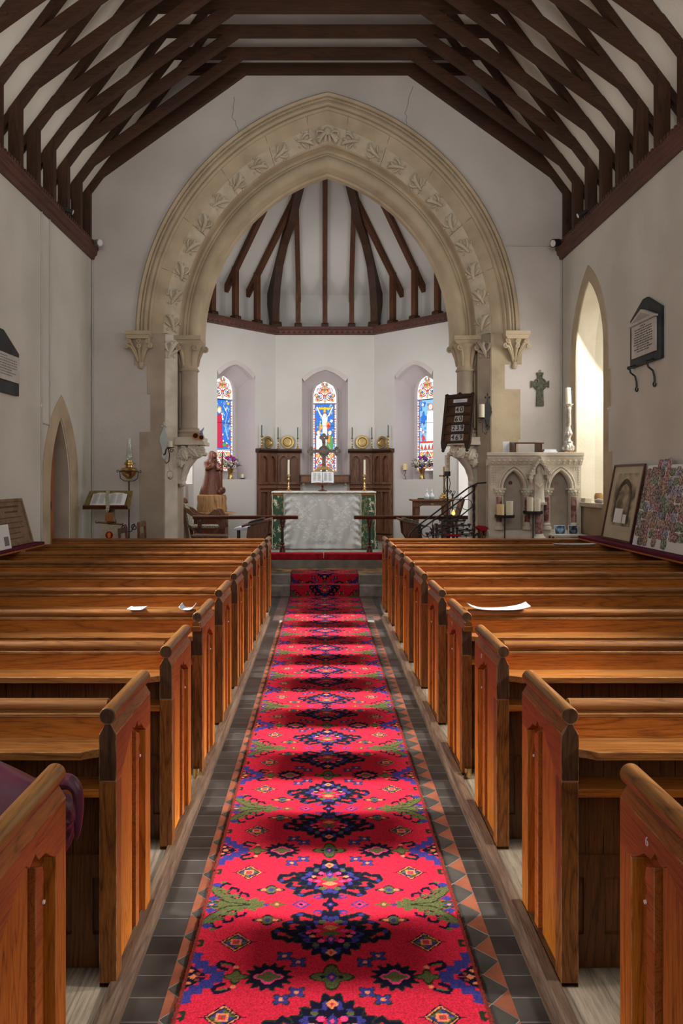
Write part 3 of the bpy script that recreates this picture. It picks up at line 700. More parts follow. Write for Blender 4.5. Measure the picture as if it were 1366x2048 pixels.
# steps
b = MB(); b.box(-3.9, 4.0, 10.28, 10.55, 0, .153); b.box(-3.9, -2.0, 10.28, 10.49, 0, .152); struct(b.build('floor', tile_mat('step_stone_blocks', (.24, .22, .19), (.30, .28, .245), (.10, .09, .08), .62, 5), bevel=.006, origin=(0, 0, 0)))
b = MB(); b.box(ARX-2.2, ARX+2.2, 10.52, 10.66, 0, .277); struct(b.build('floor', STEP_ST, bevel=.006))
b = MB(); b.box(ARX-2.2, ARX+2.2, 10.655, 11.36, 0, .276); struct(b.build('floor', GILTTILE, origin=(0, 0, 0)))
b = MB(); b.box(AX-2.5, AX+2.5, 11.35, 11.62, 0, ZF); struct(b.build('floor', STEP_ST, bevel=.006))
b = MB(); b.box(AX-2.5, AX+2.5, 11.61, 15.1, 0, ZF-.001); struct(b.build('floor', MOSTILE, origin=(0, 0, 0)))
# apse walls
h = SD/2; V = [(AX-AP, 11.1), (AX-AP, YA-(AP-h)), (AX-h, YA), (AX+h, YA), (AX+AP, YA-(AP-h)), (AX+AP, 11.1)]
ZA = 4.64
def face_map(i):
    p0 = Vector((V[i][0], V[i][1], 0)); p1 = Vector((V[i+1][0], V[i+1][1], 0)); L = (p1-p0).length; d = (p1-p0)/L
    n = Vector((-d.y, d.x, 0))
    if n.dot(p0 - Vector((APC[0], APC[1], 0))) < 0: n = -n
    def mp(u, v, w): q = p0 + d*u + n*w; return (q.x, q.y, v)
    return mp, L, p0, d, n
NZ0 = 1.665
glass_list = []
for i in range(5):
    mp, L, p0, d, n = face_map(i)
    b = MB(); holes = []
    if i in (1, 2, 3):
        cu = L/2; z0 = NZ0 if i != 2 else 1.76
        nl = seg_loop(.475, z0, 3.76, 4.00, cu, bulge=.045); holes = [nl]
    elif i == 0: cu = L - .55; nl = arch_loop(.42, 1.58, 3.3, 3.9, cu); holes = [nl]
    else: cu = .62; nl = arch_loop(.42, 1.0, 3.3, 3.9, cu); holes = [nl]
    b.holed([(0, 0), (L, 0), (L, ZA+.02), (0, ZA+.02)], holes, 0, None, mp)
    struct(b.build('wall_back' if i == 2 else ('wall_left' if i < 2 else 'wall_right'), PL_APSE))
    # upper wall set back behind the posts
    b = MB(); e = .15*2.414/2.46
    b.add([mp(-.2, ZA, .35), mp(L+.2, ZA, .35), mp(L+.2, 5.56, .35), mp(-.2, 5.56, .35)], [(0, 1, 2, 3)])
    b.add([mp(-.0, ZA, -.0), mp(L, ZA, 0), mp(L+.2, ZA, .4), mp(-.2, ZA, .4)], [(0, 1, 2, 3)])
    struct(b.build('wall_back' if i == 2 else ('wall_left' if i < 2 else 'wall_right'), PL_APSE))
    # niche / window
    if i in (1, 2, 3):
        wi = {1: 2, 2: 3, 3: 4}[i]
        W = thing('window_%d' % wi, None, None, mp(cu, z0, 0))
        struct(W, {2: 'stained glass lancet in the deep niche left of the altar', 3: 'stained glass crucifixion lancet behind the altar', 4: 'stained glass lancet in the deep niche right of the altar'}[wi], 'window')
        bl = seg_loop(.335, z0, 3.50, 3.74, cu, bulge=.03)
        b = MB(); b.loftloops([[mp(u, v, 0) for u, v in nl], [mp(u, v, .42) for u, v in bl]], True); b.build('reveal', PL_NICHE, W)
        gl = arch_loop(.245, 1.84, 3.40, 3.81, cu) if i != 2 else arch_loop(.245, 1.84, 3.40, 3.81, cu)
        big = seg_loop(.6, 1.5, 3.9, 4.1, cu)
        b = MB(); b.holed(big, [gl], .425, .47, mp); b.build('inner_wall', PL_NICHE, W)
        fo = arch_loop(.29, 1.80, 3.40, 3.875, cu)
        b = MB(); b.holed(fo, [arch_loop(.2451, 1.8401, 3.40, 3.8099, cu)], .40, .43, mp); b.build('window_frame', PL_NICHE, W, bevel=.006)
        # pale arched head
        o_ = [(u, v) for u, v in nl[1:-1]]
        band = [(u, v+.006) for u, v in o_] + [(cu+(u-cu)*.90, v-.075) for u, v in reversed(o_)]
        b = MB(); b.prism(band, -.006, .10, mp); b.build('arched_head', mottled('niche_head_plaster%d' % i, (.62, .56, .54), (.68, .62, .60), bump=.1), W, bevel=.004)
        glass_list.append((W, mp, cu, i))
    else:
        W = thing('window_%d' % (7+i), None, None, mp(cu, nl[0][1], 0))
        struct(W, 'bright plain glass opening glimpsed under the %s foliage corbel' % ('left' if i == 0 else 'right'), 'window')
        bl = arch_loop(.36, nl[0][1]+.05, 3.2, 3.7, cu)
        b = MB(); b.loftloops([[mp(u, v, 0) for u, v in nl], [mp(u, v, .4) for u, v in bl]], True); b.build('reveal', PL_APSE, W)
        b = MB(); b.holed(bl, [], .4, None, mp); b.build('glass', DAYL, W)
    # wall plate moulding
    b = MB(); ex = .035
    b.prism([(.03, ZA), (-.06, ZA+.02), (-.075, ZA+.09), (-.10, ZA+.12), (-.10, ZA+.165), (.34, ZA+.165), (.34, ZA+.01)], -ex*(i > 0)+.0, L+ex*(i < 4), lambda u, v, w: mp(w, v, u))
    k = 0
    while .06+k*.11 < L-.05:
        u0 = .06+k*.11
        b.add([mp(u0-.045, ZA+.03, -.064), mp(u0+.045, ZA+.03, -.064), mp(u0, ZA+.085, -.078), mp(u0, ZA+.04, -.085)], [(0, 1, 3), (1, 2, 3), (2, 0, 3)]); k += 1
    struct(b.build('trim_%d' % (16+i), CORNICE))
# apse roof plaster
SLP = 1.1
zk = 5.78
b = MB(); rr = AP+.40; apexz = zk + AP*SLP + .165
def octv(r): k = r/AP; return [(APC[0]-r, 11.0), (APC[0]-r, APC[1]+h*k), (APC[0]-h*k, APC[1]+r), (APC[0]+h*k, APC[1]+r), (APC[0]+r, APC[1]+h*k), (APC[0]+r, 11.0)]
o = octv(rr); zb = apexz - rr*SLP
vs = [(x, y, zb) for x, y in o] + [(APC[0], APC[1], apexz), (APC[0], 11.0, apexz)]
b.add(vs, [(0, 1, 6, 7), (1, 2, 6), (2, 3, 6), (3, 4, 6), (4, 5, 7, 6)]); struct(b.build('ceiling', PL_APSE))
# posts + rafters
cnt = 0
pos = {1: [('upper', -.57), ('middle', 0), ('lower', .57)]}
for i in range(5):
    mp, L, p0, d, n = face_map(i)
    if i in (1, 2, 3): us = [L/2-.555, L/2, L/2+.555]
    else: us = [(L-.35 if i == 0 else .35), (L-.92 if i == 0 else .92), (L-1.5 if i == 0 else 1.5)]
    for j, u in enumerate(us):
        if i in (1, 2, 3): run = AP*(1-abs(u-L/2)/h) - .06
        else: run = AP - .06
        if i in (1, 2, 3) and run < .2: continue
        nm = {0: 'left side wall', 1: 'left slanting wall', 2: 'wall behind the altar', 3: 'right slanting wall', 4: 'right side wall'}[i]
        pl = ['leftmost', 'middle', 'rightmost'][j] if i in (1, 2, 3) else (['nearest to the apse', 'second', 'third'][j])
        t = thing('apse_rafter', '%s oak post and rafter rising from the chancel %s' % (pl, nm), 'rafter', mp(u, ZA+.165, 0), 'oak rafters of the apse')
        hw = .05
        b = MB(); b.prism([(-.01, ZA+.165), (.09, ZA+.165), (.09, zk+.10), (-.01, zk)], u-hw, u+hw, lambda a, v, w: mp(w, v, a)); po_ = b.build('post', OAK_AP, t)
        b = MB(); b.prism([(.33, zk-.35*SLP+.01), (-run, zk+run*SLP), (-run, zk+run*SLP+.15), (.33, zk-.35*SLP+.16)], u-hw+.002, u+hw-.002, lambda a, v, w: mp(w, v, a)); b.build('rafter', OAK_AP, t)
        b = MB(); b.prism([(-.05, ZA+.166), (.12, ZA+.166), (.12, ZA+.25), (-.03, ZA+.25), (-.05, ZA+.22)], u-.075, u+.075, lambda a, v, w: mp(w, v, a)); b.build('post_foot', OAK_RZ, po_)
# hip arches
for s, lb in ((-1, 'left'), (1, 'right')):
    cor = Vector((AX+s*h, YA, 0)); cen = Vector((APC[0], APC[1], 0)); dv = (cen-cor); Lh = dv.length; dv /= Lh
    t = thing('hip_arch_brace', 'thick curved oak hip brace rising from the %s apse corner' % lb, 'rafter', (cor.x, cor.y, ZA+.165), 'curved hip braces of the apse')
    sl = AP*SLP/Lh
    side = Vector((-dv.y, dv.x, 0))
    def hp(a, v, w): q = cor + dv*a + side*w; return (q.x, q.y, v)
    und = [(.02, ZA+.165), (.03, 5.2), (.10, 5.6), (.26, 6.0), (.55, 6.35), (1.0, zk+1.0*sl-.12), (1.6, zk+1.6*sl-.08), (Lh, zk+Lh*sl)]
    top = [(Lh, zk+Lh*sl+.15), (-.33, zk-.33*sl+.16), (-.33, zk-.33*sl-.10), (-.12, ZA+.165)]
    b = MB(); b.prism(und+top, -.075, .075, hp); b.build('curved_brace', OAK_RZ, t)
    b = MB(); b.prism([(-.1, ZA+.166), (.08, ZA+.166), (.08, ZA+.22), (.05, ZA+.28), (-.1, ZA+.28)], -.11, .11, hp); b.build('post_foot', OAK_RZ, t)
    for k, (aa, zz) in enumerate(((.42, 6.30), (1.02, 6.85))):
        b = MB(); b.cyl(hp(aa+.02, zz, 0), hp(aa-.03, zz, 0), .02, 8); b.build('peg', IRON, t)

# stained glass
W_ = (1, 1, 1); RD = (.75, .045, .02); BL = (.03, .16, .62); LB = (.22, .48, .92); YE = (1.0, .52, .04); GR = (.10, .30, .10); OR_ = (1, .28, .05); PU = (.25, .08, .35); BK = (.01, .01, .012)
GLM = vcol('stained_glass', emit=1.35, rough=.3)
def paint_glass(kind):
    c = Canvas(-.245, .245, 1.84, 3.81, .0055, (.95, .93, .88))
    # border of alternating quarries
    y = 1.84; k = 0
    while y < 3.45:
        for s in (-1, 1):
            c.rect(s*.225-.012, s*.225+.012, y, y+.028, (YE, RD, W_, LB)[k % 4])
            c.rect(s*.200-.008, s*.200+.008, y, y+.06, (RD, BL, PU)[k % 3])
        y += .052; k += 1
    c.rect(-.188, .188, 2.27, 3.27, BL if kind != 'r' else LB)
    for k in range(90):
        px, py = random.uniform(-.18, .18), random.uniform(2.3, 3.25)
        c.star(px, py, random.uniform(.018, .035), random.uniform(.02, .04), 4, .2, random.choice([LB, BL, (.10, .28, .75), LB, W_]), random.random()*6)
    for k in range(34):
        c.dia(random.uniform(-.18, .18), random.uniform(2.3, 3.25), .008, .008, YE)
    def foliage(y0, y1):
        c.rect(-.188, .188, y0, y1, (.9, .88, .84)); ym = (y0+y1)/2; hh = (y1-y0)
        for s in (-1, 1):
            for k, (cx, cy, r) in enumerate(((.11, ym-.02, .075), (.06, ym+.10, .06), (.14, ym+.11, .05), (.06, ym-.14, .055), (.15, ym-.14, .045))):
                c.ell(s*cx, cy, r, r, (RD, RD, OR_, RD, BL)[k]); c.ell(s*cx, cy, r*.72, r*.72, (.95, .9, .85)); c.ell(s*cx, cy, r*.5, r*.5, (BL, GR, YE, OR_, RD)[k]); c.ell(s*(cx+.01), cy+.01, r*.22, r*.22, YE)
            c.line([(0, y0+.02), (s*.05, ym-.06), (s*.12, ym+.04), (s*.05, ym+.16)], .018, W_)
            c.line([(s*.18, y0+.02), (s*.14, ym-.05), (s*.03, ym+.03)], .014, W_)
        for k in range(5): c.dia(0, y0+hh*(k+.5)/5, .022, .035, (YE, RD, LB, GR, RD)[k])
    foliage(1.88, 2.24)
    # top tracery
    c.rect(-.245, .245, 3.28, 3.81, (.92, .9, .86))
    for s in (-1, 1):
        for k, (cx, cy, r) in enumerate(((.10, 3.42, .085), (.045, 3.57, .06), (.15, 3.36, .05), (.115, 3.56, .05), (.03, 3.68, .04), (.18, 3.45, .04))):
            c.ell(s*cx, cy, r, r, (RD, OR_, YE, RD, GR, RD)[k]); c.ell(s*cx, cy, r*.78, r*.78, W_); c.ell(s*cx, cy, r*.55, r*.55, (BL, RD, RD, LB, RD, YE)[k]); c.ell(s*cx-.01*s, cy-.01, r*.25, r*.25, YE)
        c.line([(0, 3.30), (s*.06, 3.42), (s*.16, 3.50), (s*.10, 3.64)], .016, W_)
    for k in range(7): c.dia(0, 3.33+.06*k, .02, .03, (YE, LB, RD, YE, GR, OR_, W_)[k])
    if kind == 'c':
        c.rect(-.125, .125, 3.155, 3.195, YE); c.rect(-.022, .022, 2.9, 3.21, YE)
        c.line([(-.165, 3.2), (-.09, 3.03), (-.02, 2.98)], .03, W_); c.line([(.165, 3.2), (.09, 3.03), (.02, 2.98)], .03, W_)
        c.ell(0, 3.03, .055, .06, (.35, .06, .08)); c.ell(0, 3.02, .042, .052, W_)
        c.poly([(-.06, 2.99), (.06, 2.99), (.05, 2.7), (.04, 2.38), (-.03, 2.38), (-.05, 2.7)], W_)
        c.star(.075, 2.82, .04, .075, 3, .15, OR_); c.star(.08, 2.79, .025, .05, 3, .1, RD); c.star(-.09, 2.78, .028, .08, 3, .15, YE); c.star(-.1, 2.72, .016, .05, 3, .1, OR_)
        c.ell(-.135, 2.66, .045, .05, YE); c.ell(-.135, 2.65, .033, .045, W_); c.poly([(-.18, 2.6), (-.10, 2.62), (-.05, 2.42), (-.06, 2.26), (-.18, 2.26)], W_)
        c.ell(.11, 2.66, .045, .05, YE); c.ell(.11, 2.65, .033, .045, (1, .93, .8)); c.poly([(.05, 2.6), (.15, 2.6), (.18, 2.45), (.175, 2.26), (.05, 2.26), (.04, 2.42)], GR)
        c.poly([(.06, 2.6), (.12, 2.6), (.11, 2.44), (.05, 2.46)], OR_); c.line([(.07, 2.42), (.13, 2.30)], .012, (.5, .7, .35)); c.poly([(-.05, 2.58), (-.02, 2.56), (-.01, 2.44), (-.05, 2.46)], RD)
    elif kind == 'l':
        c.poly([(-.16, 2.95), (-.02, 2.98), (0, 2.35), (-.17, 2.35)], (.55, .02, .06)); c.ell(-.08, 3.06, .055, .07, YE); c.ell(-.08, 3.05, .04, .055, (1, .85, .65))
        c.poly([(-.14, 2.6), (-.02, 2.62), (.02, 2.3), (-.15, 2.3)], (.5, .02, .08))
        c.star(.1, 2.95, .06, .12, 5, .2, BL); c.star(.1, 2.65, .05, .1, 4, .25, (.1, .3, .8)); c.star(.06, 2.36, .07, .04, 3, .1, GR); c.ell(.14, 3.2, .03, .03, YE); c.star(.12, 2.34, .03, .03, 4, .2, RD)
        c.line([(.02, 3.15), (.12, 3.0), (.06, 2.75), (.13, 2.5)], .012, W_)
    else:
        c.poly([(0, 3.05), (.16, 3.05), (.17, 2.35), (-.03, 2.35)], W_); c.ell(.08, 3.12, .065, .07, OR_); c.ell(.08, 3.12, .045, .055, W_)
        c.star(-.09, 2.9, .05, .12, 4, .2, BL); c.ell(-.1, 2.62, .035, .04, OR_); c.ell(-.1, 2.62, .024, .03, W_); c.star(-.1, 2.5, .035, .06, 3, .2, RD)
        c.rect(-.188, .188, 2.27, 2.42, (.6, .75, .8))
        for k in range(4): c.poly([(-.17+.09*k, 2.27), (-.10+.09*k, 2.27), (-.135+.09*k, 2.37)], RD)
        c.rect(-.188, .188, 2.40, 2.43, RD)
    # leading: dark lines where colours change
    g = np.zeros(c.c.shape[:2], bool); q = (c.c*97).sum(2)
    g[:, :-1] |= abs(np.diff(q, axis=1)) > 9; g[:-1, :] |= abs(np.diff(q, axis=0)) > 9
    c.c[g] = np.minimum(c.c[g], .28)*.55
    for yy in (2.255, 2.80, 3.275): c.rect(-.245, .245, yy-.007, yy+.007, BK)
    return c
for (W, mp, cu, i) in glass_list:
    c = paint_glass({1: 'l', 2: 'c', 3: 'r'}[i])
    P = np.zeros((c.ny, c.nx, 3))
    o0 = np.array(mp(cu, 0, .455)); du = np.array(mp(cu+1, 0, .455)) - o0
    P[...] = o0 + c.X[..., None]*du; P[..., 2] = c.Y
    R_ = ((.41**2+.245**2)/(2*.245)); cc_ = R_-.245
    keep = (c.Y < 3.40) | ((abs(c.X)+cc_)**2 + (c.Y-3.40)**2 < (R_+.012)**2)
    grid_mesh('glass', P, c.c, GLM, W, keep=keep)

# ================================================================== CARPET RUNNER
def paint_carpet():
    RED = lin(184, 32, 54); NV = lin(18, 16, 36); BLU = lin(52, 48, 112); OL = lin(82, 84, 48); ORG = lin(205, 120, 80); PK = lin(214, 60, 110); DG = lin(36, 42, 26); RUST = lin(120, 55, 40)
    c = Canvas(0, .48, 0, .41, .0022, RED)
    def hook(pts, w=.011, col=NV): c.line(pts, w, col)
    # medallion
    my = .185
    for (a, bb_) in (((.10, .19), (.205, .235)),): pass
    for w_, cl in ((.026, DG), (.017, NV)):
        hook([(.10, .165), (.150, .172), (.185, .155), (.205, .175), (.200, .205), (.180, .205)], w_, cl)
        hook([(.12, .20), (.150, .225), (.165, .205)], w_*.9, cl); hook([(.09, .12), (.140, .110), (.168, .125), (.160, .145)], w_, cl)
        hook([(.07, .08), (.110, .062), (.135, .078), (.125, .095)], w_, cl); hook([(.055, .25), (.085, .265), (.095, .245)], w_*.8, cl)
    c.ell(.196, .168, .010, .012, BLU); c.ell(.150, .112, .012, .008, BLU); c.ell(.115, .066, .013, .009, BLU); c.ell(.045, .050, .022, .014, BLU); c.ell(.05, .052, .009, .007, RED)
    c.star(0, my, .150, .150, 18, .10, DG, p=1.2); c.star(0, my, .143, .143, 18, .10, NV, p=1.2)
    c.star(0, my, .110, .115, 14, .10, BLU, p=1.2); c.star(0, my-.003, .094, .100, 12, .10, NV, p=1.2)
    c.star(0, my-.02, .072, .062, 10, .16, RED, p=1.2); c.ell(0, my-.005, .034, .016, OL); c.dia(0, my-.040, .034, .016, ORG); c.ell(.050, my-.022, .014, .008, PK)
    c.ell(.035, my+.038, .012, .012, PK); c.ell(.066, my+.012, .010, .008, ORG); c.ell(.080, my-.008, .010, .008, PK); c.dia(0, my+.028, .020, .030, BLU); c.dia(0, my+.028, .008, .014, PK)
    c.dia(0, my+.100, .022, .022, ORG); c.dia(0, my+.100, .009, .009, RED); c.ell(.055, my+.06, .012, .010, OL); c.ell(.09, my+.03, .010, .010, BLU); c.ell(.03, my-.075, .016, .012, OL); c.ell(.0, my-.09, .012, .016, BLU)
    # small cross between the medallions
    c.star(0, 0, .026, .034, 4, .25, NV); c.dia(0, 0, .014, .014, BLU); c.dia(0, 0, .006, .006, PK); c.rect(0, .007, .02, .07, NV)
    c.dia(.112, 0, .036, .032, BLU); c.dia(.112, 0, .026, .022, RED); c.dia(.112, 0, .018, .016, PK); c.dia(.112, 0, .010, .009, NV)
    # little flowers
    c.star(.234, .10, .046, .026, 4, .28, NV); c.star(.234, .10, .038, .020, 4, .25, OL); c.ell(.205, .10, .010, .009, ORG); c.ell(.263, .10, .010, .009, ORG); c.ell(.234, .10, .010, .012, BLU)
    # diamonds
    c.rect(.262, .406, .226, .231, NV); c.dia(.334, .229, .060, .056, NV); c.dia(.334, .229, .053, .050, ORG); c.dia(.334, .229, .048, .044, DG); c.dia(.334, .229, .040, .036, OL)
    c.fill((abs(c.X-.334)/.04 + abs(c.Y-.229)/.036 < 1) & ((c.X-.334)*(c.Y-.229) > 0), BLU); c.rect(.315, .353, .213, .245, ORG); c.rect(.322, .346, .219, .239, RED); c.rect(.328, .340, .225, .234, OL)
    # pairs of blue blossoms
    for (x, y) in ((.160, .305), (.112, .338)):
        c.star(x, y, .028, .024, 4, .30, DG, ph=PI); c.star(x, y, .023, .020, 4, .30, BLU, ph=PI); c.ell(x, y, .008, .008, ORG)
    # spiky medallion at the flower row
    c.star(.208, .41, .074, .062, 14, .14, DG); c.star(.208, .41, .068, .056, 14, .14, NV); c.star(.208, .41, .042, .030, 4, .2, PK); c.star(.208, .41, .034, .022, 4, .2, OL)
    # green flower on the axis
    c.star(0, .41, .058, .050, 4, .30, DG); c.star(0, .41, .050, .042, 4, .30, OL); c.dia(0, .41, .02, .026, BLU); c.ell(.03, .41, .008, .008, NV); c.dia(0, .41, .008, .01, PK)
    # green creature and curls
    c.star(.315, .41, .036, .030, 4, .3, DG); c.star(.315, .41, .028, .022, 4, .3, OL)
    hook([(.33, .35), (.37, .335), (.385, .36), (.35, .375)], .016, NV); hook([(.34, .352), (.37, .345)], .007, OL); c.ell(.318, .362, .009, .008, ORG)
    # blue angular edge motif
    for k in range(4):
        x = .355+.030*k; y = .41-.026*k
        c.rect(x, x+.045, y-.030, y+.012, BLU)
        c.rect(x+.028, x+.038, y-.05, y-.02, BLU)
    c.poly([(.405, .41), (.48, .345), (.48, .41)], NV); c.dia(.455, .41, .014, .014, ORG); c.ell(.44, .395, .008, .007, RUST); c.ell(.465, .38, .008, .007, ORG); c.poly([(.44, .29), (.48, .28), (.48, .32), (.455, .33)], BLU)
    c.star(.465, .235, .02, .02, 3, .2, DG); c.ell(.47, .235, .009, .009, RED)
    # green branches at the edge
    hook([(.275, 0), (.33, .012), (.39, .03), (.44, .075), (.47, .12)], .036, DG); hook([(.30, .0), (.48, .0)], .040, DG)
    hook([(.33, .012), (.36, .055), (.35, .08), (.325, .07), (.32, .055)], .013, NV); hook([(.38, .035), (.405, .085), (.39, .115), (.365, .105), (.365, .09)], .013, NV); hook([(.425, .07), (.44, .12), (.42, .15), (.40, .14)], .013, NV)
    hook([(.275, 0), (.33, .012), (.39, .03), (.44, .075), (.47, .12)], .024, OL); hook([(.285, .0), (.48, .0)], .026, OL)
    for (x, y) in ((.345, .035), (.37, .06), (.40, .06), (.415, .09), (.44, .105), (.355, .02), (.385, .018), (.42, .022), (.45, .03)): c.star(x, y, .016, .012, 5, .3, OL)
    hook([(.31, .002), (.39, .012), (.46, .05)], .006, DG)
    c.star(.295, .028, .018, .014, 3, .2, OL)
    c.ell(.452, .135, .020, .014, BLU); c.ell(.43, .155, .012, .009, OL); c.star(.455, .04, .022, .014, 4, .2, BLU); c.dia(.455, 0, .026, .012, BLU); c.dia(.455, 0, .012, .006, ORG)
    c.star(.272, 0, .022, .022, 3, .2, OL); c.ell(.24, 0, .016, .010, BLU); c.star(.205, 0, .030, .018, 4, .3, RUST); c.star(.205, 0, .022, .012, 4, .3, OL); c.ell(.205, 0, .007, .007, ORG)
    return c
cc = paint_carpet()
XC0, XC1 = -.461, .522; xm = (XC0+XC1)/2; hwid = (XC1-XC0)/2
xs = np.linspace(XC0, XC1, 250)
path = []   # (y, z, s) along the runner
y = 1.6
while y < 10.262: path.append((y, .016)); y += max(.0038, y*.0014)
TH = .014
path += [(10.262, .016)] + [(10.264, .02+.14*k/14) for k in range(1, 15)] + [(10.266, .153+TH)]
y = 10.275
while y < 10.50: path.append((y, .153+TH)); y += .012
path += [(10.503, .153+TH+(.277-.153)*k/12) for k in range(1, 13)]
y = 10.515
while y < 11.03: path.append((y, .277+TH)); y += .012
path = np.array(path); seg = np.hypot(np.diff(path[:, 0]), np.diff(path[:, 1])); sl_ = np.concatenate([[path[0, 0]], path[0, 0]+np.cumsum(seg)])
uu = np.abs(((sl_-2.819+.41) % .82) - .41); ui = np.clip((uu/.41*(cc.ny-1)).round().astype(int), 0, cc.ny-1)
wob = rng.normal(0, .0008, (len(path), len(xs)))
xf_ = np.abs(xs-xm)/hwid*.485; xi = np.clip((np.clip(xf_[None, :]+wob, 0, .48)/.48*(cc.nx-1)).round().astype(int), 0, cc.nx-1)
col = cc.c[ui[:, None], xi]
edge = np.abs(xs-xm) > hwid-.014
col[:, edge] = lin(110, 40, 34)
P = np.zeros((len(path), len(xs), 3)); P[..., 0] = xs[None, :]; P[..., 1] = path[:, 0, None]; P[..., 2] = path[:, 1, None]
jit = rng.normal(0, .0022, (len(path), 2)); P[:, 0, 0] += jit[:, 0]; P[:, -1, 0] += jit[:, 1]
CARPET = vcol('wool_runner', rough=.97, bump=.6, bscale=170, pile=.38)
o = grid_mesh('carpet_runner', P, col, CARPET, origin=(xm, 6, 0)); tag(o, 'long crimson runner carpet with navy and green medallions down the aisle', 'carpet')
m = o.modifiers.new('t', 'SOLIDIFY'); m.thickness = .011; m.offset = -1

# ================================================================== PEWS
def make_pew(s):
    """s=+1 right of aisle; origin at aisle-side near foot of the bench end, x outward from the aisle"""
    length = (WR-.765-.01) if s > 0 else (-WL-.66-.01)
    t = thing('pew', 'x', 'pew', (0, 0, 0))
    def mb(): return MB()
    X = lambda u: s*u
    H = .895; T = .056; D = .456
    # bench end: near stile, far stile, frieze with shoulders
    b = mb()
    fr = [(0, .66), (0, H-.085), (.004, H-.075), (.018, H-.055), (.020, H-.046), (.036, H-.046), (.038, H-.055), (.052, H-.075), (T, H-.085), (T, .66)]
    # frieze with arched underside, side outline (y,z)
    def mpx(u, v, w): return (X(w), u, v)
    side = [(0, H-.085), (0, .655), (.055, .66), (.09, .685), (.13, .715), (.17, .745), (.205, .765), (.225, .75), (.26, .765), (.28, .74), (.32, .735), (.34, .72), (.37, .70), (.40, .69), (D, .69), (D, H-.085)]
    b.prism(side, 0, T, mpx)
    b.prism([(X(u), v) for u, v in [(0, H-.0851), (.018, H-.055), (.020, H-.044), (.036, H-.044), (.038, H-.055), (T, H-.0851)]], 0, D)
    b.build('end_frieze', PINE_R, t, bevel=.002)
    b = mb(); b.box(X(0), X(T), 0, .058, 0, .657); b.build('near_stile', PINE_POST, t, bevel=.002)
    b = mb(); b.box(X(0), X(T), .385, D, 0, .692); b.build('far_stile', PINE_Z, t, bevel=.002)
    b = mb(); b.box(X(.018), X(.040), .055, .255, .0, .76); b.build('wide_infill', PINE_Z, t)
    b = mb(); b.box(X(.030), X(.044), .25, .39, .0, .74); rp_ = b.build('recessed_panel', PINE_R, t)
    b = mb(); b.prism([(.285, .0), (.325, 0), (.325, .60), (.332, .625), (.320, .645), (.335, .665), (.325, .70), (.285, .72)], .010, .034, mpx); b.build('cusped_muntin', PINE_R, t, bevel=.002)
    b = mb(); b.cyl((X(.002), .318, .62), (X(.006), .318, .62), .005, 8); b.build('white_number_stud', CERAM, rp_)
    b = mb(); b.box(X(.001), X(T-.001), .0, D, -.001, .012); b.build('end_sill', PINE_D, t)
    # round cap
    b = mb(); b.cyl((X(T/2), -.003, H-.026), (X(T/2), D+.004, H-.026), .0275, 22)
    b.build('end_cap', PINE_TY, t, smooth=True, bevel=.003)
    # near post face below the cap shows dark end grain
    b = mb(); b.prism([(X(u), v) for u, v in [(.001, .66), (.001, H-.088), (.018, H-.056), (.0205, H-.05), (.0355, H-.05), (.038, H-.056), (T-.001, H-.088), (T-.001, .66)]], -.004, .004); b.cyl((X(T/2), -.007, H-.026), (X(T/2), 0, H-.026), .0255, 20)
    b.build('end_grain_face', PINE_D, t)
    x0, x1 = T, length
    yb = .090
    # top rail with roll and cove, back board
    prof = []
    for k in range(13):
        a = -.9 + (PI+1.0)*k/12; prof.append((yb+.012 - .024*math.cos(a) , H-.026+.0245*math.sin(a)))
    prof = [(yb+.002, H-.038)] + [(yb+.010-.0205*math.cos(a), H-.0205+.0205*math.sin(a)) for a in np.linspace(-.7, PI+.7, 13)] + [(yb+.026, H-.040), (yb+.026, H-.060), (yb-.004, H-.060), (yb-.010, H-.056), (yb-.010, H-.047), (yb-.004, H-.042)]
    b = mb(); b.prism(prof, x0, x1, lambda u, v, w: (X(w), u, v)); b.build('top_rail', PINE_T, t, smooth=True)
    b = mb(); b.box(X(x0), X(x1), yb, yb+.022, .745, H-.058); b.build('back_board', PINE, t)
    # book ledge, cut corner
    b = mb(); b.prism([(x0, yb), (x0-.004, -.012), (x0+.018, -.020), (x0+.045, -.040), (x1, -.040), (x1, yb)], .740, .767, lambda u, v, w: (X(u), v, w)); b.build('book_ledge', PINE_T, t, bevel=.003)
    # boarding below
    b = mb(); k = x0
    while k < x1-.01:
        e = min(k+.118, x1); b.box(X(k+.001), X(e-.001), yb+.012, yb+.030, .10, .742); k += .12
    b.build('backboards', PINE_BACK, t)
    b = mb(); b.box(X(x0), X(x1), .002, yb+.012, .605, .632); b.build('hymn_shelf', PINE, t, bevel=.002)
    b = mb(); b.box(X(x0), X(x1), yb+.002, yb+.012, .30, .375); b.box(X(x0), X(x1), yb+.002, yb+.012, .0, .11)
    k = x0+.05
    while k < x1: b.box(X(k), X(min(k+.07, x1)), yb+.002, yb+.011, .11, .30); k += .62
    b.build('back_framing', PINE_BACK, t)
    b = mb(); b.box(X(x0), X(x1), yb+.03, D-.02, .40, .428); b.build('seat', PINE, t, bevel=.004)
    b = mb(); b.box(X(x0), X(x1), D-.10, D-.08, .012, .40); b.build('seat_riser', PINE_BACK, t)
    return t
ZS_ = [1.41, 2.324, 3.188, 3.985, 4.803, 5.63, 6.425, 7.22, 8.04, 8.85]
GAPN = ['nearest the camera', 'second from the camera', 'third from the camera', 'fourth from camera, brass ring on end', 'fifth from the camera', 'sixth from the camera', 'seventh from the camera', 'eighth from the camera', 'ninth from the camera', 'frontmost, tenth from the camera']
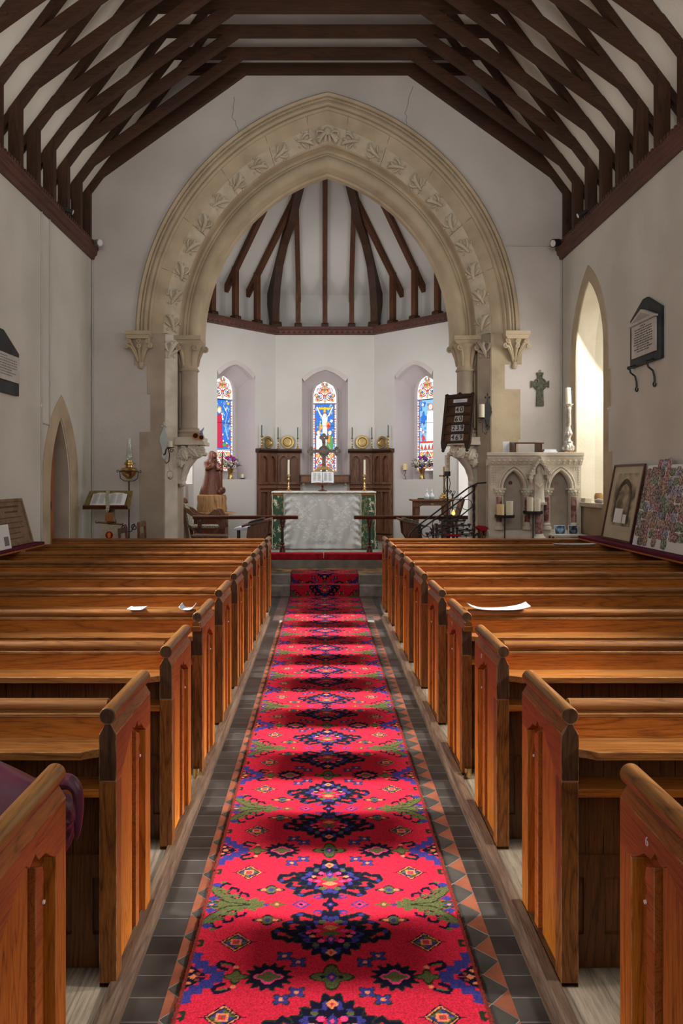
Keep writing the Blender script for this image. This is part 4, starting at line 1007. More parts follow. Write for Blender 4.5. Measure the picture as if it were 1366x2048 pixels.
for s, x, nm in ((-1, -.66, 'left'), (1, .765, 'right')):
    p0 = make_pew(s)
    allp = [p0] + [copy_tree(p0) for _ in ZS_[1:]]
    for i, p in enumerate(allp):
        p.location = (x, ZS_[i], ZP); p['group'] = 'pine pews %s of the aisle' % nm
        p['label'] = 'orange pine pew %s of the aisle, %s' % (nm, GAPN[i])
        if s > 0 and i in (0, 2, 3):
            text_mesh({0: '9', 2: '8', 3: '9'}[i], .032, CERAM, T(x-.0005, ZS_[i]+.30, ZP+.775) @ RZ_(-PI/2) @ RX_(PI/2) @ RZ_(PI if i == 0 else 0), p, 'white_pew_number')
        if s < 0 and i == 3 or s > 0 and i == 3:
            b = MB(); px = x+s*.028
            M_ = []
            b.cyl((px, ZS_[i]-.006, ZP+.835), (px, ZS_[i]-.045, ZP+.835), .020, 14); b.box(px-.024, px+.024, ZS_[i]-.05, ZS_[i]-.006, ZP+.80, ZP+.825)
            b.build('umbrella_ring', BRASS, p)
            b = MB(); b.lathe([(.014, 0), (.020, .01), (.020, .055), (.017, .055), (.017, .012)], px, ZS_[i]-.035, ZP+.0005, 14); b.build('drip_cup', BRASS, p, smooth=True)

# things left on the pews
def sheet(name, label, x0, x1, y0, y1, z, mat, curl=.02, seed=1, group=None):
    r = np.random.default_rng(seed); nx, ny = 14, 8
    b = MB(); vs = []
    for j in range(ny):
        for i in range(nx):
            u, v = i/(nx-1), j/(ny-1)
            vs.append((x0+(x1-x0)*u, y0+(y1-y0)*v, z + curl*(abs(2*u-1)**4) + .3*curl*math.sin(5*u+seed)*v*v + .002))
    fs = [(j*nx+i, j*nx+i+1, (j+1)*nx+i+1, (j+1)*nx+i) for j in range(ny-1) for i in range(nx-1)]
    b.add(vs, fs); o = b.build(name, mat, smooth=True); m = o.modifiers.new('t', 'SOLIDIFY'); m.thickness = .004; m.offset = 1
    return tag(o, label, 'papers', group)
sheet('paper_sheet', 'white crumpled service sheet on the top rail of the fourth left pew', -.80, -.722, 4.045, 4.14, ZP+.897, PAPERB, .018, 2)
sheet('paper_sheet', 'thin pale blue sheet lying on the fourth left pew rail', -1.09, -1.0, 4.045, 4.14, ZP+.897, PAPERB, .006, 5)
sheet('kneeler_towel', 'white padded cloth with upturned corners on the top rail of the fourth right pew', .825, 1.16, 4.045, 4.14, ZP+.897, PAPERB, .022, 3)
sheet('grey_folder', 'flat grey blue folder on the far right pew near the wall display', 2.60, 3.06, 8.10, 8.20, ZP+.897, PAPERB, .005, 4)
# plum bag on the second left pew
b = MB(); rings = []
for k in range(12):
    a = k/11; x = -.665 - .75*a
    r_ = .06+.11*min(1, a*3.0)**.7; zt_ = .80 + .12*min(1, a*3.2); zb_ = .70 - .22*min(1, a*4)
    rings.append([(x + .02*math.sin(j*2.1+k), 1.955+r_*.85*math.cos(2*PI*j/20)*(1+.10*math.sin(j*3+k)), (zt_+zb_)/2+(zt_-zb_)/2*math.sin(2*PI*j/20)*(1+.05*math.sin(j*5+k*1.7))) for j in range(20)])
b.loftloops(rings, True, caps=True)
b.tube([(-.72, 1.93, .86), (-.665, 1.92, .875), (-.64, 1.92, .84), (-.655, 1.93, .70)], [.03, .026, .02, .010], 6)
o = b.build('plum_coat', PLUM, smooth=True); tag(o, 'shiny plum coloured coat bundled on the nearest left pew', 'coat')
m = o.modifiers.new('s', 'SUBSURF'); m.levels = 1; m.render_levels = 2


# ================================================================== FURNISHINGS
RX = lambda a: Matrix.Rotation(a, 4, 'X')
RY = lambda a: Matrix.Rotation(a, 4, 'Y')
RZ = lambda a: Matrix.Rotation(a, 4, 'Z')
T = lambda x, y, z: Matrix.Translation((x, y, z))
def scroll(b, c, r, turns=1.2, axis='y', a0=0, w=.006, sgn=1, m=0):
    pts = []
    for k in range(14):
        f = k/13; a = a0 + sgn*turns*2*PI*f; rr = r*(1-.75*f)
        if axis == 'y': pts.append((c[0]+rr*math.cos(a), c[1], c[2]+rr*math.sin(a)))
        else: pts.append((c[0], c[1]+rr*math.cos(a), c[2]+rr*math.sin(a)))
    b.tube(pts, w, 6, m)
# ---- altar
AY = 13.04; ZT = 1.445
t = thing('altar', 'altar table with white damask frontal between green brocade bands and white cloth', 'altar', (.02, AY+.35, ZF))
x0, x1 = -.90, .945
b = MB(); b.box(x0+.03, x1-.03, AY+.03, AY+.70, ZF, ZT-.03); b.build('table_body', WALNUT, t)
c = Canvas(-.69, .69, ZF+.015, ZT-.03, .007, (.60, .60, .58))
lw = (.78, .78, .77); r = random.Random(3)
for s in (-1, 1):
    for (ax, ay, dx) in ((.02, .5, 1), (.34, .55, -1), (.60, .5, 1), (.2, .95, 1), (.5, 1.0, -1)):
        pts = [(s*(ax + dx*.10*math.sin(k*.7)), ay + .045*k) for k in range(10)]
        c.line(pts, .010, lw)
        for k in range(1, 10, 2):
            px, py = pts[k]
            c.line([(px, py), (px+s*dx*.06, py+.03), (px+s*dx*.09, py+.01)], .007, lw); c.star(px+s*dx*.10, py, .030, .026, 5, .35, lw); c.ell(px+s*dx*.10, py, .010, .010, (.58, .58, .56))
            c.star(px-s*dx*.05, py+.03, .025, .012, 3, .3, lw)
P = np.zeros((c.ny, c.nx, 3)); fold = (.018*np.sin(c.X*31+2*np.sin(c.Y*5)) + .010*np.sin(c.X*13-c.Y*7))*np.clip((ZT-.03-c.Y)*1.6, .08, 1)
pin = np.clip((abs(c.X)-.52)/.17, 0, 1)
fold = fold + .018*pin*np.sin(c.Y*48+abs(c.X)*20) + .02*np.exp(-((c.Y-.50)/.05)**2)*np.cos(c.X*4)
P[..., 0] = c.X; P[..., 1] = AY - .012 + fold; P[..., 2] = c.Y
DAM = vcol('white_damask', rough=.9, bump=.1, bscale=200)
grid_mesh('frontal', P, c.c, DAM, t, smooth=True)
for s, (a, bb_) in ((-1, (x0, -.685)), (1, (.685, x1))):
    c = Canvas(a, bb_, ZF+.01, ZT-.06, .006, lin(66, 92, 74))
    for k in range(46):
        px, py = r.uniform(a, bb_), r.uniform(ZF, ZT)
        edge_ = (px-a if s < 0 else bb_-px) < .09
        colr = lin(222, 214, 190) if edge_ or py < .8 and r.random() < .4 else lin(150, 135, 95)
        for q in range(4):
            an = r.uniform(0, 6.3); c.line([(px, py), (px+.035*math.cos(an), py+.045*math.sin(an))], .007, colr)
    P = np.zeros((c.ny, c.nx, 3)); fl = np.clip((1.0-c.Y)/.6, 0, 1)**1.5
    P[..., 0] = c.X + s*fl*.06*(np.abs(c.X-(.69*s))/.25); P[..., 1] = AY-.015+.012*np.sin(c.X*42+1)*np.clip((ZT-c.Y), 0, 1); P[..., 2] = c.Y
    grid_mesh('green_band', P, c.c, MATS.get('green_brocade') or vcol('green_brocade', rough=.8, bump=.1), t, smooth=True)
    b = MB(); b.box(a, bb_, AY-.02, AY+.01, ZT-.065, ZT-.028); b.build('orange_border', ORANGEB, t)
    for xx in (s*.69, (a if s < 0 else bb_)):
        b = MB(); b.tube([(xx + .004*math.sin(k), AY-.022, ZF+.02+(ZT-ZF-.06)*k/30) for k in range(31)], .012, 6); b.build('braid', CREAMROPE, t, smooth=True)
b = MB(); b.box(x0-.02, x1+.02, AY-.03, AY+.74, ZT-.028, ZT); b.build('altar_cloth', LINEN, t, bevel=.008)
b = MB(); b.tube([(x0-.02+(x1-x0+.04)*k/40, AY-.036, ZT-.022+.003*math.sin(k*2)) for k in range(41)], .010, 6); b.build('braid', CREAMROPE, t, smooth=True)
# ---- altar candlesticks
def candlestick(name, label, x, y, z, hs, hc, rc, mat, wax, group=None, fat=1.0):
    t = thing(name, label, 'candlestick', (x, y, z), group)
    k = hs/.30; f = fat
    prof = [(.058*f, 0), (.060*f, .012*k), (.040*f, .022*k), (.022*f, .035*k), (.016*f, .05*k), (.030*f, .065*k), (.016*f, .085*k), (.013*f, .11*k), (.024*f, .125*k), (.012*f, .145*k), (.011*f, .20*k), (.022*f, .215*k), (.012*f, .235*k), (.016*f, .26*k), (.042*f, .285*k), (.043*f, .292*k), (.018*f, .30*k)]
    b = MB(); b.lathe(prof, x, y, z, 16); b.build('stick', mat, t, smooth=True)
    b = MB(); b.tube([(x, y, z+hs-.002), (x, y, z+hs+hc)], [rc, rc*.92], 12); cd_ = b.build('candle', wax, t, smooth=True)
    b = MB(); b.cyl((x, y, z+hs+hc), (x, y, z+hs+hc+.012), .0018, 5); b.build('wick', INK, cd_)
    return t
candlestick('altar_candlestick', 'brass candlestick with white candle on the left end of the altar', -.62, 13.3, ZT, .31, .27, .019, BRASS, WAX)
candlestick('altar_candlestick', 'brass candlestick with white candle on the right end of the altar', .77, 13.3, ZT, .31, .27, .019, BRASS, WAX)
# ---- missal on stand
t = thing('book_stand', 'small turned wooden book stand in the middle of the altar', 'book stand', (0, 13.25, ZT))
b = MB(); b.lathe([(.08, 0), (.085, .012), (.05, .025), (.018, .04), (.014, .07), (.028, .085), (.014, .10), (.012, .135), (.03, .14)], 0, 13.25, ZT, 14); b.build('pedestal', CARVED, t, smooth=True)
b = MB(); b.box(-.13, .13, -.01, .01, -.12, .13); b.box(-.13, .13, -.035, .0, -.14, -.118); b.xf(T(0, 13.25, ZT+.235) @ RX(math.radians(-28))); b.build('rest', CARVED, t, bevel=.003)
def open_book(name, label, M, w, hh, th=.02, cover=INK, cat='book'):
    t = thing(name, label, cat, tuple(M @ Vector((0, 0, 0))))
    b = MB()
    for s in (-1, 1):
        top = [(s*w*k/8, -(.004+th*math.sin(PI*min(1, .12+k/8*.88))*1.0)) for k in range(9)]
        poly = [(s*0, 0)] + top + [(s*w, 0)]
        b.prism(poly, -hh/2, hh/2, lambda u, v, w_: (u, v, w_))
    b.xf(M); b.build('pages', PAPER, t, smooth=False)
    b = MB(); b.box(-w-.008, w+.008, .0, .006, -hh/2-.008, hh/2+.008); b.xf(M); b.build('cover', cover, t)
    b = MB()
    rr = random.Random(5)
    for s in (-1, 1):
        for col_ in (0, 1):
            for k in range(14):
                x0 = s*w*.5 + (-.46+.5*col_)*w*.8; L_ = w*.34*rr.uniform(.7, 1)
                z = hh*.38 - k*hh*.056
                yv = -(.006+th*1.0)
                b.add([(x0, yv, z), (x0+L_, yv, z), (x0+L_, yv, z+hh*.022), (x0, yv, z+hh*.022)], [(0, 1, 2, 3)])
    b.xf(M); b.build('printed_text', MATS.get('grey_print') or flat('grey_print', (.42, .42, .41), .8), t)
    return t
tb = open_book('altar_book', 'open white paged service book on the altar book stand', T(0, 13.233, ZT+.25) @ RX(math.radians(-28)), .205, .22)
b = MB(); b.tube([(.0, 13.19, ZT+.34), (.0, 13.17, ZT+.25), (.005, 13.18, ZT+.13)], .005, 5); b.build('ribbon', INK, tb)
# ---- shelf and cross behind the altar
t = thing('wall_shelf', 'brown wooden shelf under the central stained glass window', 'shelf', (AX, 14.9, 1.60))
b = MB(); b.box(AX-.50, AX+.50, 14.74, 14.985, 1.735, 1.76); b.box(AX-.485, AX+.485, 14.76, 14.985, 1.62, 1.735); b.box(AX-.50, AX+.50, 14.75, 14.985, 1.60, 1.62); b.build('box_front', WALNUT, t, bevel=.004)
b = MB(); b.box(AX-.46, AX-.42, 14.85, 14.985, 1.55, 1.60); b.box(AX+.40, AX+.44, 14.85, 14.985, 1.55, 1.60); b.build('bracket', STONE_L, t)
t = thing('standing_cross', 'dark bronze cross with trefoil ends standing before the central window', 'cross', (.03, 14.86, 1.76))
z0 = 2.24; xc = .03
b = MB()
b.prism([(xc-.045, 1.80), (xc+.045, 1.80), (xc+.035, z0-.05), (xc-.035, z0-.05)], 14.83, 14.88)
b.box(xc-.25, xc+.25, 14.83, 14.875, z0-.035, z0+.035); b.box(xc-.035, xc+.035, 14.83, 14.875, z0, z0+.27)
b.cyl((xc, 14.82, z0), (xc, 14.885, z0), .115, 20)
for (dx, dz) in ((-.26, 0), (.26, 0), (0, .28)):
    for (ex, ez) in ((dx*1.18, dz*1.17), (dx+(.0 if dx else .055), dz+(.055 if dx else 0)), (dx-(.0 if dx else .055), dz-(.055 if dx else 0))):
        b.cyl((xc+ex, 14.825, z0+ez), (xc+ex, 14.88, z0+ez), .042, 10)
b.build('cross_body', BRONZE, t, bevel=.004)
b = MB(); b.sph((xc, 14.82, z0), .085, n=9, sc=(1, .35, 1)); b.cyl((xc, 14.80, z0), (xc, 14.82, z0), .05, 12); b.build('centre_boss', BRONZE, t, smooth=True)
b = MB(); o = [(.21*math.cos(a), .17*math.sin(a)) for a in np.linspace(0, PI, 15)]; i_ = [(.13*math.cos(a), .10*math.sin(a)) for a in np.linspace(PI, 0, 15)]
b.prism([(xc+u, 1.76+v) for u, v in o+i_], 14.82, 14.89); b.box(xc-.05, xc+.05, 14.825, 14.885, 1.76, 1.82); b.build('arched_foot', BRASS_D, t, bevel=.003)
# ---- panelled screens either side
def panel_leaf(t, mp, u0, u1):
    d0, d1 = -.10, -.004
    b = MB(); b.prism([(d1, ZF), (d0, ZF), (d0, ZF+.12), (d0+.055, ZF+.14), (d0+.055, 1.455), (d0, 1.46), (d0-.03, 1.485), (d0-.03, 1.51), (d0+.0, 1.54), (d0+.055, 1.545), (d0+.055, 2.21), (d1, 2.21)], u0, u1, lambda a, v, w: mp(w, v, a)); b.build('back_panel', WALNUT, t)
    b = MB(); b.prism([(d1, 2.21), (d0+.01, 2.21), (d0-.03, 2.245), (d0-.04, 2.25), (d0-.04, 2.285), (d1, 2.285)], u0-.035, u1+.035, lambda a, v, w: mp(w, v, a)); b.build('cornice', MATS.get('walnut_dark') or wood('walnut_dark', (.02, .008, .005), (.05, .02, .012), (.09, .04, .02), 'x', knots=False), t, bevel=.003)
    w_ = (u1-u0); st = .045; pw = (w_-3*st)/2
    for (za, zb, arched) in ((1.56, 2.19, True), (ZF+.16, 1.455, False)):
        hl = []
        for k in range(2):
            a = u0+st+k*(pw+st)
            if arched: hl.append([(a+q, v) for q, v in arch_loop(pw/2, za+.05, zb-.16, zb-.05, pw/2, 6)])
            else: hl.append([(a, za+.04), (a, zb-.05), (a+pw, zb-.05), (a+pw, za+.04)])
        b = MB(); b.holed([(u0, za), (u0, zb), (u1, zb), (u1, za)], hl, d0+.0, d0+.05, mp); b.build('door' if arched else 'lower_framing', WALNUT, t, bevel=.003)
    for a in (u0+st*.5, u0+st*1.5+pw, u1-st*.5):
        b = MB(); b.tube([mp(a, 1.58, d0-.008), mp(a, 2.17, d0-.008)], .013, 8); b.build('colonnette', MATS['walnut_panel'], t)
m2, L2, *_ = face_map(2); m1, L1, *_ = face_map(1); m3, L3, *_ = face_map(3)
t = thing('panelled_cupboard', 'walnut Gothic panelled cupboard in the apse corner left of the altar', 'cupboard', (AX-h+.1, YA-.1, ZF))
panel_leaf(t, m1, L1-.51, L1-.045); panel_leaf(t, m2, .045, .51)
t = thing('panelled_cupboard', 'walnut Gothic panelled cupboard in the apse corner right of the altar', 'cupboard', (AX+h-.1, YA-.1, ZF))
panel_leaf(t, m2, L2-.51, L2-.045); panel_leaf(t, m3, .045, .51)
ZC = 2.2855
names = {-1: 'left', 1: 'right'}
for s, ml, pos_ in ((-1, None, None), (1, None, None)):
    if s < 0: spots = [(m1, L1-.45), (m1, L1-.03), (m2, .46)]; plates = [(m1, L1-.25), (m2, .25)]
    else: spots = [(m3, .45), (m3, .03), (m2, L2-.46)]; plates = [(m3, .25), (m2, L2-.25)]
    wh = ['outer end', 'middle corner', 'inner end']
    for k, (mp, u) in enumerate(spots):
        p = mp(u, ZC, -.09 if k != 1 else -.11)
        fat_ = 1.0 if k else 1.25
        candlestick('brass_candlestick', 'brass candlestick with thin green candle, %s of the %s cupboard top' % (wh[k], names[s]), p[0], p[1], ZC, .235 if k else .26, .21, .011, BRASS, WAXG, 'green candles on the cupboard tops', .62*fat_)
    for k, (mp, u) in enumerate(plates):
        r0 = .128 if k == 0 else .142
        q0 = mp(u, ZC+r0+.002, -.045); q1 = mp(u, ZC+r0+.002, -1.045)
        n_ = (Vector(q1)-Vector(q0)).normalized(); ang = math.atan2(n_.x, -n_.y)
        M = T(*q0) @ RZ(ang) @ RX(math.radians(90-6))
        t = thing('brass_plate', 'round brass alms dish %s on the %s cupboard' % (('propped on the slanting side' if k == 0 else 'propped on the side facing the altar'), names[s]), 'dish', mp(u, ZC, -.05), 'brass dishes on the cupboards')
        b = MB(); b.lathe([(.004, 0), (r0*.55, 0), (r0*.60, .010), (r0*.68, .022), (r0*.96, .026), (r0, .020), (r0*.97, .014), (.004, -.006)], 0, 0, 0, 28); b.xf(M); b.build('dish', BRASS_D, t, smooth=True)
# ---- flowers
def flowers(label, x, y, z, colmain, seed, vh=.22):
    r = random.Random(seed); t = thing('flower_vase', label, 'flowers', (x, y, z))
    b = MB(); b.lathe([(.058, 0), (.062, .01), (.045, .04), (.042, .10), (.055, .16), (.072, vh), (.066, vh), (.05, .16), (.02, .15)], x, y, z, 20); b.build('vase', BRASS, t, smooth=True)
    b = MB()
    for k in range(150):
        a = r.uniform(0, 2*PI); el = r.uniform(.1, 1.2); rr = r.uniform(.06, .22)
        c0 = Vector((x+rr*math.cos(a)*math.cos(el)*1.1, y+rr*.6*math.sin(a)*math.cos(el), z+vh+.0+rr*math.sin(el)*.9))
        d = Vector((math.cos(a), math.sin(a)*.6, r.uniform(-.3, .8))).normalized(); sdv = d.cross(Vector((r.random(), r.random(), r.random()))).normalized()*.010; L_ = r.uniform(.04, .07)
        b.add([tuple(c0), tuple(c0+d*L_*.5+sdv), tuple(c0+d*L_), tuple(c0+d*L_*.5-sdv)], [(0, 1, 2, 3)])
    for k in range(22):
        a = r.uniform(0, 2*PI); e = (x+.17*math.cos(a), y+.09*math.sin(a), z+vh+r.uniform(.02, .2))
        b.tube([(x, y, z+vh-.02), ((x+e[0])/2, (y+e[1])/2, z+vh+.09), e], .003, 4)
    tag(b.build('foliage', LEAFG, t), kind='stuff')
    for k, (dx, dz, mt, R0) in enumerate([(-.05, .20, colmain, .048), (.06, .18, colmain, .052), (.02, .22, colmain, .04), (-.14, .11, FLW, .035), (-.09, .08, FLW, .04), (.02, .08, FLW, .04), (.12, .10, FLW, .038), (-.03, .13, FLW, .035), (.0, .05, FLP, .03), (.15, .06, FLP, .025), (.09, .03, FLW, .032)]):
        dy = r.uniform(-.08, -.02); b = MB(); cx_, cy_, cz_ = x+dx, y+dy, z+vh+dz
        for q in range(16):
            v = Vector((r.gauss(0, 1), r.gauss(0, 1), r.gauss(0, 1))).normalized()*R0*.62; b.sph((cx_+v.x, cy_+v.y, cz_+v.z*1.1), R0*.42, n=4)
        b.build('flower_head', mt, t, smooth=True)
m1c = L1/2; m3c = L3/2
p = m1(m1c+.0, NZ0, .20); flowers('brass vase of magenta and cream flowers on the left apse window sill', p[0], p[1], NZ0, FLPK, 3)
p = m3(m3c+.06, NZ0, .20); flowers('brass vase of purple and cream flowers on the right apse window sill', p[0], p[1], NZ0, FLP, 4)
p = m1(m1c+.27, NZ0, .16)
t = thing('tea_light_stand', 'small cream candle on a black wire stand, left apse window sill', 'candle', (p[0], p[1], NZ0))
b = MB(); b.tube([(p[0]-.06, p[1]-.02, NZ0+.035), (p[0]-.05, p[1]-.03, NZ0+.006), (p[0]+.05, p[1]-.03, NZ0+.006), (p[0]+.06, p[1]-.02, NZ0+.035)], .005, 6); b.cyl((p[0], p[1], NZ0+.0), (p[0], p[1], NZ0+.03), .035, 12); b.build('stand', IRON, t)
b = MB(); b.cyl((p[0], p[1], NZ0+.03), (p[0], p[1], NZ0+.105), .030, 16); b.build('candle', WAX, t)
p = m3(m3c-.30, NZ0, .12)
t = thing('pillar_candle_stand', 'burnt down ivory candle on twisted black stem, right apse window sill', 'candle', (p[0], p[1], NZ0))
b = MB(); b.lathe([(.04, 0), (.04, .008), (.008, .012)], p[0], p[1], NZ0, 14); b.tube([(p[0]+.014*math.sin(k*1.1), p[1], NZ0+.01+.018*k) for k in range(10)], .006, 6); b.lathe([(.01, 0), (.042, .008), (.042, .014)], p[0], p[1], NZ0+.172, 14); b.build('stem', IRON, t, smooth=True)
b = MB(); b.lathe([(.048, 0), (.050, .115), (.040, .125), (.036, .10), (.01, .095)], p[0], p[1], NZ0+.186, 18); b.build('candle', WAXY, t, smooth=True)
# ---- altar rails
RYY = 11.75
def rail(label, xa, xb, posts, endx):
    t = thing('altar_rail', label, 'altar rail', ((xa+xb)/2, RYY, ZF))
    zt = 1.078
    b = MB(); b.prism([(RYY-.05, zt-.012), (RYY-.04, zt), (RYY+.04, zt), (RYY+.05, zt-.012), (RYY+.045, zt-.035), (RYY+.03, zt-.06), (RYY-.03, zt-.06), (RYY-.045, zt-.035)], xa, xb, lambda u, v, w: (w, u, v)); b.build('rail', MAHOG, t, bevel=.003)
    for px in posts:
        b = MB(); b.lathe([(.04, zt-.06), (.045, zt-.075), (.05, zt-.10), (.035, zt-.15), (.040, zt-.17), (.028, zt-.19), (.026, zt-.20)], px, RYY, 0, 16); b.build('turned_post', MAHOG, t, smooth=True)
        b = MB(); b.lathe([(.022, ZF+.24), (.038, ZF+.23), (.03, ZF+.20), (.045, ZF+.18), (.035, ZF+.155), (.045, ZF+.12), (.055, ZF+.055)], px, RYY, 0, 16); b.build('turned_post', MAHOG, t, smooth=True)
        b = MB(); b.cyl((px, RYY, ZF+.235), (px, RYY, zt-.19), .020, 14); b.build('iron_shaft', IRON, t)
    for (a, bb_) in endx:
        b = MB(); b.prism([(a, ZF+.001), (bb_, ZF+.001), (bb_-.03 if bb_ < 0 else bb_, ZF+.055), (a+.03 if a > 0 else a, ZF+.055)], RYY-.05, RYY+.05); b.build('foot', MAHOG, t)
rail('long dark red altar rail left of the sanctuary opening', -2.10, -.397, [-1.99, -.648], [(-.86, -.43)])
rail('long dark red altar rail right of the sanctuary opening', .51, 2.35, [.762, 2.05], [(.54, .99)])
for xa, xb, nm in ((-2.2, .015, 'left'), (.022, 2.25, 'right')):
    b = MB(); b.box(xa, xb, 11.355, 11.58, ZF+.001, ZF+.10); o = b.build('kneeler', REDCL, bevel=.015); tag(o, 'long crimson kneeler cushion before the altar rail, %s half' % nm, 'kneeler')
# ---- carved figure on log
sx, sy = -1.95, 12.78
t = thing('side_table', 'small brown table carrying the carved wooden figure', 'table', (sx+.03, sy, ZF))
b = MB(); b.prism([(sx-.33, 1.05), (sx+.28, 1.05), (sx+.42, 1.065), (sx+.30, 1.089), (sx-.33, 1.089)], sy-.26, sy+.26); b.build('table_top', LOG, t, bevel=.005)
b = MB(); b.box(sx-.28, sx+.26, sy-.22, sy+.22, ZF+.001, 1.05); b.build('cupboard_body', CARVED, t)
t = thing('carved_monk', 'glossy dark red carved wooden hooded monk with staff on a pale log', 'sculpture', (sx, sy, 1.09))
b = MB(); r = random.Random(2); L = []
for k, (z, q) in enumerate([(1.09, .255), (1.15, .262), (1.25, .25), (1.33, .262), (1.385, .255), (1.395, .22)]):
    L.append([(sx+q*math.cos(2*PI*i/22)*(1+r.uniform(-.03, .03)), sy+q*.8*math.sin(2*PI*i/22)*(1+r.uniform(-.03, .03)), z) for i in range(22)])
b.loftloops(L, True, caps=True); b.build('log_base', LOG, t, smooth=True)
b = MB(); L = []
for (z, rx, ry, ox) in [(1.38, .205, .16, -.02), (1.45, .19, .15, -.02), (1.60, .155, .125, -.01), (1.75, .135, .11, 0), (1.85, .125, .10, .0), (1.93, .125, .095, .0), (1.965, .135, .10, -.015), (1.99, .105, .09, -.01), (2.03, .080, .08, .005), (2.08, .080, .08, .01), (2.13, .070, .07, .01), (2.155, .04, .045, .005), (2.165, .01, .01, .0)]:
    L.append([(sx+ox+rx*math.cos(2*PI*i/26)*(1+.05*math.cos(7*2*PI*i/26+z*3)*(z < 1.85)), sy+ry*math.sin(2*PI*i/26)*(1+.05*math.sin(6*2*PI*i/26)), z) for i in range(26)])
b.loftloops(L, True, caps=True)
b.tube([(sx-.10, sy-.05, 1.93), (sx-.06, sy-.12, 1.85), (sx+.02, sy-.14, 1.88), (sx+.07, sy-.13, 1.93)], [.045, .05, .042, .03], 8)
b.tube([(sx+.10, sy-.02, 1.92), (sx+.13, sy-.08, 1.84), (sx+.17, sy-.10, 1.84)], [.045, .05, .035], 8)
b.build('robed_body', CARVED, t, smooth=True)
b = MB(); b.sph((sx+.045, sy-.055, 2.06), .05, n=9, sc=(.9, .8, 1.2)); b.sph((sx+.07, sy-.095, 2.06), .013, n=5); b.prism([(sx+.01, 2.02), (sx+.08, 2.02), (sx+.05, 1.93)], sy-.10, sy-.06); b.build('bearded_face', CARVED, t, smooth=True)
b = MB(); b.tube([(sx+.185, sy-.10, 1.40), (sx+.18, sy-.10, 1.75), (sx+.195, sy-.10, 1.95), (sx+.20, sy-.10, 2.12)], [.02, .018, .018, .012], 8); b.build('staff', CARVED, t, smooth=True)
b = MB(); b.sph((sx+.185, sy-.11, 1.83), .035, n=7); b.sph((sx-.0, sy-.15, 1.90), .032, n=7); b.build('hand', CARVED, t, smooth=True)
b = MB(); b.sph((sx+.19, sy-.08, 1.47), .065, n=9, sc=(1, .9, 1)); b.sph((sx+.22, sy-.12, 1.50), .03, n=6); b.sph((sx+.15, sy-.10, 1.44), .045, n=6); b.build('small_animal', CARVED, t, smooth=True)
# ---- Glastonbury armchair
t = thing('folding_armchair', 'brown wooden cross-legged armchair with floral tapestry pads left of the altar', 'chair', (-2.0, 12.15, ZF))
for yy in (11.93, 12.33):
    b = MB(); b.bar((-2.20, yy, .62), (-2.32, yy, 1.30), .035, .05, up=(1, 0, 0)); b.build('back_post', WALNUT, t)
    arm = [(-2.30, 1.22), (-2.20, 1.18), (-2.10, 1.10), (-1.95, 1.07), (-1.85, 1.11), (-1.78, 1.17), (-1.70, 1.16), (-1.66, 1.08), (-1.62, .94), (-1.60, .86), (-1.66, .84), (-1.74, .95), (-1.80, 1.04), (-1.95, .98), (-2.10, 1.02), (-2.24, 1.12)]
    b = MB(); b.prism(arm, yy-.02, yy+.02); b.build('arm', WALNUT, t, bevel=.004)
    b = MB(); b.bar((-2.15, yy, ZF+.002), (-1.66, yy, .90), .03, .05, up=(0, 1, 0)); b.bar((-1.68, yy+.032, ZF+.002), (-2.2, yy+.032, .90), .03, .05, up=(0, 1, 0)); b.build('crossed_leg', WALNUT, t)
b = MB(); b.bar((-2.205, 12.13, .88), (-2.29, 12.13, 1.26), .36, .03, up=(1, 0, 0)); b.build('back_pad', TAPES, t)
b = MB(); b.box(-2.22, -1.66, 11.95, 12.31, .86, .90); b.build('seat', TAPES, t, bevel=.01)
b = MB(); b.prism([(11.93, 1.27), (12.33, 1.27), (12.33, 1.32), (12.13, 1.36), (11.93, 1.32)], -2.34, -2.30, lambda u, v, w: (w, u, v)); b.build('crest_rail', WALNUT, t, bevel=.004)
# ---- carved chair at the right
t = thing('side_chair', 'brown carved wooden chair behind the iron handrail', 'chair', (2.12, 12.1, ZF))
b = MB(); b.box(1.86, 2.24, 11.95, 12.33, .86, .90); b.build('seat', WALNUT, t)
for (xx, yy) in ((1.88, 11.97), (1.88, 12.31), (2.22, 11.97), (2.22, 12.31)):
    b = MB(); b.box(xx-.018, xx+.018, yy-.018, yy+.018, ZF+.001, .86); b.build('leg', WALNUT, t)
b = MB(); b.bar((2.20, 12.14, .90), (2.34, 12.14, 1.34), .36, .035, up=(1, 0, 0)); b.build('backrest', WALNUT, t, bevel=.006)
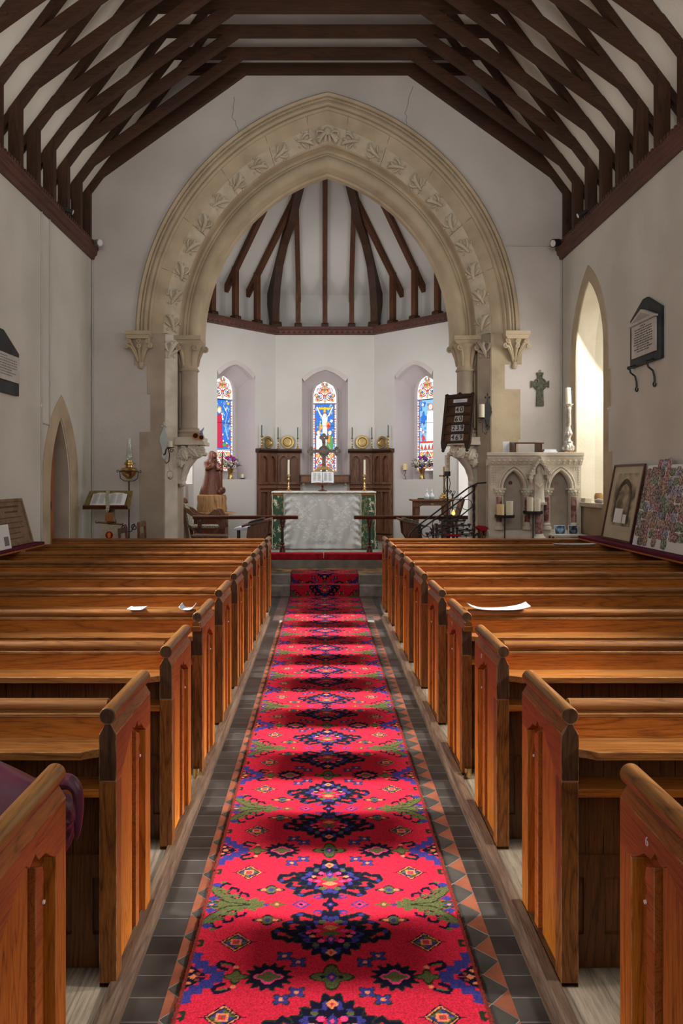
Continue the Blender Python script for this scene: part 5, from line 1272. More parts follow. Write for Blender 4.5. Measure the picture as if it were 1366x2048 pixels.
# ---- prayer desks
def desk(label, xa, xb, face, y0, y1):
    zf = .277; t = thing('prayer_desk', label, 'desk', ((xa+xb)/2, (y0+y1)/2, zf))
    lo, hi = .95, 1.05
    L_, R_ = (xa, xb)
    zl, zr = (lo, hi) if face > 0 else (hi, lo)
    b = MB(); b.prism([(L_-.05, zl), (R_+.03, zr), (R_+.03, zr+.03), (L_-.05, zl+.03)], y0-.02, y1+.02); b.build('sloping_top', WALNUT, t, bevel=.004)
    for yy in (y0, y1-.03):
        b = MB(); b.prism([(L_+.04, zl+.01), (R_-.0, zr), (R_-.02, .85), (R_-.10, .75), (R_-.06, .6), (R_-.04, .33), (R_+.02, zf+.001), (L_+.0, zf+.001), (L_+.09, .35), (L_+.10, .6), (L_+.02, .8)] if face > 0 else
                          [(L_, zl), (R_-.04, zr+.01), (R_-.02, .8), (R_-.0, .6), (R_-.0, .35), (R_+.02, zf+.001), (L_-.0, zf+.001), (L_+.08, .33), (L_+.09, .6), (L_+.09, .75), (L_+.02, .85)], yy, yy+.03); b.build('side_board', WALNUT, t, bevel=.003)
    b = MB(); b.box(R_-.12 if face > 0 else L_+.10, R_-.10 if face > 0 else L_+.12, y0+.03, y1-.03, .40, zl if face < 0 else zl); b.build('front_board', WALNUT, t)
    b = MB(); a = math.atan2(zr-zl, R_-L_)
    b.box(-.12, .12, -.16, .16, 0, .018); b.box(-.10, .10, -.14, .14, .018, .024); b.xf(T((L_+R_)/2-.02, (y0+y1)/2, (zl+zr)/2+.033) @ RY(-a)); o = b.build('folder', SLATE if face > 0 else LEAFG); tag(o, 'flat folder of papers lying on the %s prayer desk' % ('left' if face > 0 else 'right'), 'folder')
desk('brown prayer desk with sloping top left of the aisle steps', -1.15, -.80, 1, 10.75, 11.25)
desk('brown prayer desk with sloping top right of the aisle steps', 1.19, 1.50, -1, 10.75, 11.2)
b = MB(); b.prism([(-1.95, .81), (-1.45, .81), (-1.41, .825), (-1.95, .835)], 10.72, 11.1); o_ = thing('choir_bench', 'low dark wooden choir bench left of the chancel', 'bench', (-1.7, 10.9, .277)); b.build('bench_top', WALNUT, o_)
b = MB(); b.box(-1.93, -1.88, 10.75, 11.07, .278, .81); b.build('leg', WALNUT, o_); b = MB(); b.box(-1.52, -1.47, 10.75, 11.07, .278, .81); b.build('leg', WALNUT, o_)
t = thing('draped_stool', 'stool draped in pale grey cloth beside the left prayer desk', 'stool', (-1.3, 11.5, ZF))
b = MB(); b.prism([(-1.47, .85), (-1.40, .875), (-1.02, .875), (-.96, .85), (-.96, .82), (-1.47, .82)], 12.0, 12.3); b.build('grey_cloth', PAPERB, t, bevel=.01); b = MB()
for xx in (-1.42, -1.03):
    for yy in (12.04, 12.25): b.box(xx, xx+.03, yy, yy+.03, ZF+.001, .82)
b.build('frame', IRON, t)
# ---- lectern with gospel book
lx, ly = -2.93, 9.92
t = thing('lectern', 'wooden lectern with sloping old gold book rest by the left wall', 'lectern', (lx, ly, 0))
M = T(lx, ly, 1.385) @ RX(math.radians(-48))
b = MB(); b.prism([(-.30, .185), (-.32, -.17), (.32, -.17), (.30, .185)], 0, .02); b.xf(M); bk_ = b.build('book_rest', mottled('old_gold_cloth', (.16, .12, .04), (.27, .21, .08), scale=30, rough=.8), t, bevel=.003)
b = MB(); b.box(-.30, .30, -.05, .0, -.175, -.155); b.xf(M)
for sx_ in (-.17, .17):
    b2 = MB(); b2.box(sx_-.045, sx_+.045, -.003, .0, .08, .10); b2.box(sx_-.012, sx_+.012, -.003, .0, .045, .135); b2.xf(M); b2.build('embroidered_cross', PAPERB, bk_)
b.build('book_ledge', MAHOG, t)
b = MB(); b.lathe([(.20, 0), (.20, .05), (.10, .08), (.05, .14), (.04, .6), (.06, .66), (.035, .72), (.035, 1.02), (.07, 1.08), (.04, 1.14), (.05, 1.30)], lx+.03, ly+.05, 0, 14); b.build('pedestal', MAHOG, t, smooth=True)
b = MB(); b.cyl((lx-.12, ly-.10, 1.085), (lx+.22, ly-.10, 1.055), .012, 8); b.sph((lx-.13, ly-.10, 1.086), .02, n=6); b.sph((lx+.23, ly-.10, 1.054), .02, n=6); b.build('banner_pole', BRASS_D, t)
b = MB(); b.prism([(lx-.06, 1.06), (lx+.15, 1.05), (lx+.13, .74), (lx+.04, .70), (lx-.05, .74)], ly-.115, ly-.108); bn_ = b.build('banner', mottled('cream_banner', (.42, .36, .25), (.55, .49, .36), scale=40, bump=0), t)
b = MB(); b.cyl((lx+.045, ly-.1165, .91), (lx+.045, ly-.115, .91), .052, 20); b.build('emblem', MATS['red_velvet'], bn_); b = MB(); b.prism([(lx+.03, .875), (lx+.06, .875), (lx+.07, .93), (lx+.045, .95), (lx+.02, .93)], ly-.119, ly-.117); b.build('emblem_shield', SUNP, bn_)
tb = open_book('lectern_bible', 'large open bible on the lectern book rest', T(lx+.01, ly-.035, 1.375) @ RX(math.radians(-48)), .235, .25, .03, CARVED)
b = MB(); pts = [(-.02, -.04, .16), (-.01, -.045, .05), (.02, -.045, -.08), (.05, -.06, -.17), (.055, -.03, -.25)]
for (p0, p1) in zip(pts[:-1], pts[1:]): b.bar(p0, p1, .045, .004, up=(0, 1, 0))
b.xf(T(lx, ly-.03, 1.385) @ RX(math.radians(-48))); b.build('ribbon', CREAMROPE, tb)
b = MB(); b.prism([(lx+.02, 1.22), (lx+.12, 1.22), (lx+.13, 1.10), (lx+.01, 1.10)], ly-.20, ly-.185); b.build('tassel', mottled('amber_fringe', (.30, .13, .03), (.42, .20, .05), bump=0), tb)
# ---- oil lamp on stand
ox, oy = -2.69, 10.08
t = thing('oil_lamp', 'brass oil lamp with tall glass chimney held in the iron stand', 'lamp', (ox, oy, 1.69))
b = MB(); b.lathe([(.03, -.02), (.085, .03), (.115, .075), (.12, .10), (.10, .13), (.05, .145), (.045, .17), (.065, .18), (.065, .205), (.045, .215), (.045, .24), (.03, .25)], ox, oy, 1.69, 22); b.cyl((ox+.05, oy, 1.88), (ox+.09, oy-.01, 1.885), .006, 6); b.build('reservoir', BRASS, t, smooth=True)
b = MB(); b.lathe([(.035, 0), (.045, .05), (.03, .09), (.028, .30), (.026, .30), (.026, .09), (.041, .05), (.032, 0)], ox, oy, 1.935, 18); b.build('chimney', GLASSW, t, smooth=True)
t = thing('lamp_stand', 'tall black iron floor stand with scrolls holding the oil lamp', 'lamp stand', (ox, oy, 0))
b = MB(); b.cyl((ox, oy, 0.02), (ox, oy, 1.64), .011, 8); b.build('pole', IRON, t)
b = MB(); b.tube([(ox+.13*math.cos(a), oy+.13*math.sin(a), 1.775) for a in np.linspace(0, 2*PI, 20, endpoint=False)], .006, 6, close=True)
for s in (-1, 1):
    b.tube([(ox, oy, 1.64), (ox+s*.07, oy, 1.645), (ox+s*.12, oy, 1.68), (ox+s*.13, oy, 1.775)], .006, 6); scroll(b, (ox+s*.155, oy, 1.775), .022, 1, 'y', PI if s > 0 else 0, .005)
b.build('cradle', IRON, t)
for s in (-1, 1):
    b = MB(); scroll(b, (ox+s*.075, oy, 1.00), .045, 1.3, 'y', PI/2, .008, s); b.tube([(ox, oy, .93), (ox+s*.04, oy, .95), (ox+s*.08, oy, 1.045)], .007, 6); b.build('scroll', IRON, t)
for a in (0, 2.1, 4.2):
    b = MB(); b.tube([(ox, oy, .22), (ox+.12*math.cos(a), oy+.12*math.sin(a), .14), (ox+.19*math.cos(a), oy+.19*math.sin(a), .012)], .010, 6); b.build('foot', IRON, t)
# ---- wooden chairs by the lectern
for k, (cx_, cy_) in enumerate(((-2.52, 9.62), (-2.28, 9.66))):
    t = thing('wooden_chair', ['dark wooden chair nearer the lectern, only its back showing above the pews', 'dark wooden chair nearer the aisle, only its back showing above the pews'][k], 'chair', (cx_, cy_, 0), 'chairs beside the lectern')
    hgt = (1.01, 1.09)[k]
    for (dx, dy) in ((-.08, -.17), (.08, -.17), (-.08, .17), (.08, .17)):
        if dx > 0: continue
        b = MB(); b.bar((cx_+dx-.02, cy_+dy, .45), (cx_+dx-.05, cy_+dy, hgt), .03, .03, up=(0, 1, 0)); b.build('back_post', WALNUT, t)
    for (dx, dy) in ((-.1, -.17), (.12, -.17), (-.1, .17), (.12, .17)):
        b = MB(); b.box(cx_+dx-.015, cx_+dx+.015, cy_+dy-.015, cy_+dy+.015, .001, .45); b.build('leg', WALNUT, t)
    b = MB(); b.box(cx_-.12, cx_+.14, cy_-.19, cy_+.19, .45, .475); b.build('seat', WALNUT, t)
    for zz in (hgt-.02, hgt-.18, hgt-.32):
        b = MB(); b.bar((cx_-.13, cy_-.19, zz), (cx_-.13, cy_+.19, zz), .02, .07); b.build('back_slat', WALNUT, t)
# ---- wall sconces
def sconce(label, x, y, z, s, cs, ch, mat=IRON):
    t = thing('wall_sconce', label, 'sconce', (x, y, z))
    d = [(0, .30), (.012, .25), (.06, .13), (.055, .10), (.065, .085), (.03, -.02), (.02, -.10), (.035, -.14), (0, -.19), (-.035, -.14), (-.02, -.10), (-.03, -.02), (-.065, .085), (-.055, .10), (-.06, .13), (-.012, .25)]
    b = MB(); b.prism([(x+u, z+v) for u, v in d], y-.008, y); b.sph((x-.028, y-.004, z+.29), .016, n=5); b.sph((x+.028, y-.004, z+.29), .016, n=5); b.sph((x, y-.004, z+.33), .018, n=5, sc=(.7, .7, 1.5)); b.build('backplate', mat, t)
    ax = x+s*cs; ay = y-.14
    b = MB(); b.tube([(x, y-.01, z-.12), (x+s*.03, y-.05, z-.10), (x+s*.05, y-.08, z-.04), (x+s*cs*.8, y-.12, z-.03), (ax, ay, z-.03)], .010, 8)
    b.lathe([(.01, -.012), (.055, -.004), (.058, .004), (.01, .004)], ax, ay, z-.02, 16)
    b.tube([(ax-s*.03, ay, z-.035), (ax-s*.01, ay, z-.12), (ax-s*.02, ay, z-.22), (ax-s*.06, ay, z-.25), (ax-s*.07, ay, z-.22)], .008, 7); scroll(b, (ax+s*.02, ay, z-.07), .03, 1.2, 'y', 0, .006)
    b.build('arm', IRON, t, smooth=True)
    b = MB(); b.cyl((ax, ay, z-.016), (ax, ay, z-.016+ch), .040 if ch > .12 else .033, 16); b.build('candle', WAX, t)
    return t
sconce('black iron wall sconce with diamond backplate and tall ivory candle, right pier', 2.385, 10.475, 2.56, -1, .115, .19)
ts = sconce('black iron wall sconce with pale diamond backplate and short candle, left pier', -2.29, 10.475, 2.14, 1, .12, .085, MATS.get('pale_plate') or mottled('pale_plate', (.45, .50, .50), (.62, .66, .66), bump=0))
b = MB(); b.tube([(-2.17+.045*math.sin(a), 10.33, 1.74-.075*math.cos(a)*(1 if math.cos(a) > 0 else .6)) for a in np.linspace(0, 2*PI, 16, endpoint=False)], .004, 5, close=True); b.sph((-2.17, 10.33, 1.685), .035, n=7, sc=(1, .5, .6)); b.tube([(-2.20, 10.34, 1.90), (-2.18, 10.335, 1.80)], .004, 5); b.build('hanging_dish', SILVER, ts)
# ---- hymn board
hx, hy, hz = 1.955, 10.45, 2.535
M = T(hx, hy, hz) @ RZ(math.radians(-38)) @ RX(math.radians(-11)) @ RZ(0)
t = thing('hymn_board', 'dark oak hymn board showing 40, 60, 239 and 469', 'hymn board', (hx, hy, hz))
b = MB(); b.box(-.21, .21, 0, .015, -.34, .34); b.xf(M); b.build('back_board', mottled('hymn_oak', (.05, .022, .010), (.12, .055, .022), scale=6, rough=.5, bump=0), t)
b = MB()
b.box(-.235, -.195, -.022, .015, -.36, .34); b.box(.195, .235, -.022, .015, -.36, .34)
for zz in (.335, .205, .068, -.068, -.205, -.345): b.box(-.21, .21, -.020, .0, zz-.020, zz+.020)
b.prism([(-.235, .34), (.235, .34), (.24, .37), (.20, .385), (.17, .365), (.04, .37), (0, .40), (-.04, .37), (-.17, .365), (-.20, .385), (-.24, .37)], -.022, .015)
b.xf(M); b.build('frame', wood('hymn_frame', (.012, .007, .005), (.035, .016, .010), (.06, .028, .016), 'z', knots=False), t, bevel=.003)
for s in (-1, 1):
    b = MB(); b.prism([(s*.235, -.345), (s*.135, -.345), (s*.15, -.40), (s*.165, -.44), (s*.19, -.47), (s*.215, -.44), (s*.225, -.40)], -.025, .012); b.sph((s*.19, -.01, -.465), .026, n=6); b.xf(M); b.build('scroll_foot', MATS['hymn_frame'], t, bevel=.003)
for k, num in enumerate(('40', '60', '239', '469')):
    zc = .137-.137*k; wn = .064*len(num)
    for q, ch in enumerate(num):
        xq = (q-(len(num)-1)/2)*.066 + .01
        b = MB(); b.box(xq-.032, xq+.032, -.006, -.001, zc-.046, zc+.046); b.xf(M); pc = b.build('number_card', WHITEM, t)
        pc['label'] = 'white card with numeral %s' % ch
        text_mesh('9' if ch == '6' else ch, .094, INK, M @ T(xq, -.0075, zc) @ RX(PI/2) @ RZ(PI if ch == '6' else 0), pc, 'numeral', .0022)
b = MB(); b.box(-.10, .12, -.006, -.001, .245, .295); b.xf(M); b.build('title_card', PAPERB, t)
b = MB(); b.tube([(-.07+.0055*k, -.0065, .268+.007*math.sin(k*1.9)+.003*math.sin(k*.8)) for k in range(30)], .0012, 4); b.xf(M); b.build('faded_title', INKG, t)
# ---- Celtic cross on wall
kx, kz = 3.145, 3.04; yk = WY-.03
t = thing('celtic_cross', 'small verdigris Celtic cross hanging on the right of the arch wall', 'cross', (kx, yk, 2.725))
b = MB(); b.prism([(kx-.055, 2.725), (kx+.055, 2.725), (kx+.042, kz), (kx-.042, kz-.033)], yk, yk+.028); b.box(kx-.125, kx+.125, yk-.002, yk+.028, kz-.033, kz+.033); b.box(kx-.036, kx+.036, yk, yk+.028, kz+.033, kz+.13)
b.prism([(kx-.045, kz+.13), (kx+.045, kz+.13), (kx+.05, kz+.17), (kx-.05, kz+.17)], yk-.002, yk+.028)
for s in (-1, 1): b.prism([(kx+s*.11, kz-.045), (kx+s*.13, kz-.05), (kx+s*.13, kz+.05), (kx+s*.11, kz+.045)], yk-.004, yk+.027)
b.build('cross_body', GREENBR, t, bevel=.003)
b = MB(); b.tube([(kx+.085*math.cos(a), yk+.012, kz+.085*math.sin(a)) for a in np.linspace(0, 2*PI, 24, endpoint=False)], .014, 6, close=True); b.build('ring', GREENBR, t, smooth=True)
b = MB()
for (dx, dz, r0) in ((0, 0, .03), (0, .10, .02), (.085, 0, .018), (-.085, 0, .018), (0, -.1, .022), (0, -.17, .025), (0, -.24, .025)): b.tube([(kx+dx+r0*math.cos(a), yk-.002, kz+dz+r0*math.sin(a)) for a in np.linspace(0, 2*PI, 10, endpoint=False)], .004, 5, close=True)
b.build('interlace', GREENBR, t)
b = MB(); b.tube([(kx+.015*math.cos(a), yk+.01, kz+.19+.015*math.sin(a)) for a in np.linspace(0, 2*PI, 10, endpoint=False)], .003, 5, close=True); b.build('hanging_ring', IRON, t)
# ---- pulpit
PY = 9.62
def pxx(px): return (px-645)*PY/F
def pzz(py): return EYE-(py-958)*PY/F
t = thing('pulpit', 'pale carved stone pulpit with twin arches, red marble shafts and gabled niche', 'pulpit', (2.81, 10.05, 0))
xl, xr = 2.22, 3.43
xyz_ = lambda u, v, w: (u, v, w)
b = MB(); b.prism([(xl-.06, PY-.08), (xr+.02, PY-.08), (xr+.02, WY-.02), (2.42, WY-.02)], pzz(912), pzz(905), xyz_); b.prism([(xl-.05, PY-.065), (xr+.015, PY-.065), (xr+.015, WY-.02), (2.43, WY-.02)], pzz(918), pzz(912.5), xyz_); b.build('top_slab', STONE_L, t, bevel=.006)
b = MB(); b.prism([(PY-.055, pzz(918)), (PY-.055, pzz(920)), (PY-.01, pzz(929)), (PY, pzz(931)), (PY+.1, pzz(931)), (PY+.1, pzz(918))], xl-.03, xr+.01, lambda u, v, w: (w, u, v))
k = xl
while k < xr-.02:
    b.sph((k+.035, PY-.045, pzz(921)), .030, n=5, sc=(.9, .7, .7)); b.sph((k+.035, PY-.02, pzz(926)), .022, n=5); k += .072
b.build('foliage_frieze', STONE_L, t, smooth=True)
archs = [(2.535, .135), (3.155, .135)]; zsp = 1.545; zap = 1.775
holes = [arch_loop(hw_, .98, zsp, zap, c_, 8) for c_, hw_ in archs]
b = MB(); b.holed([(xl, .97), (xl, pzz(931)), (xr, pzz(931)), (xr, .97)], holes, PY, PY+.10); b.build('arcade_wall', STONE_L, t)
b = MB(); b.box(xl, xr, PY+.17, PY+.20, .4, pzz(931)); b.prism([(xl+.01, PY+.1), (xl+.05, PY+.1), (2.51, WY-.02), (2.47, WY-.02)], .0, pzz(918), xyz_); b.box(xr-.04, xr, PY+.1, WY-.02, .0, pzz(918)); b.box(2.50, xr-.04, PY+.2, WY-.03, 1.0, 1.04); b.build('recess_panel', mottled('rubbed_stone', (.42, .35, .28), (.56, .48, .40), scale=3), t)
b = MB(); b.box(xl-.03, xr+.01, PY-.04, PY+.3, .0, .90); b.prism([(PY-.04, .9), (PY+.17, .9), (PY+.17, 1.0), (PY+.02, .99), (PY-.02, .95)], xl-.02, xr, lambda u, v, w: (w, u, v)); b.build('plinth', STONE_L, t, bevel=.006)
for c_, hw_ in archs:
    for dh, rr in ((.022, .018), (.058, .012)):
        lp_ = arch_loop(hw_+dh, zsp, zsp, zap+dh*1.15, c_, 12)[1:-1]
        b = MB(); b.tube([(u, PY-.012, v) for u, v in lp_], rr, 8); b.build('arch_moulding', STONE_L, t, smooth=True)
    lp_ = arch_loop(hw_+.040, zsp, zsp, zap+.046, c_, 14)[1:-1]
    b = MB()
    for u, v in lp_: b.sph((u, PY-.014, v), .013, n=4)
    b.build('bead_row', STONE_D, t, smooth=True)
    b = MB(); b.cyl((c_-.0, PY+.163, pzz(966)), (c_, PY+.17, pzz(966)), .027, 16); b.build('marble_disc', MARBLE, t)
for px_, c0 in ((998, 0), (1054, 0), (1093, 0), (1147, 0)):
    x = pxx(px_); y = PY-.005
    b = MB(); b.box(x-.075, x+.075, PY-.07, PY+.10, 1.525, 1.55); b.lathe([(.034, -.10), (.04, -.085), (.045, -.06), (.06, -.02), (.068, 0)], x, y, 1.525, 16)
    for a in np.linspace(PI, 2*PI, 5): b.sph((x+.058*math.cos(a), y+.058*math.sin(a), 1.50), .022, n=5); b.sph((x+.045*math.cos(a+.3), y+.045*math.sin(a+.3), 1.47), .018, n=5)
    b.build('capital', STONE_L, t, smooth=True)
    b = MB(); b.cyl((x, y, 1.10), (x, y, 1.43), .036, 18); b.build('marble_shaft', MARBLE, t, smooth=True)
    b = MB(); b.lathe([(.065, 1.0), (.065, 1.03), (.05, 1.05), (.055, 1.07), (.04, 1.085), (.042, 1.10)], x, y, 0, 16); b.build('shaft_base', STONE_L, t, smooth=True)
# diaper carving
b = MB()
for (xa, xb) in ((xl+.02, 2.42), (2.65, 2.72), (2.97, 3.03), (3.30, xr-.02)):
    x = xa
    while x < xb:
        z = 1.60
        while z < 1.83:
            c_ = min(archs, key=lambda q: abs(q[0]-x))[0]
            if abs(x-c_) > .22 or z > 1.72+.3*(.2-abs(x-c_))+.06: b.sph((x, PY-.002, z), .011, n=4)
            z += .032
        x += .032
b.build('diaper_carving', STONE_L, t, smooth=True)
# central gabled niche
gx = pxx(1074)
b = MB(); b.prism([(gx-.145, pzz(949)), (gx, pzz(913)), (gx+.145, pzz(949)), (gx+.12, pzz(951)), (gx, pzz(921)), (gx-.12, pzz(951))], PY-.16, PY-.03)
b.box(gx-.145, gx-.09, PY-.15, PY, pzz(957), pzz(950)); b.box(gx+.09, gx+.145, PY-.15, PY, pzz(957), pzz(950))
b.prism([(gx-.128, pzz(950)), (gx, pzz(920)), (gx+.128, pzz(950))] + list(reversed(arch_loop(.060, pzz(950), pzz(942), pzz(927), gx, 6))), PY-.14, PY-.12)
b.build('gable', STONE_L, t, bevel=.003)
b = MB()
for s in (-1, 1):
    for k in range(7): f = k/6; b.sph((gx+s*.135*(1-f), PY-.165, pzz(948)+(pzz(916)-pzz(948))*f), .011, n=4)
    for k in range(3): b.sph((gx+s*.118, PY-.13, pzz(958+3*k)), .026-.005*k, n=5)
b.build('crockets', STONE_L, t, smooth=True)
b = MB(); L = []
zb_ = pzz(1004); zt_ = pzz(932)
for (f, rx, ry) in ((0, .075, .05), (.1, .07, .05), (.35, .06, .045), (.55, .058, .042), (.68, .065, .045), (.76, .05, .04), (.80, .03, .03), (.86, .035, .035), (.94, .034, .034), (1, .012, .012)):
    z = zb_+(zt_-zb_)*f; L.append([(gx+rx*math.cos(2*PI*i/18)*(1+.08*math.cos(5*2*PI*i/18+f*4)*(f < .7)), PY-.085+ry*math.sin(2*PI*i/18), z) for i in range(18)])
b.loftloops(L, True, caps=True); b.tube([(gx-.05, PY-.10, zb_+.25), (gx-.01, PY-.14, zb_+.20), (gx+.03, PY-.13, zb_+.25)], [.02, .022, .015], 7); b.build('niche_figure', STONE_L, t, smooth=True)
b = MB(); b.box(gx-.085, gx+.085, PY-.16, PY, zb_-.03, zb_); b.lathe([(.03, -.11), (.045, -.08), (.06, -.04), (.075, 0)], gx, PY-.07, zb_-.03, 14); b.build('niche_bracket', STONE_L, t, smooth=True)
b = MB(); b.cyl((gx, PY-.07, .95), (gx, PY-.07, zb_-.14), .048, 18); b.build('marble_shaft', MARBLE, t, smooth=True)
b = MB(); b.lathe([(.09, .84), (.09, .90), (.065, .92), (.055, .95)], gx, PY-.09, 0, 16); b.build('shaft_base', STONE_L, t, smooth=True)
ZPU = pzz(905)
# on the pulpit
t = thing('pulpit_desk', 'small dark wooden reading desk on top of the pulpit', 'desk', (pxx(1058), 9.75, ZPU))
b = MB(); b.prism([(9.62, ZPU+.115), (9.62, ZPU+.13), (9.95, ZPU+.155), (9.95, ZPU+.14)], pxx(1029), pxx(1088), lambda u, v, w: (w, u, v)); b.build('desk_top', MAHOG, t)
for xx in (pxx(1032), pxx(1084)):
    b = MB(); b.prism([(9.64, ZPU), (9.64, ZPU+.118), (9.93, ZPU+.138), (9.93, ZPU)], xx-.008, xx+.008, lambda u, v, w: (w, u, v)); b.build('side_board', MAHOG, t)
b = MB(); b.box(pxx(1010)+.03, pxx(1028), 9.85, 9.88, ZPU, ZPU+.16); o = b.build('white_card', PAPER); tag(o, 'plain white card standing behind the left of the pulpit desk', 'card')
b = MB(); b.box(pxx(1090), pxx(1118), 9.68, 9.85, ZPU, ZPU+.02); b.box(pxx(1092), pxx(1116), 9.69, 9.84, ZPU+.02, ZPU+.045); o = b.build('white_book', PAPERB); tag(o, 'pale book lying flat beside the pulpit candlestick', 'book')
cx_, cy_ = pxx(1146), 9.80
t = thing('pulpit_candlestick', 'tall ornate silvered wooden candlestick with ivory candle on the pulpit', 'candlestick', (cx_, cy_, ZPU))
b = MB(); b.box(cx_-.07, cx_+.07, cy_-.07, cy_+.07, ZPU, ZPU+.02); b.build('wooden_plinth', LOG, t, bevel=.003)
b = MB(); b.lathe([(.06, .02), (.075, .04), (.07, .10), (.055, .13), (.06, .15), (.035, .17), (.028, .20), (.045, .24), (.05, .28), (.033, .33), (.028, .36), (.038, .38), (.034, .58), (.042, .60), (.036, .62), (.05, .64), (.07, .66), (.02, .665)], cx_, cy_, ZPU, 20)
for a in range(6): b.sph((cx_+.065*math.cos(a*PI/3), cy_+.065*math.sin(a*PI/3), ZPU+.07), .024, n=5, sc=(1, 1, 1.5)); b.sph((cx_+.04*math.cos(a*PI/3), cy_+.04*math.sin(a*PI/3), ZPU+.26), .018, n=5, sc=(1, 1, 1.6))
b.build('stick', SILVER, t, smooth=True)
b = MB(); b.tube([(cx_, cy_, ZPU+.66), (cx_-.008, cy_, ZPU+.88)], [.040, .037], 16); b.cyl((cx_-.008, cy_, ZPU+.88), (cx_-.008, cy_, ZPU+.895), .003, 5); b.build('candle', WAX, t, smooth=True)
# ---- black pricket stands
def pricket(label, x, y, z, cands, group):
    t = thing('candle_stand', label, 'candle stand', (x, y, 0), group)
    b = MB(); b.lathe([(.01, -.012), (.122, -.010), (.128, 0), (.128, .028), (.122, .028), (.120, .0), (.01, .0)], x, y, z, 28); b.build('tray', IRON, t, smooth=True)
    b = MB(); b.cyl((x, y, .03), (x, y, z), .009, 8); b.build('pole', IRON, t); b = MB(); b.lathe([(.13, 0.001), (.13, .012), (.01, .03)], x, y, 0, 20); b.build('base', IRON, t)
    for k, (dx, dy, hh, rr, mt) in enumerate(cands):
        c = MB(); c.cyl((x+dx, y+dy, z+.001), (x+dx, y+dy, z+hh), rr, 20); c.cyl((x+dx, y+dy, z+hh), (x+dx, y+dy, z+hh+.01), .002, 5)
        o = c.build('pillar_candle', mt, smooth=True); tag(o, '%s pillar candle, %s of the pair on the %s black stand' % (('short honey', 'tall ivory', 'ivory', 'pale ivory')[k+(2 if 'right' in label else 0)], ('left', 'right')[k], 'left' if 'left' in label else 'right'), 'candle')
pricket('black iron candle stand before the pulpit, left of the two', 2.38, 9.47, 1.175, [(-.062, -.02, .165, .048, WAXY), (.066, .01, .205, .046, WAX)], 'black candle stands before the pulpit')
pricket('black iron candle stand before the pulpit, right of the two', 2.75, 9.47, 1.225, [(-.045, -.02, .205, .042, WAX), (.055, .01, .19, .044, WAX)], 'black candle stands before the pulpit')
# ---- small photos on table
t = thing('small_table', 'low white topped table in front of the pulpit', 'table', (3.15, 9.4, 0))
b = MB(); b.box(2.95, 3.4, 9.33, 9.50, .93, .95); b.build('table_top', STONE_L, t)
for (xx, yy) in ((2.97, 9.35), (3.38, 9.35), (2.97, 9.48), (3.38, 9.48)):
    b = MB(); b.box(xx-.012, xx+.012, yy-.012, yy+.012, ZP if yy < 9.45 else .001, .93); b.build('leg', WALNUT, t)
SKYPH = mottled('blue_landscape_photo', (.03, .07, .12), (.35, .50, .62), scale=14, rough=.3, bump=0, lo=.42, hi=.58)
NIGHT = mottled('dark_photo', (.02, .03, .05), (.25, .32, .38), scale=20, rough=.3, bump=0, lo=.45, hi=.62)
for k, (xx, w_, mt, lb) in enumerate(((3.09, .15, SKYPH, 'small photograph of a blue mountain landscape in front of the pulpit'), (3.26, .13, NIGHT, 'small dark photograph beside the mountain picture'))):
    t = thing('photo_card', lb, 'photograph', (xx, 9.41, .95)); M = T(xx, 9.41, .952) @ RZ(.15) @ RX(math.radians(-14)) @ T(0, 0, .0)
    b = MB(); b.box(-w_/2, w_/2, 0, .006, 0, .12); b.xf(M); b.build('mount', PAPER, t); b = MB(); b.box(-w_/2+.006, w_/2-.006, -.002, 0, .006, .114); b.xf(M); b.build('picture', mt, t)
# ---- sill objects
b = MB(); b.lathe([(.03, 0), (.052, .03), (.060, .07), (.055, .105), (.042, .125), (.036, .12), (.05, .07), (.01, .02)], WR+.07, 9.28, 1.366, 20); o = b.build('pottery_jar', POT, smooth=True); tag(o, 'honey coloured pottery jar on the bright window sill', 'jar')
for k, (dy, r0) in enumerate(((9.10, .038), (9.165, .032), (9.03, .034))):
    b = MB(); b.sph((WR+.0, dy, 1.366+r0*.8), r0, n=8, sc=(1, 1.2, .8)); o = b.build('stone', PEBBLE, smooth=True); tag(o, 'rounded pale stone on the window sill beside the jar', 'stone', 'stones on the window sill')
b = MB(); b.box(WR-.03, WR+.06, 9.50, 9.66, 1.366, 1.42); o = b.build('stone_block', STONE_L, bevel=.006); tag(o, 'small square stone block on the window sill', 'stone')
# ---- wall displays
def board_shelf(label, xa, xb, y0, y1):
    t = thing('display_shelf', label, 'shelf', ((xa+xb)/2, (y0+y1)/2, .938)); b = MB(); b.box(xa, xb, y0, y1, .9385, .955); b.build('board', PINE, t)
    b = MB(); b.box(xa-.004 if xa > 0 else xa, xb if xa > 0 else xb+.004, y0-.004, y1+.004, .9555, .985); b.build('cloth', PURPLE, t, bevel=.006)
board_shelf('plum patterned cloth covered shelf along the right wall', 3.10, 3.45, 5.6, 8.78)
board_shelf('plum patterned cloth covered shelf along the left wall', -3.32, -3.05, 5.6, 7.95)
ZD = .9855
def leaning(xb, xt, y0, y1, hgt, s):
    """frame local: u along wall (y), v up the board; returns matrix mapping (u, w, v) -> world"""
    ang = math.asin((abs(xt)-abs(xb))/hgt)
    X0 = Vector((xb, y1, ZD)); ux = Vector((0, -1, 0)) if s > 0 else Vector((0, 1, 0))
    vz = Vector((s*math.sin(ang), 0, math.cos(ang))); wn = ux.cross(vz)
    M = Matrix(((ux.x, -wn.x, vz.x, X0.x), (ux.y, -wn.y, vz.y, X0.y if s > 0 else y0), (ux.z, -wn.z, vz.z, X0.z), (0, 0, 0, 1)))
    return M
M = leaning(3.25, 3.41, 7.62, 8.42, .86, 1)
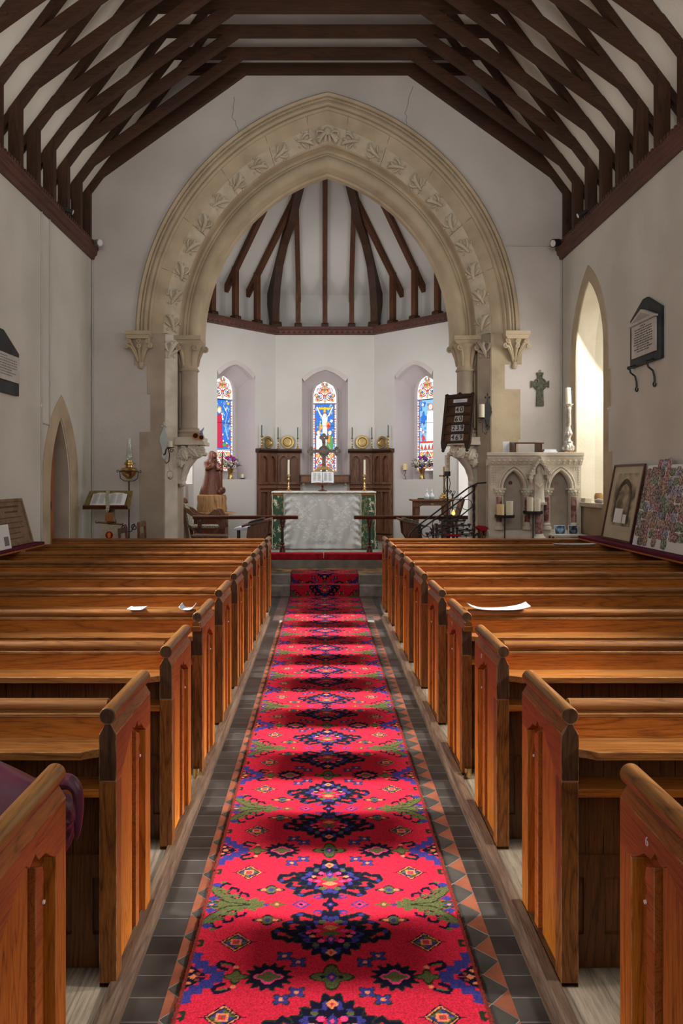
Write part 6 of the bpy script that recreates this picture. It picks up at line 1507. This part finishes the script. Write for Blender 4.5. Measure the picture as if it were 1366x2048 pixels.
t = thing('framed_picture', 'large framed sepia picture of an arch leaning against the right wall', 'picture', (3.3, 8.0, ZD)); W = .80; Hh = .86
b = MB(); b.holed([(0, 0), (0, Hh), (W, Hh), (W, 0)], [[(.022, .022), (.022, Hh-.022), (W-.022, Hh-.022), (W-.022, .022)]], -.022, .0); b.xf(M); b.build('frame', MAHOG, t)
b = MB(); b.box(.02, W-.02, -.008, -.002, .02, Hh-.02); b.xf(M); b.build('mount', MOUNT, t)
b = MB(); b.box(.12, W-.12, -.010, -.008, .17, Hh-.10); b.xf(M); pr_ = b.build('print', SEPIA, t)
b = MB(); b.holed(arch_loop(.21, .20, .45, .70, W/2), [arch_loop(.17, .21, .44, .64, W/2)], -.012, -.010); b.xf(M); b.build('printed_arch', mottled('sepia_dark', (.06, .045, .03), (.16, .12, .08), scale=10, bump=0), pr_)
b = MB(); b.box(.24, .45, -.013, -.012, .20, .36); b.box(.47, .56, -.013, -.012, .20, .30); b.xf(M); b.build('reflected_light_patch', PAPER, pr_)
b = MB(); b.box(.12, W-.12, -.011, -.010, .12, .165); b.xf(M); b.build('title_panel', MOUNT, t)
# collage board
M = leaning(3.24, 3.42, 6.2, 7.56, .90, 1)
t = thing('photo_board', 'white board crowded with cut-out photographs leaning against the right wall', 'display board', (3.3, 6.9, ZD)); W = 1.36; Hh = .90
b = MB(); b.box(0, W, -.012, 0, 0, Hh-.06); b.xf(M); b.build('board', PAPER, t)
phm = []
for k, (c1, c2) in enumerate((((.05, .03, .03), (.45, .30, .26)), ((.08, .09, .14), (.50, .48, .55)), ((.25, .04, .05), (.48, .40, .42)), ((.04, .08, .03), (.35, .38, .30)), ((.03, .03, .04), (.30, .22, .20)), ((.55, .38, .28), (.10, .06, .05)))):
    phm.append(mottled('snapshot_%s' % 'abcdef'[k], c1, c2, scale=50, rough=.4, bump=0, lo=.47, hi=.54, detail=4))
r = random.Random(9); base = {}
for row in range(10):
    for cidx in range(13):
        if (row*13+cidx) >= 99+31: break
        u = .055+cidx*.1035+r.uniform(-.012, .012); v = .06+row*.088+r.uniform(-.010, .010)
        if row == 0 and r.random() < .25: continue
        if row*13+cidx > 112 and r.random() < .5: continue
        b = MB(); n_ = 10; rw, rh = r.uniform(.050, .062), r.uniform(.044, .058)
        b.prism([(u+rw*math.copysign(abs(math.cos(a))**.6, math.cos(a)), v+rh*math.copysign(abs(math.sin(a))**.6, math.sin(a))) for a in np.linspace(0, 2*PI, n_, endpoint=False)], -.014-.0006*((row+cidx*3) % 5), -.012)
        b.xf(M); b.build('snapshot', r.choice(phm), t)
# left display
M = leaning(-3.14, -3.27, 7.10, 7.84, .49, -1)
t = thing('framed_notice', 'brown framed handwritten notice leaning against the left wall', 'picture', (-3.2, 7.4, ZD)); W = .74; Hh = .49
b = MB(); b.holed([(0, 0), (0, Hh), (W, Hh), (W, 0)], [[(.03, .03), (.03, Hh-.03), (W-.03, Hh-.03), (W-.03, .03)]], -.022, .0); b.xf(M); b.build('frame', mottled('notice_frame', (.16, .10, .06), (.26, .17, .10), scale=10), t)
b = MB(); b.box(.028, W-.028, -.008, -.002, .028, Hh-.028); b.xf(M); b.build('mount', BROWNPAPER, t)
b = MB(); r = random.Random(4)
for k, (a, e) in enumerate(((.18, .60), (.26, .52), (.10, .64), (.10, .62), (.14, .60), (.20, .5), (.12, .56))):
    u = a; zz = .40-.055*k; hh_ = .018 if k < 2 else .009
    while u < e: L_ = r.uniform(.02, .05); b.box(u, u+L_, -.0095, -.0085, zz, zz+hh_); u += L_+.012
b.xf(M); b.build('handwritten_text', mottled('notice_ink', (.07, .04, .02), (.10, .06, .035), bump=0), t)
M = leaning(-3.08, -3.12, 6.72, 7.18, .24, -1)
t = thing('white_leaflet', 'white leaflet with small grey picture propped on the left shelf', 'leaflet', (-3.1, 7.0, ZD))
b = MB(); b.box(0, .46, -.004, 0, 0, .24); b.xf(M); b.build('sheet', PAPER, t); b = MB(); b.box(.32, .42, -.0055, -.004, .03, .12); b.xf(M); b.build('printed_picture', INKG, t)
# ---- memorial tablets
def tablet(label, s, xw, ya, yb, zb, zt, za, wz0, wz1, wza, lines, ymar=.10):
    t = thing('wall_tablet', label, 'memorial tablet', (xw, (ya+yb)/2, zb))
    mp = (lambda u, v, w: (xw - s*w, u, v)); ym = (ya+yb)/2
    b = MB(); b.prism([(ya, zb), (yb, zb), (yb, zt), (ym+.05, za), (ym-.05, za), (ya, zt)], .002, .035, mp); b.build('slate_back', SLATE, t, bevel=.004)
    b = MB(); b.prism([(ya+ymar, wz0), (yb-ymar, wz0), (yb-ymar, wz1), (ya+ymar, wz1)], .035, .055, mp); b.build('marble_panel', WHITEM, t, bevel=.003)
    if wza:
        b = MB(); b.prism([(ya+ymar-.03, wz1), (yb-ymar+.03, wz1), (yb-ymar+.03, wz1+.02), (ym, wza), (ya+ymar-.03, wz1+.02)], .035, .080, mp)
        pd_ = b.build('pediment', WHITEM, t, bevel=.004)
        b = MB(); b.prism([(ya+ymar+.07, wz1+.03), (yb-ymar-.07, wz1+.03), (ym, wza-.035)], .080, .083, mp); b.build('pediment_panel', mottled('veined_marble', (.36, .34, .32), (.48, .46, .43), bump=0), pd_)
    b = MB(); r = random.Random(6)
    n_ = lines; wd = (yb-ya-2*ymar)
    for k in range(n_):
        zz = wz1-.035-(wz1-wz0-.06)*k/n_; hw_ = wd*.42*(.25 if k == 0 else (.6 if k in (n_-1, n_-3) else r.uniform(.85, 1)))
        u = ym-hw_
        while u < ym+hw_:
            L_ = r.uniform(.012, .045); e = min(u+L_, ym+hw_)
            b.add([mp(u, zz, .056), mp(e, zz, .056), mp(e, zz+.011, .056), mp(u, zz+.011, .056)], [(0, 1, 2, 3)]); u = e+.009
    b.build('engraved_text', INK if s > 0 else INKG, t)
    return t
t = tablet('pedimented white marble tablet on black slate high on the right wall', 1, WR, 7.36, 8.10, 2.90, 3.43, 3.60, 2.99, 3.34, 3.48, 11, .085)
for yy in (7.55, 7.98):
    b = MB(); b.tube([(WR-.02, yy, 2.93), (WR-.06, yy, 2.91), (WR-.10, yy, 2.90)], .009, 6); scroll(b, (WR-.105, yy, 2.885), .022, 1.1, 'x', 0, .007)
    b.tube([(WR-.09, yy, 2.89), (WR-.08, yy, 2.84), (WR-.03, yy, 2.80), (WR-.015, yy, 2.74), (WR-.012, yy, 2.68)], .010, 6); b.tube([(WR-.012, yy+.03*math.sin(a), 2.66+.025*math.cos(a)) for a in np.linspace(0, 5, 10)], .008, 6); b.build('scroll_bracket', IRON, t)
tablet('grey marble tablet with clipped corner slate surround high on the left wall', -1, WL, 7.05, 7.90, 2.57, 3.03, 3.22, 2.70, 2.98, None, 8, .03)
# ---- spot lamps
def spot(label, x, y, z, d, mat, r0=.05):
    t = thing('spot_lamp', label, 'spot lamp', (x, y, z), None)
    c0 = Vector((x, y, z)); dd = Vector(d).normalized()
    b = MB(); b.tube([tuple(c0-dd*.07), tuple(c0-dd*.05), tuple(c0+dd*.06), tuple(c0+dd*.07)], [r0*.5, r0*.8, r0, r0], 16); ho_ = b.build('housing', mat, t, smooth=True)
    b = MB(); b.cyl(tuple(c0+dd*.071), tuple(c0+dd*.074), r0*.8, 14); b.build('lens', CERAM, ho_)
    b = MB(); b.tube([(x, y, z-.0), (x+.07*(1 if x > 0 else -1), y+.02, z-.02), (x+.13*(1 if x > 0 else -1), y+.03, z+.0)], .008, 6); b.build('bracket', IRON, t)
spot('silver spot lamp at the left end of the arch wall cornice', -3.20, 10.28, 5.02, (1, -.7, -.25), SILVER)
spot('black spot lamp at the right end of the arch wall cornice', 3.32, 10.28, 5.02, (-1, -.5, -.3), IRON, .06)
spot('small black spot lamp on the left cornice', -3.22, 9.15, 5.06, (1, .2, -.3), IRON, .035)
spot('small black spot lamp on the right cornice', 3.34, 9.3, 5.08, (-1, .1, -.5), IRON, .035)
# ---- conduits
def conduit(label, pts, w=.016):
    b = MB()
    for p0, p1 in zip(pts[:-1], pts[1:]): b.bar(p0, p1, w, w, up=(0, 1, 0) if abs(p0[2]-p1[2]) > .01 else (0, 0, 1))
    o = b.build('conduit', PIPE, bevel=.003); tag(o, label, 'conduit')
conduit('painted conduit running full height on the left wall', [(WL+.009, 8.60, Z_CORN), (WL+.009, 8.60, .02)], .018)
conduit('painted conduit ending beside the pointed door arch', [(WL+.009, 8.86, Z_CORN), (WL+.009, 8.86, 2.34), ], .016)
conduit('short horizontal conduit above the pointed door', [(WL+.009, 8.62, 2.34), (WL+.009, 8.87, 2.33)], .016)
conduit('vertical conduit in the left corner of the arch wall', [(WL+.02, WY-.014, Z_CORN), (WL+.02, WY-.014, .156)], .022)
conduit('horizontal conduit high on the right of the arch wall', [(2.66, WY-.01, 5.045), (3.40, WY-.01, 5.045)], .02)
conduit('vertical conduit in the right corner of the arch wall', [(WR-.02, WY-.014, Z_CORN), (WR-.02, WY-.014, .156)], .018)
# ---- sunflowers on the left corbel
for k, (x, z, r0) in enumerate(((-1.845, 2.30, .052), (-1.76, 2.275, .042))):
    t = thing('sunflower', ['larger orange sunflower on the left foliage corbel', 'smaller orange sunflower on the left foliage corbel'][k], 'flower', (x, 10.54, z))
    b = MB()
    for q in range(18):
        a = 2*PI*q/18; b.add([(x+r0*.65*math.cos(a-.22), 10.535, z+r0*.65*math.sin(a-.22)), (x+r0*1.35*math.cos(a), 10.52, z+r0*1.35*math.sin(a)), (x+r0*.65*math.cos(a+.22), 10.535, z+r0*.65*math.sin(a+.22))], [(0, 1, 2)])
    b.build('petals', SUNP, t); b = MB(); b.cyl((x, 10.525, z), (x, 10.55, z), r0*.68, 14); b.build('disc', SUNC, t)
    b = MB(); b.cyl((x, 10.55, z), (x+.01, 10.60, z-.03), .005, 6); b.build('stem', LEAFG, t)
b = MB(); b.prism([(-1.82, 2.29), (-1.74, 2.29), (-1.755, 2.36), (-1.73, 2.43), (-1.79, 2.37), (-1.825, 2.34)], 10.60, 10.63); o = b.build('blue_bird', BLUEP, bevel=.008); tag(o, 'little blue and white ornament behind the sunflowers', 'ornament')
# ---- radiator and things behind the rails
t = thing('radiator', 'white ribbed radiator on the left chancel wall', 'radiator', (-2.3, 11.5, ZF))
for k in range(7):
    b = MB(); b.box(-2.39, -2.29, 11.28+.07*k, 11.33+.07*k, ZF-.12+.12, 1.11); b.build('rib', RADW, t, bevel=.01)
# credence table
t = thing('credence_table', 'brown wooden credence table with drawer at the right chancel wall', 'table', (1.95, 13.0, ZF))
zt = 1.31
b = MB(); b.box(1.57, 2.30, 12.75, 13.15, zt-.03, zt); b.build('table_top', WALNUT, t, bevel=.004)
b = MB(); b.prism([(1.60, zt-.03), (2.26, zt-.03), (2.26, zt-.13), (2.15, zt-.13), (2.10, zt-.11), (1.76, zt-.11), (1.71, zt-.13), (1.60, zt-.13)], 12.78, 12.81); ap_ = b.build('apron', WALNUT, t)
b = MB(); b.prism([(1.90, zt-.065), (1.96, zt-.065), (1.96, zt-.095), (1.93, zt-.105), (1.90, zt-.095)], 12.77, 12.78); b.build('handle', BRASS, ap_)
for xx in (1.62, 2.14):
    b = MB(); b.prism([(xx, zt-.03), (xx+.10, zt-.03), (xx+.10, zt-.25), (xx+.07, .85), (xx+.11, .70), (xx+.11, ZF+.001), (xx-.01, ZF+.001), (xx-.01, .70), (xx+.03, .85)], 12.80, 12.83); b.build('side_support', WALNUT, t)
    b = MB(); b.box(xx, xx+.09, 13.05, 13.08, ZF+.001, zt-.03); b.build('rear_support', WALNUT, t)
for k, (x, y) in enumerate(((1.86, 12.92), (1.95, 12.95))):
    b = MB(); b.lathe([(.03, 0), (.048, .03), (.046, .07), (.018, .10), (.016, .13), (.024, .14), (.01, .15), (.014, .17), (.004, .18)], x, y, zt+.001, 16); o = b.build('glass_cruet', MATS.get('cruet_glass') or mottled('cruet_glass', (.55, .57, .58), (.72, .74, .75), rough=.1, bump=0, spec=.8), smooth=True)
    tag(o, ['clear glass cruet on the credence table, left one', 'clear glass cruet on the credence table, right one'][k], 'cruet')
b = MB(); b.box(1.70, 2.05, 12.84, 13.02, zt+.0005, zt+.001); b.box(1.69, 1.80, 12.82, 12.9, zt+.0011, zt+.02); o = b.build('grey_book', SLATE); tag(o, 'thin dark book at the left of the credence table', 'book')
t = thing('brass_cross', 'slim brass cross on stepped base on the credence table', 'cross', (2.17, 12.95, zt))
b = MB(); b.box(2.09, 2.25, 12.87, 13.03, zt+.001, zt+.04); b.box(2.11, 2.23, 12.89, 13.01, zt+.04, zt+.075); b.box(2.13, 2.21, 12.91, 12.99, zt+.075, zt+.11); b.build('stepped_base', BRASS, t, bevel=.003)
b = MB(); b.box(2.155, 2.185, 12.94, 12.96, zt+.11, zt+.58); b.box(2.08, 2.26, 12.94, 12.96, zt+.40, zt+.43); b.build('cross_body', BRASS, t)
# paschal candle
px_, py_ = 1.885, 10.95; zf = .2765
t = thing('paschal_stand', 'tall black wrought iron stand with scrolls for the paschal candle', 'candle stand', (px_, py_, zf))
b = MB(); b.cyl((px_, py_, zf+.03), (px_, py_, 1.71), .012, 8); b.build('pole', IRON, t)
b = MB(); b.lathe([(.02, 0), (.048, .005), (.048, .075), (.042, .075)], px_, py_, 1.71, 18); b.build('cup', IRON, t)
b = MB()
for s in (-1, 1):
    b.tube([(px_, py_, 1.46), (px_+s*.03, py_, 1.52), (px_+s*.045, py_, 1.60), (px_+s*.03, py_, 1.68), (px_, py_, 1.70)], .006, 6); scroll(b, (px_+s*.035, py_, 1.475), .026, 1.2, 'y', PI/2, .006, -s)
b.build('scroll', IRON, t)
for a in (.5, 2.6, 4.7):
    b = MB(); b.tube([(px_, py_, zf+.2), (px_+.1*math.cos(a), py_+.1*math.sin(a), zf+.12), (px_+.17*math.cos(a), py_+.17*math.sin(a), zf+.012)], .01, 6); b.build('foot', IRON, t)
t = thing('paschal_candle', 'tall cream paschal candle with red painted symbols', 'candle', (px_, py_, 1.715))
b = MB(); b.cyl((px_, py_, 1.715), (px_, py_, 2.03), .040, 20); b.build('candle', WAX, t)
REDP = flat('red_paint', (.6, .08, .05), .6)
for ch, zz in (('A', 1.975), ('†', 1.935), ('Ω', 1.86)): text_mesh(ch, .05, REDP, T(px_, py_-.042, zz) @ RX(PI/2), t, 'painted_symbol', .0005)
# wrought iron pulpit handrail
t = thing('iron_handrail', 'black wrought iron handrail rising right towards the pulpit', 'handrail', (1.75, 10.2, 0)); hy_ = 10.2
b = MB(); b.tube([(1.20, hy_, .78), (1.23, hy_, .90), (1.30, hy_, .98), (2.05, hy_, 1.545), (2.18, hy_, 1.61), (2.32, hy_, 1.62)], .011, 8); b.build('top_rail', IRON, t, smooth=True)
b = MB(); b.cyl((1.37, hy_, .95), (2.12, hy_, 1.50), .011, 8); b.build('lower_rail', IRON, t)
b = MB(); b.cyl((1.86, hy_, 1.08), (2.12, hy_, 1.29), .009, 8); b.build('lower_rail', IRON, t)
for xx, zt_ in ((1.37, 1.03), (2.13, 1.58)):
    b = MB(); L = []
    for k in range(30): a = k*.6; z = .002+(zt_-.002)*k/29; L.append([(xx+.022*math.cos(a+q*PI/2), hy_+.022*math.sin(a+q*PI/2), z) for q in range(4)])
    b.loftloops(L, True, caps=True); b.build('twisted_post', IRON, t)
for (xx, zz) in ((2.03, 1.31), (1.86, 1.20), (1.62, 1.03), (1.47, .93), (1.56, .87)):
    b = MB(); b.tube([(xx+.075*math.cos(a), hy_, zz+.075*math.sin(a)) for a in np.linspace(0, 2*PI, 20, endpoint=False)], .005, 6, close=True); b.build('ring', IRON, t)
# votive stand
vx, vy = 1.745, 9.72
t = thing('votive_stand', 'tiered black iron votive light stand with many small cups', 'candle stand', (vx, vy, 0))
b = MB(); b.cyl((vx, vy, .02), (vx, vy, 1.48), .010, 8); b.build('pole', IRON, t)
b = MB(); b.lathe([(.22, .001), (.22, .015), (.02, .04)], vx, vy, 0, 20); b.build('base', IRON, t)
tiers = [(1.17, .10, 5), (1.11, .17, 7), (1.05, .23, 10), (.985, .29, 12), (.925, .35, 14)]
for (z, rr, n_) in tiers:
    b = MB(); b.tube([(vx+rr*math.cos(a), vy+rr*.9*math.sin(a), z) for a in np.linspace(0, 2*PI, 24, endpoint=False)], .004, 5, close=True)
    for k in range(n_):
        a = 2*PI*k/n_; b.cyl((vx, vy, z), (vx+rr*math.cos(a), vy+rr*.9*math.sin(a), z), .003, 5)
    b.build('tier_ring', IRON, t)
    for k in range(n_):
        a = 2*PI*(k+.3)/n_; b = MB(); b.lathe([(.004, -.03), (.006, 0), (.022, .008), (.022, .020), (.016, .020)], vx+rr*math.cos(a), vy+rr*.9*math.sin(a), z, 10); b.build('votive_cup', IRON, t)
b = MB()
for dx, a0 in ((-.022, 0), (.022, PI)): b.tube([(vx, vy, 1.43), (vx+dx, vy, 1.47), (vx+dx*1.6, vy, 1.50), (vx+dx*.9, vy, 1.515), (vx+dx*.3, vy, 1.49)], .004, 5)
b.cyl((vx-.11, vy, 1.395), (vx+.11, vy, 1.395), .005, 6)
for s in (-1, 1): scroll(b, (vx+s*.11, vy, 1.415), .022, 1, 'y', -PI/2, .004, s); scroll(b, (vx+s*.11, vy, 1.375), .018, 1, 'y', PI/2, .004, -s)
b.build('cross_finial', IRON, t)
b = MB(); b.sph((vx, vy-.005, 1.395), .027, n=10); b.build('copper_ball', BRASS_D, t, smooth=True)
b = MB(); b.lathe([(.004, 0), (.02, .01), (.024, .03), (.012, .055), (.003, .075)], vx+.005, vy-.03, 1.185, 12); o = b.build('amber_light', FLAME, smooth=True); tag(o, 'glowing amber votive light on top of the tiered stand', 'candle')
b = MB(); b.box(vx-.15, vx+.05, vy-.345, vy-.285, .9305, .945); b.box(vx-.10, vx-.04, vy-.34, vy-.29, .945, .952); o = b.build('red_taper_box', REDCL); tag(o, 'small red box lying on the lowest tier of the votive stand', 'box')
t = thing('padded_stool', 'stool with crimson cushion between the handrail and the pulpit', 'stool', (2.12, 9.75, 0))
b = MB(); b.prism([(2.09, 1.01), (2.13, 1.035), (2.21, 1.03), (2.22, .985), (2.12, .97)], 9.70, 9.95); b.build('cushion', REDCL, t, bevel=.006)
b = MB(); b.box(2.12, 2.15, 9.74, 9.77, .001, .975); b.box(2.18, 2.21, 9.74, 9.77, .001, .985); b.box(2.12, 2.15, 9.88, 9.91, .001, .975); b.box(2.18, 2.21, 9.88, 9.91, .001, .985); b.build('frame', WALNUT, t)
# cracks in the plaster
def crack(n, pts, y):
    b = MB(); b.tube([(u, y, v) for u, v in pts], .0035, 4); struct(b.build('trim_%d' % n, INKG))
r = random.Random(11)
def jag(pts, k=6):
    o = []
    for (a, c_), (d, e) in zip(pts[:-1], pts[1:]):
        for i in range(k): f = i/k; o.append((a+(d-a)*f+r.uniform(-.012, .012), c_+(e-c_)*f+r.uniform(-.01, .01)))
    return o+[pts[-1]]
crack(25, jag([(-1.28, 7.2), (-1.30, 6.9), (-1.22, 6.75), (-1.17, 6.52)]), WY)
crack(26, jag([(1.30, 7.35), (1.20, 7.0), (1.22, 6.8), (1.13, 6.55)]), WY)

# ================================================================== LIGHT, CAMERA
wd = bpy.data.worlds.new('world'); bpy.context.scene.world = wd; wd.use_nodes = True
bg = wd.node_tree.nodes['Background']; bg.inputs[0].default_value = (.93, .96, 1, 1); bg.inputs[1].default_value = .72
def area(name, loc, target, sx, sy, power, color=(1, 1, 1), spread=180):
    l = bpy.data.lights.new(name, 'AREA'); l.shape = 'RECTANGLE'; l.size = sx; l.size_y = sy; l.energy = power; l.color = color; l.spread = math.radians(spread)
    o = bpy.data.objects.new(name, l); C.objects.link(o); o.location = loc
    o.rotation_euler = (Vector(target)-Vector(loc)).to_track_quat('-Z', 'Y').to_euler()
    return o
# unseen fill lamp added behind the camera to brighten the arch wall
area('rear_fill_light', (0, -1.8, 4.4), (0, 10.5, 4.6), 4.0, 2.4, 30, (1, .95, .88), 75)
for s in (-1, 1):
    area('roof_fill_uplight', (s*3.2, 4.3, 3.4), (s*-1.2, 7.8, 7.3), 2.6, .5, 42, (1, .95, .86), 110)  # added off-frame uplights to brighten the roof plaster and timber undersides
# lamps added at the pew gaps, as side-window daylight banding the carpet
for y_ in [z + .66 for z in ZS_[:9]]:
    area('pew_gap_light', (3.28, y_, 2.75), (.0, y_, .0), .25, .7, 10 if y_ > 2.6 else 5, (1, .96, .90), 26)
    area('pew_gap_light', (-3.16, y_, 2.75), (.0, y_, .0), .25, .7, 7 if y_ > 2.6 else 3.5, (1, .97, .93), 26)
# sunlit south window by the pulpit
area('south_window_light', (WR+.55, 9.35, 2.8), (1.0, 9.5, .8), .8, 2.2, 45, (1, .97, .92))
# chancel side windows plus an added overhead fill, hidden behind the arch wall
area('chancel_area_light', (2.2, 11.9, 3.2), (-.8, 14.2, 1.6), 1.0, 1.8, 38, (1, .99, .97))
area('chancel_area_light', (-2.1, 11.9, 3.2), (.8, 14.2, 1.6), 1.0, 1.8, 38, (1, .99, .97))
area('chancel_area_light', (AX, 11.3, 5.6), (AX, 14.5, 3.0), 2.5, 1.0, 12, (1, .98, .96))  # added fill lamp high behind the arch, where no window stands

cam = bpy.data.cameras.new('camera'); co = bpy.data.objects.new('camera', cam); C.objects.link(co)
co.location = (0, 0, EYE); co.rotation_euler = (PI/2, 0, 0)
cam.sensor_width = 36; cam.sensor_fit = 'AUTO'; cam.lens = F/2048*36
cam.shift_x = (683-VX)/2048; cam.shift_y = -(1024-VY)/2048; cam.clip_start = .05
bpy.context.scene.camera = co
sc = bpy.context.scene
sc.view_settings.view_transform = 'Standard'; sc.view_settings.look = 'None'; sc.view_settings.exposure = 0.0
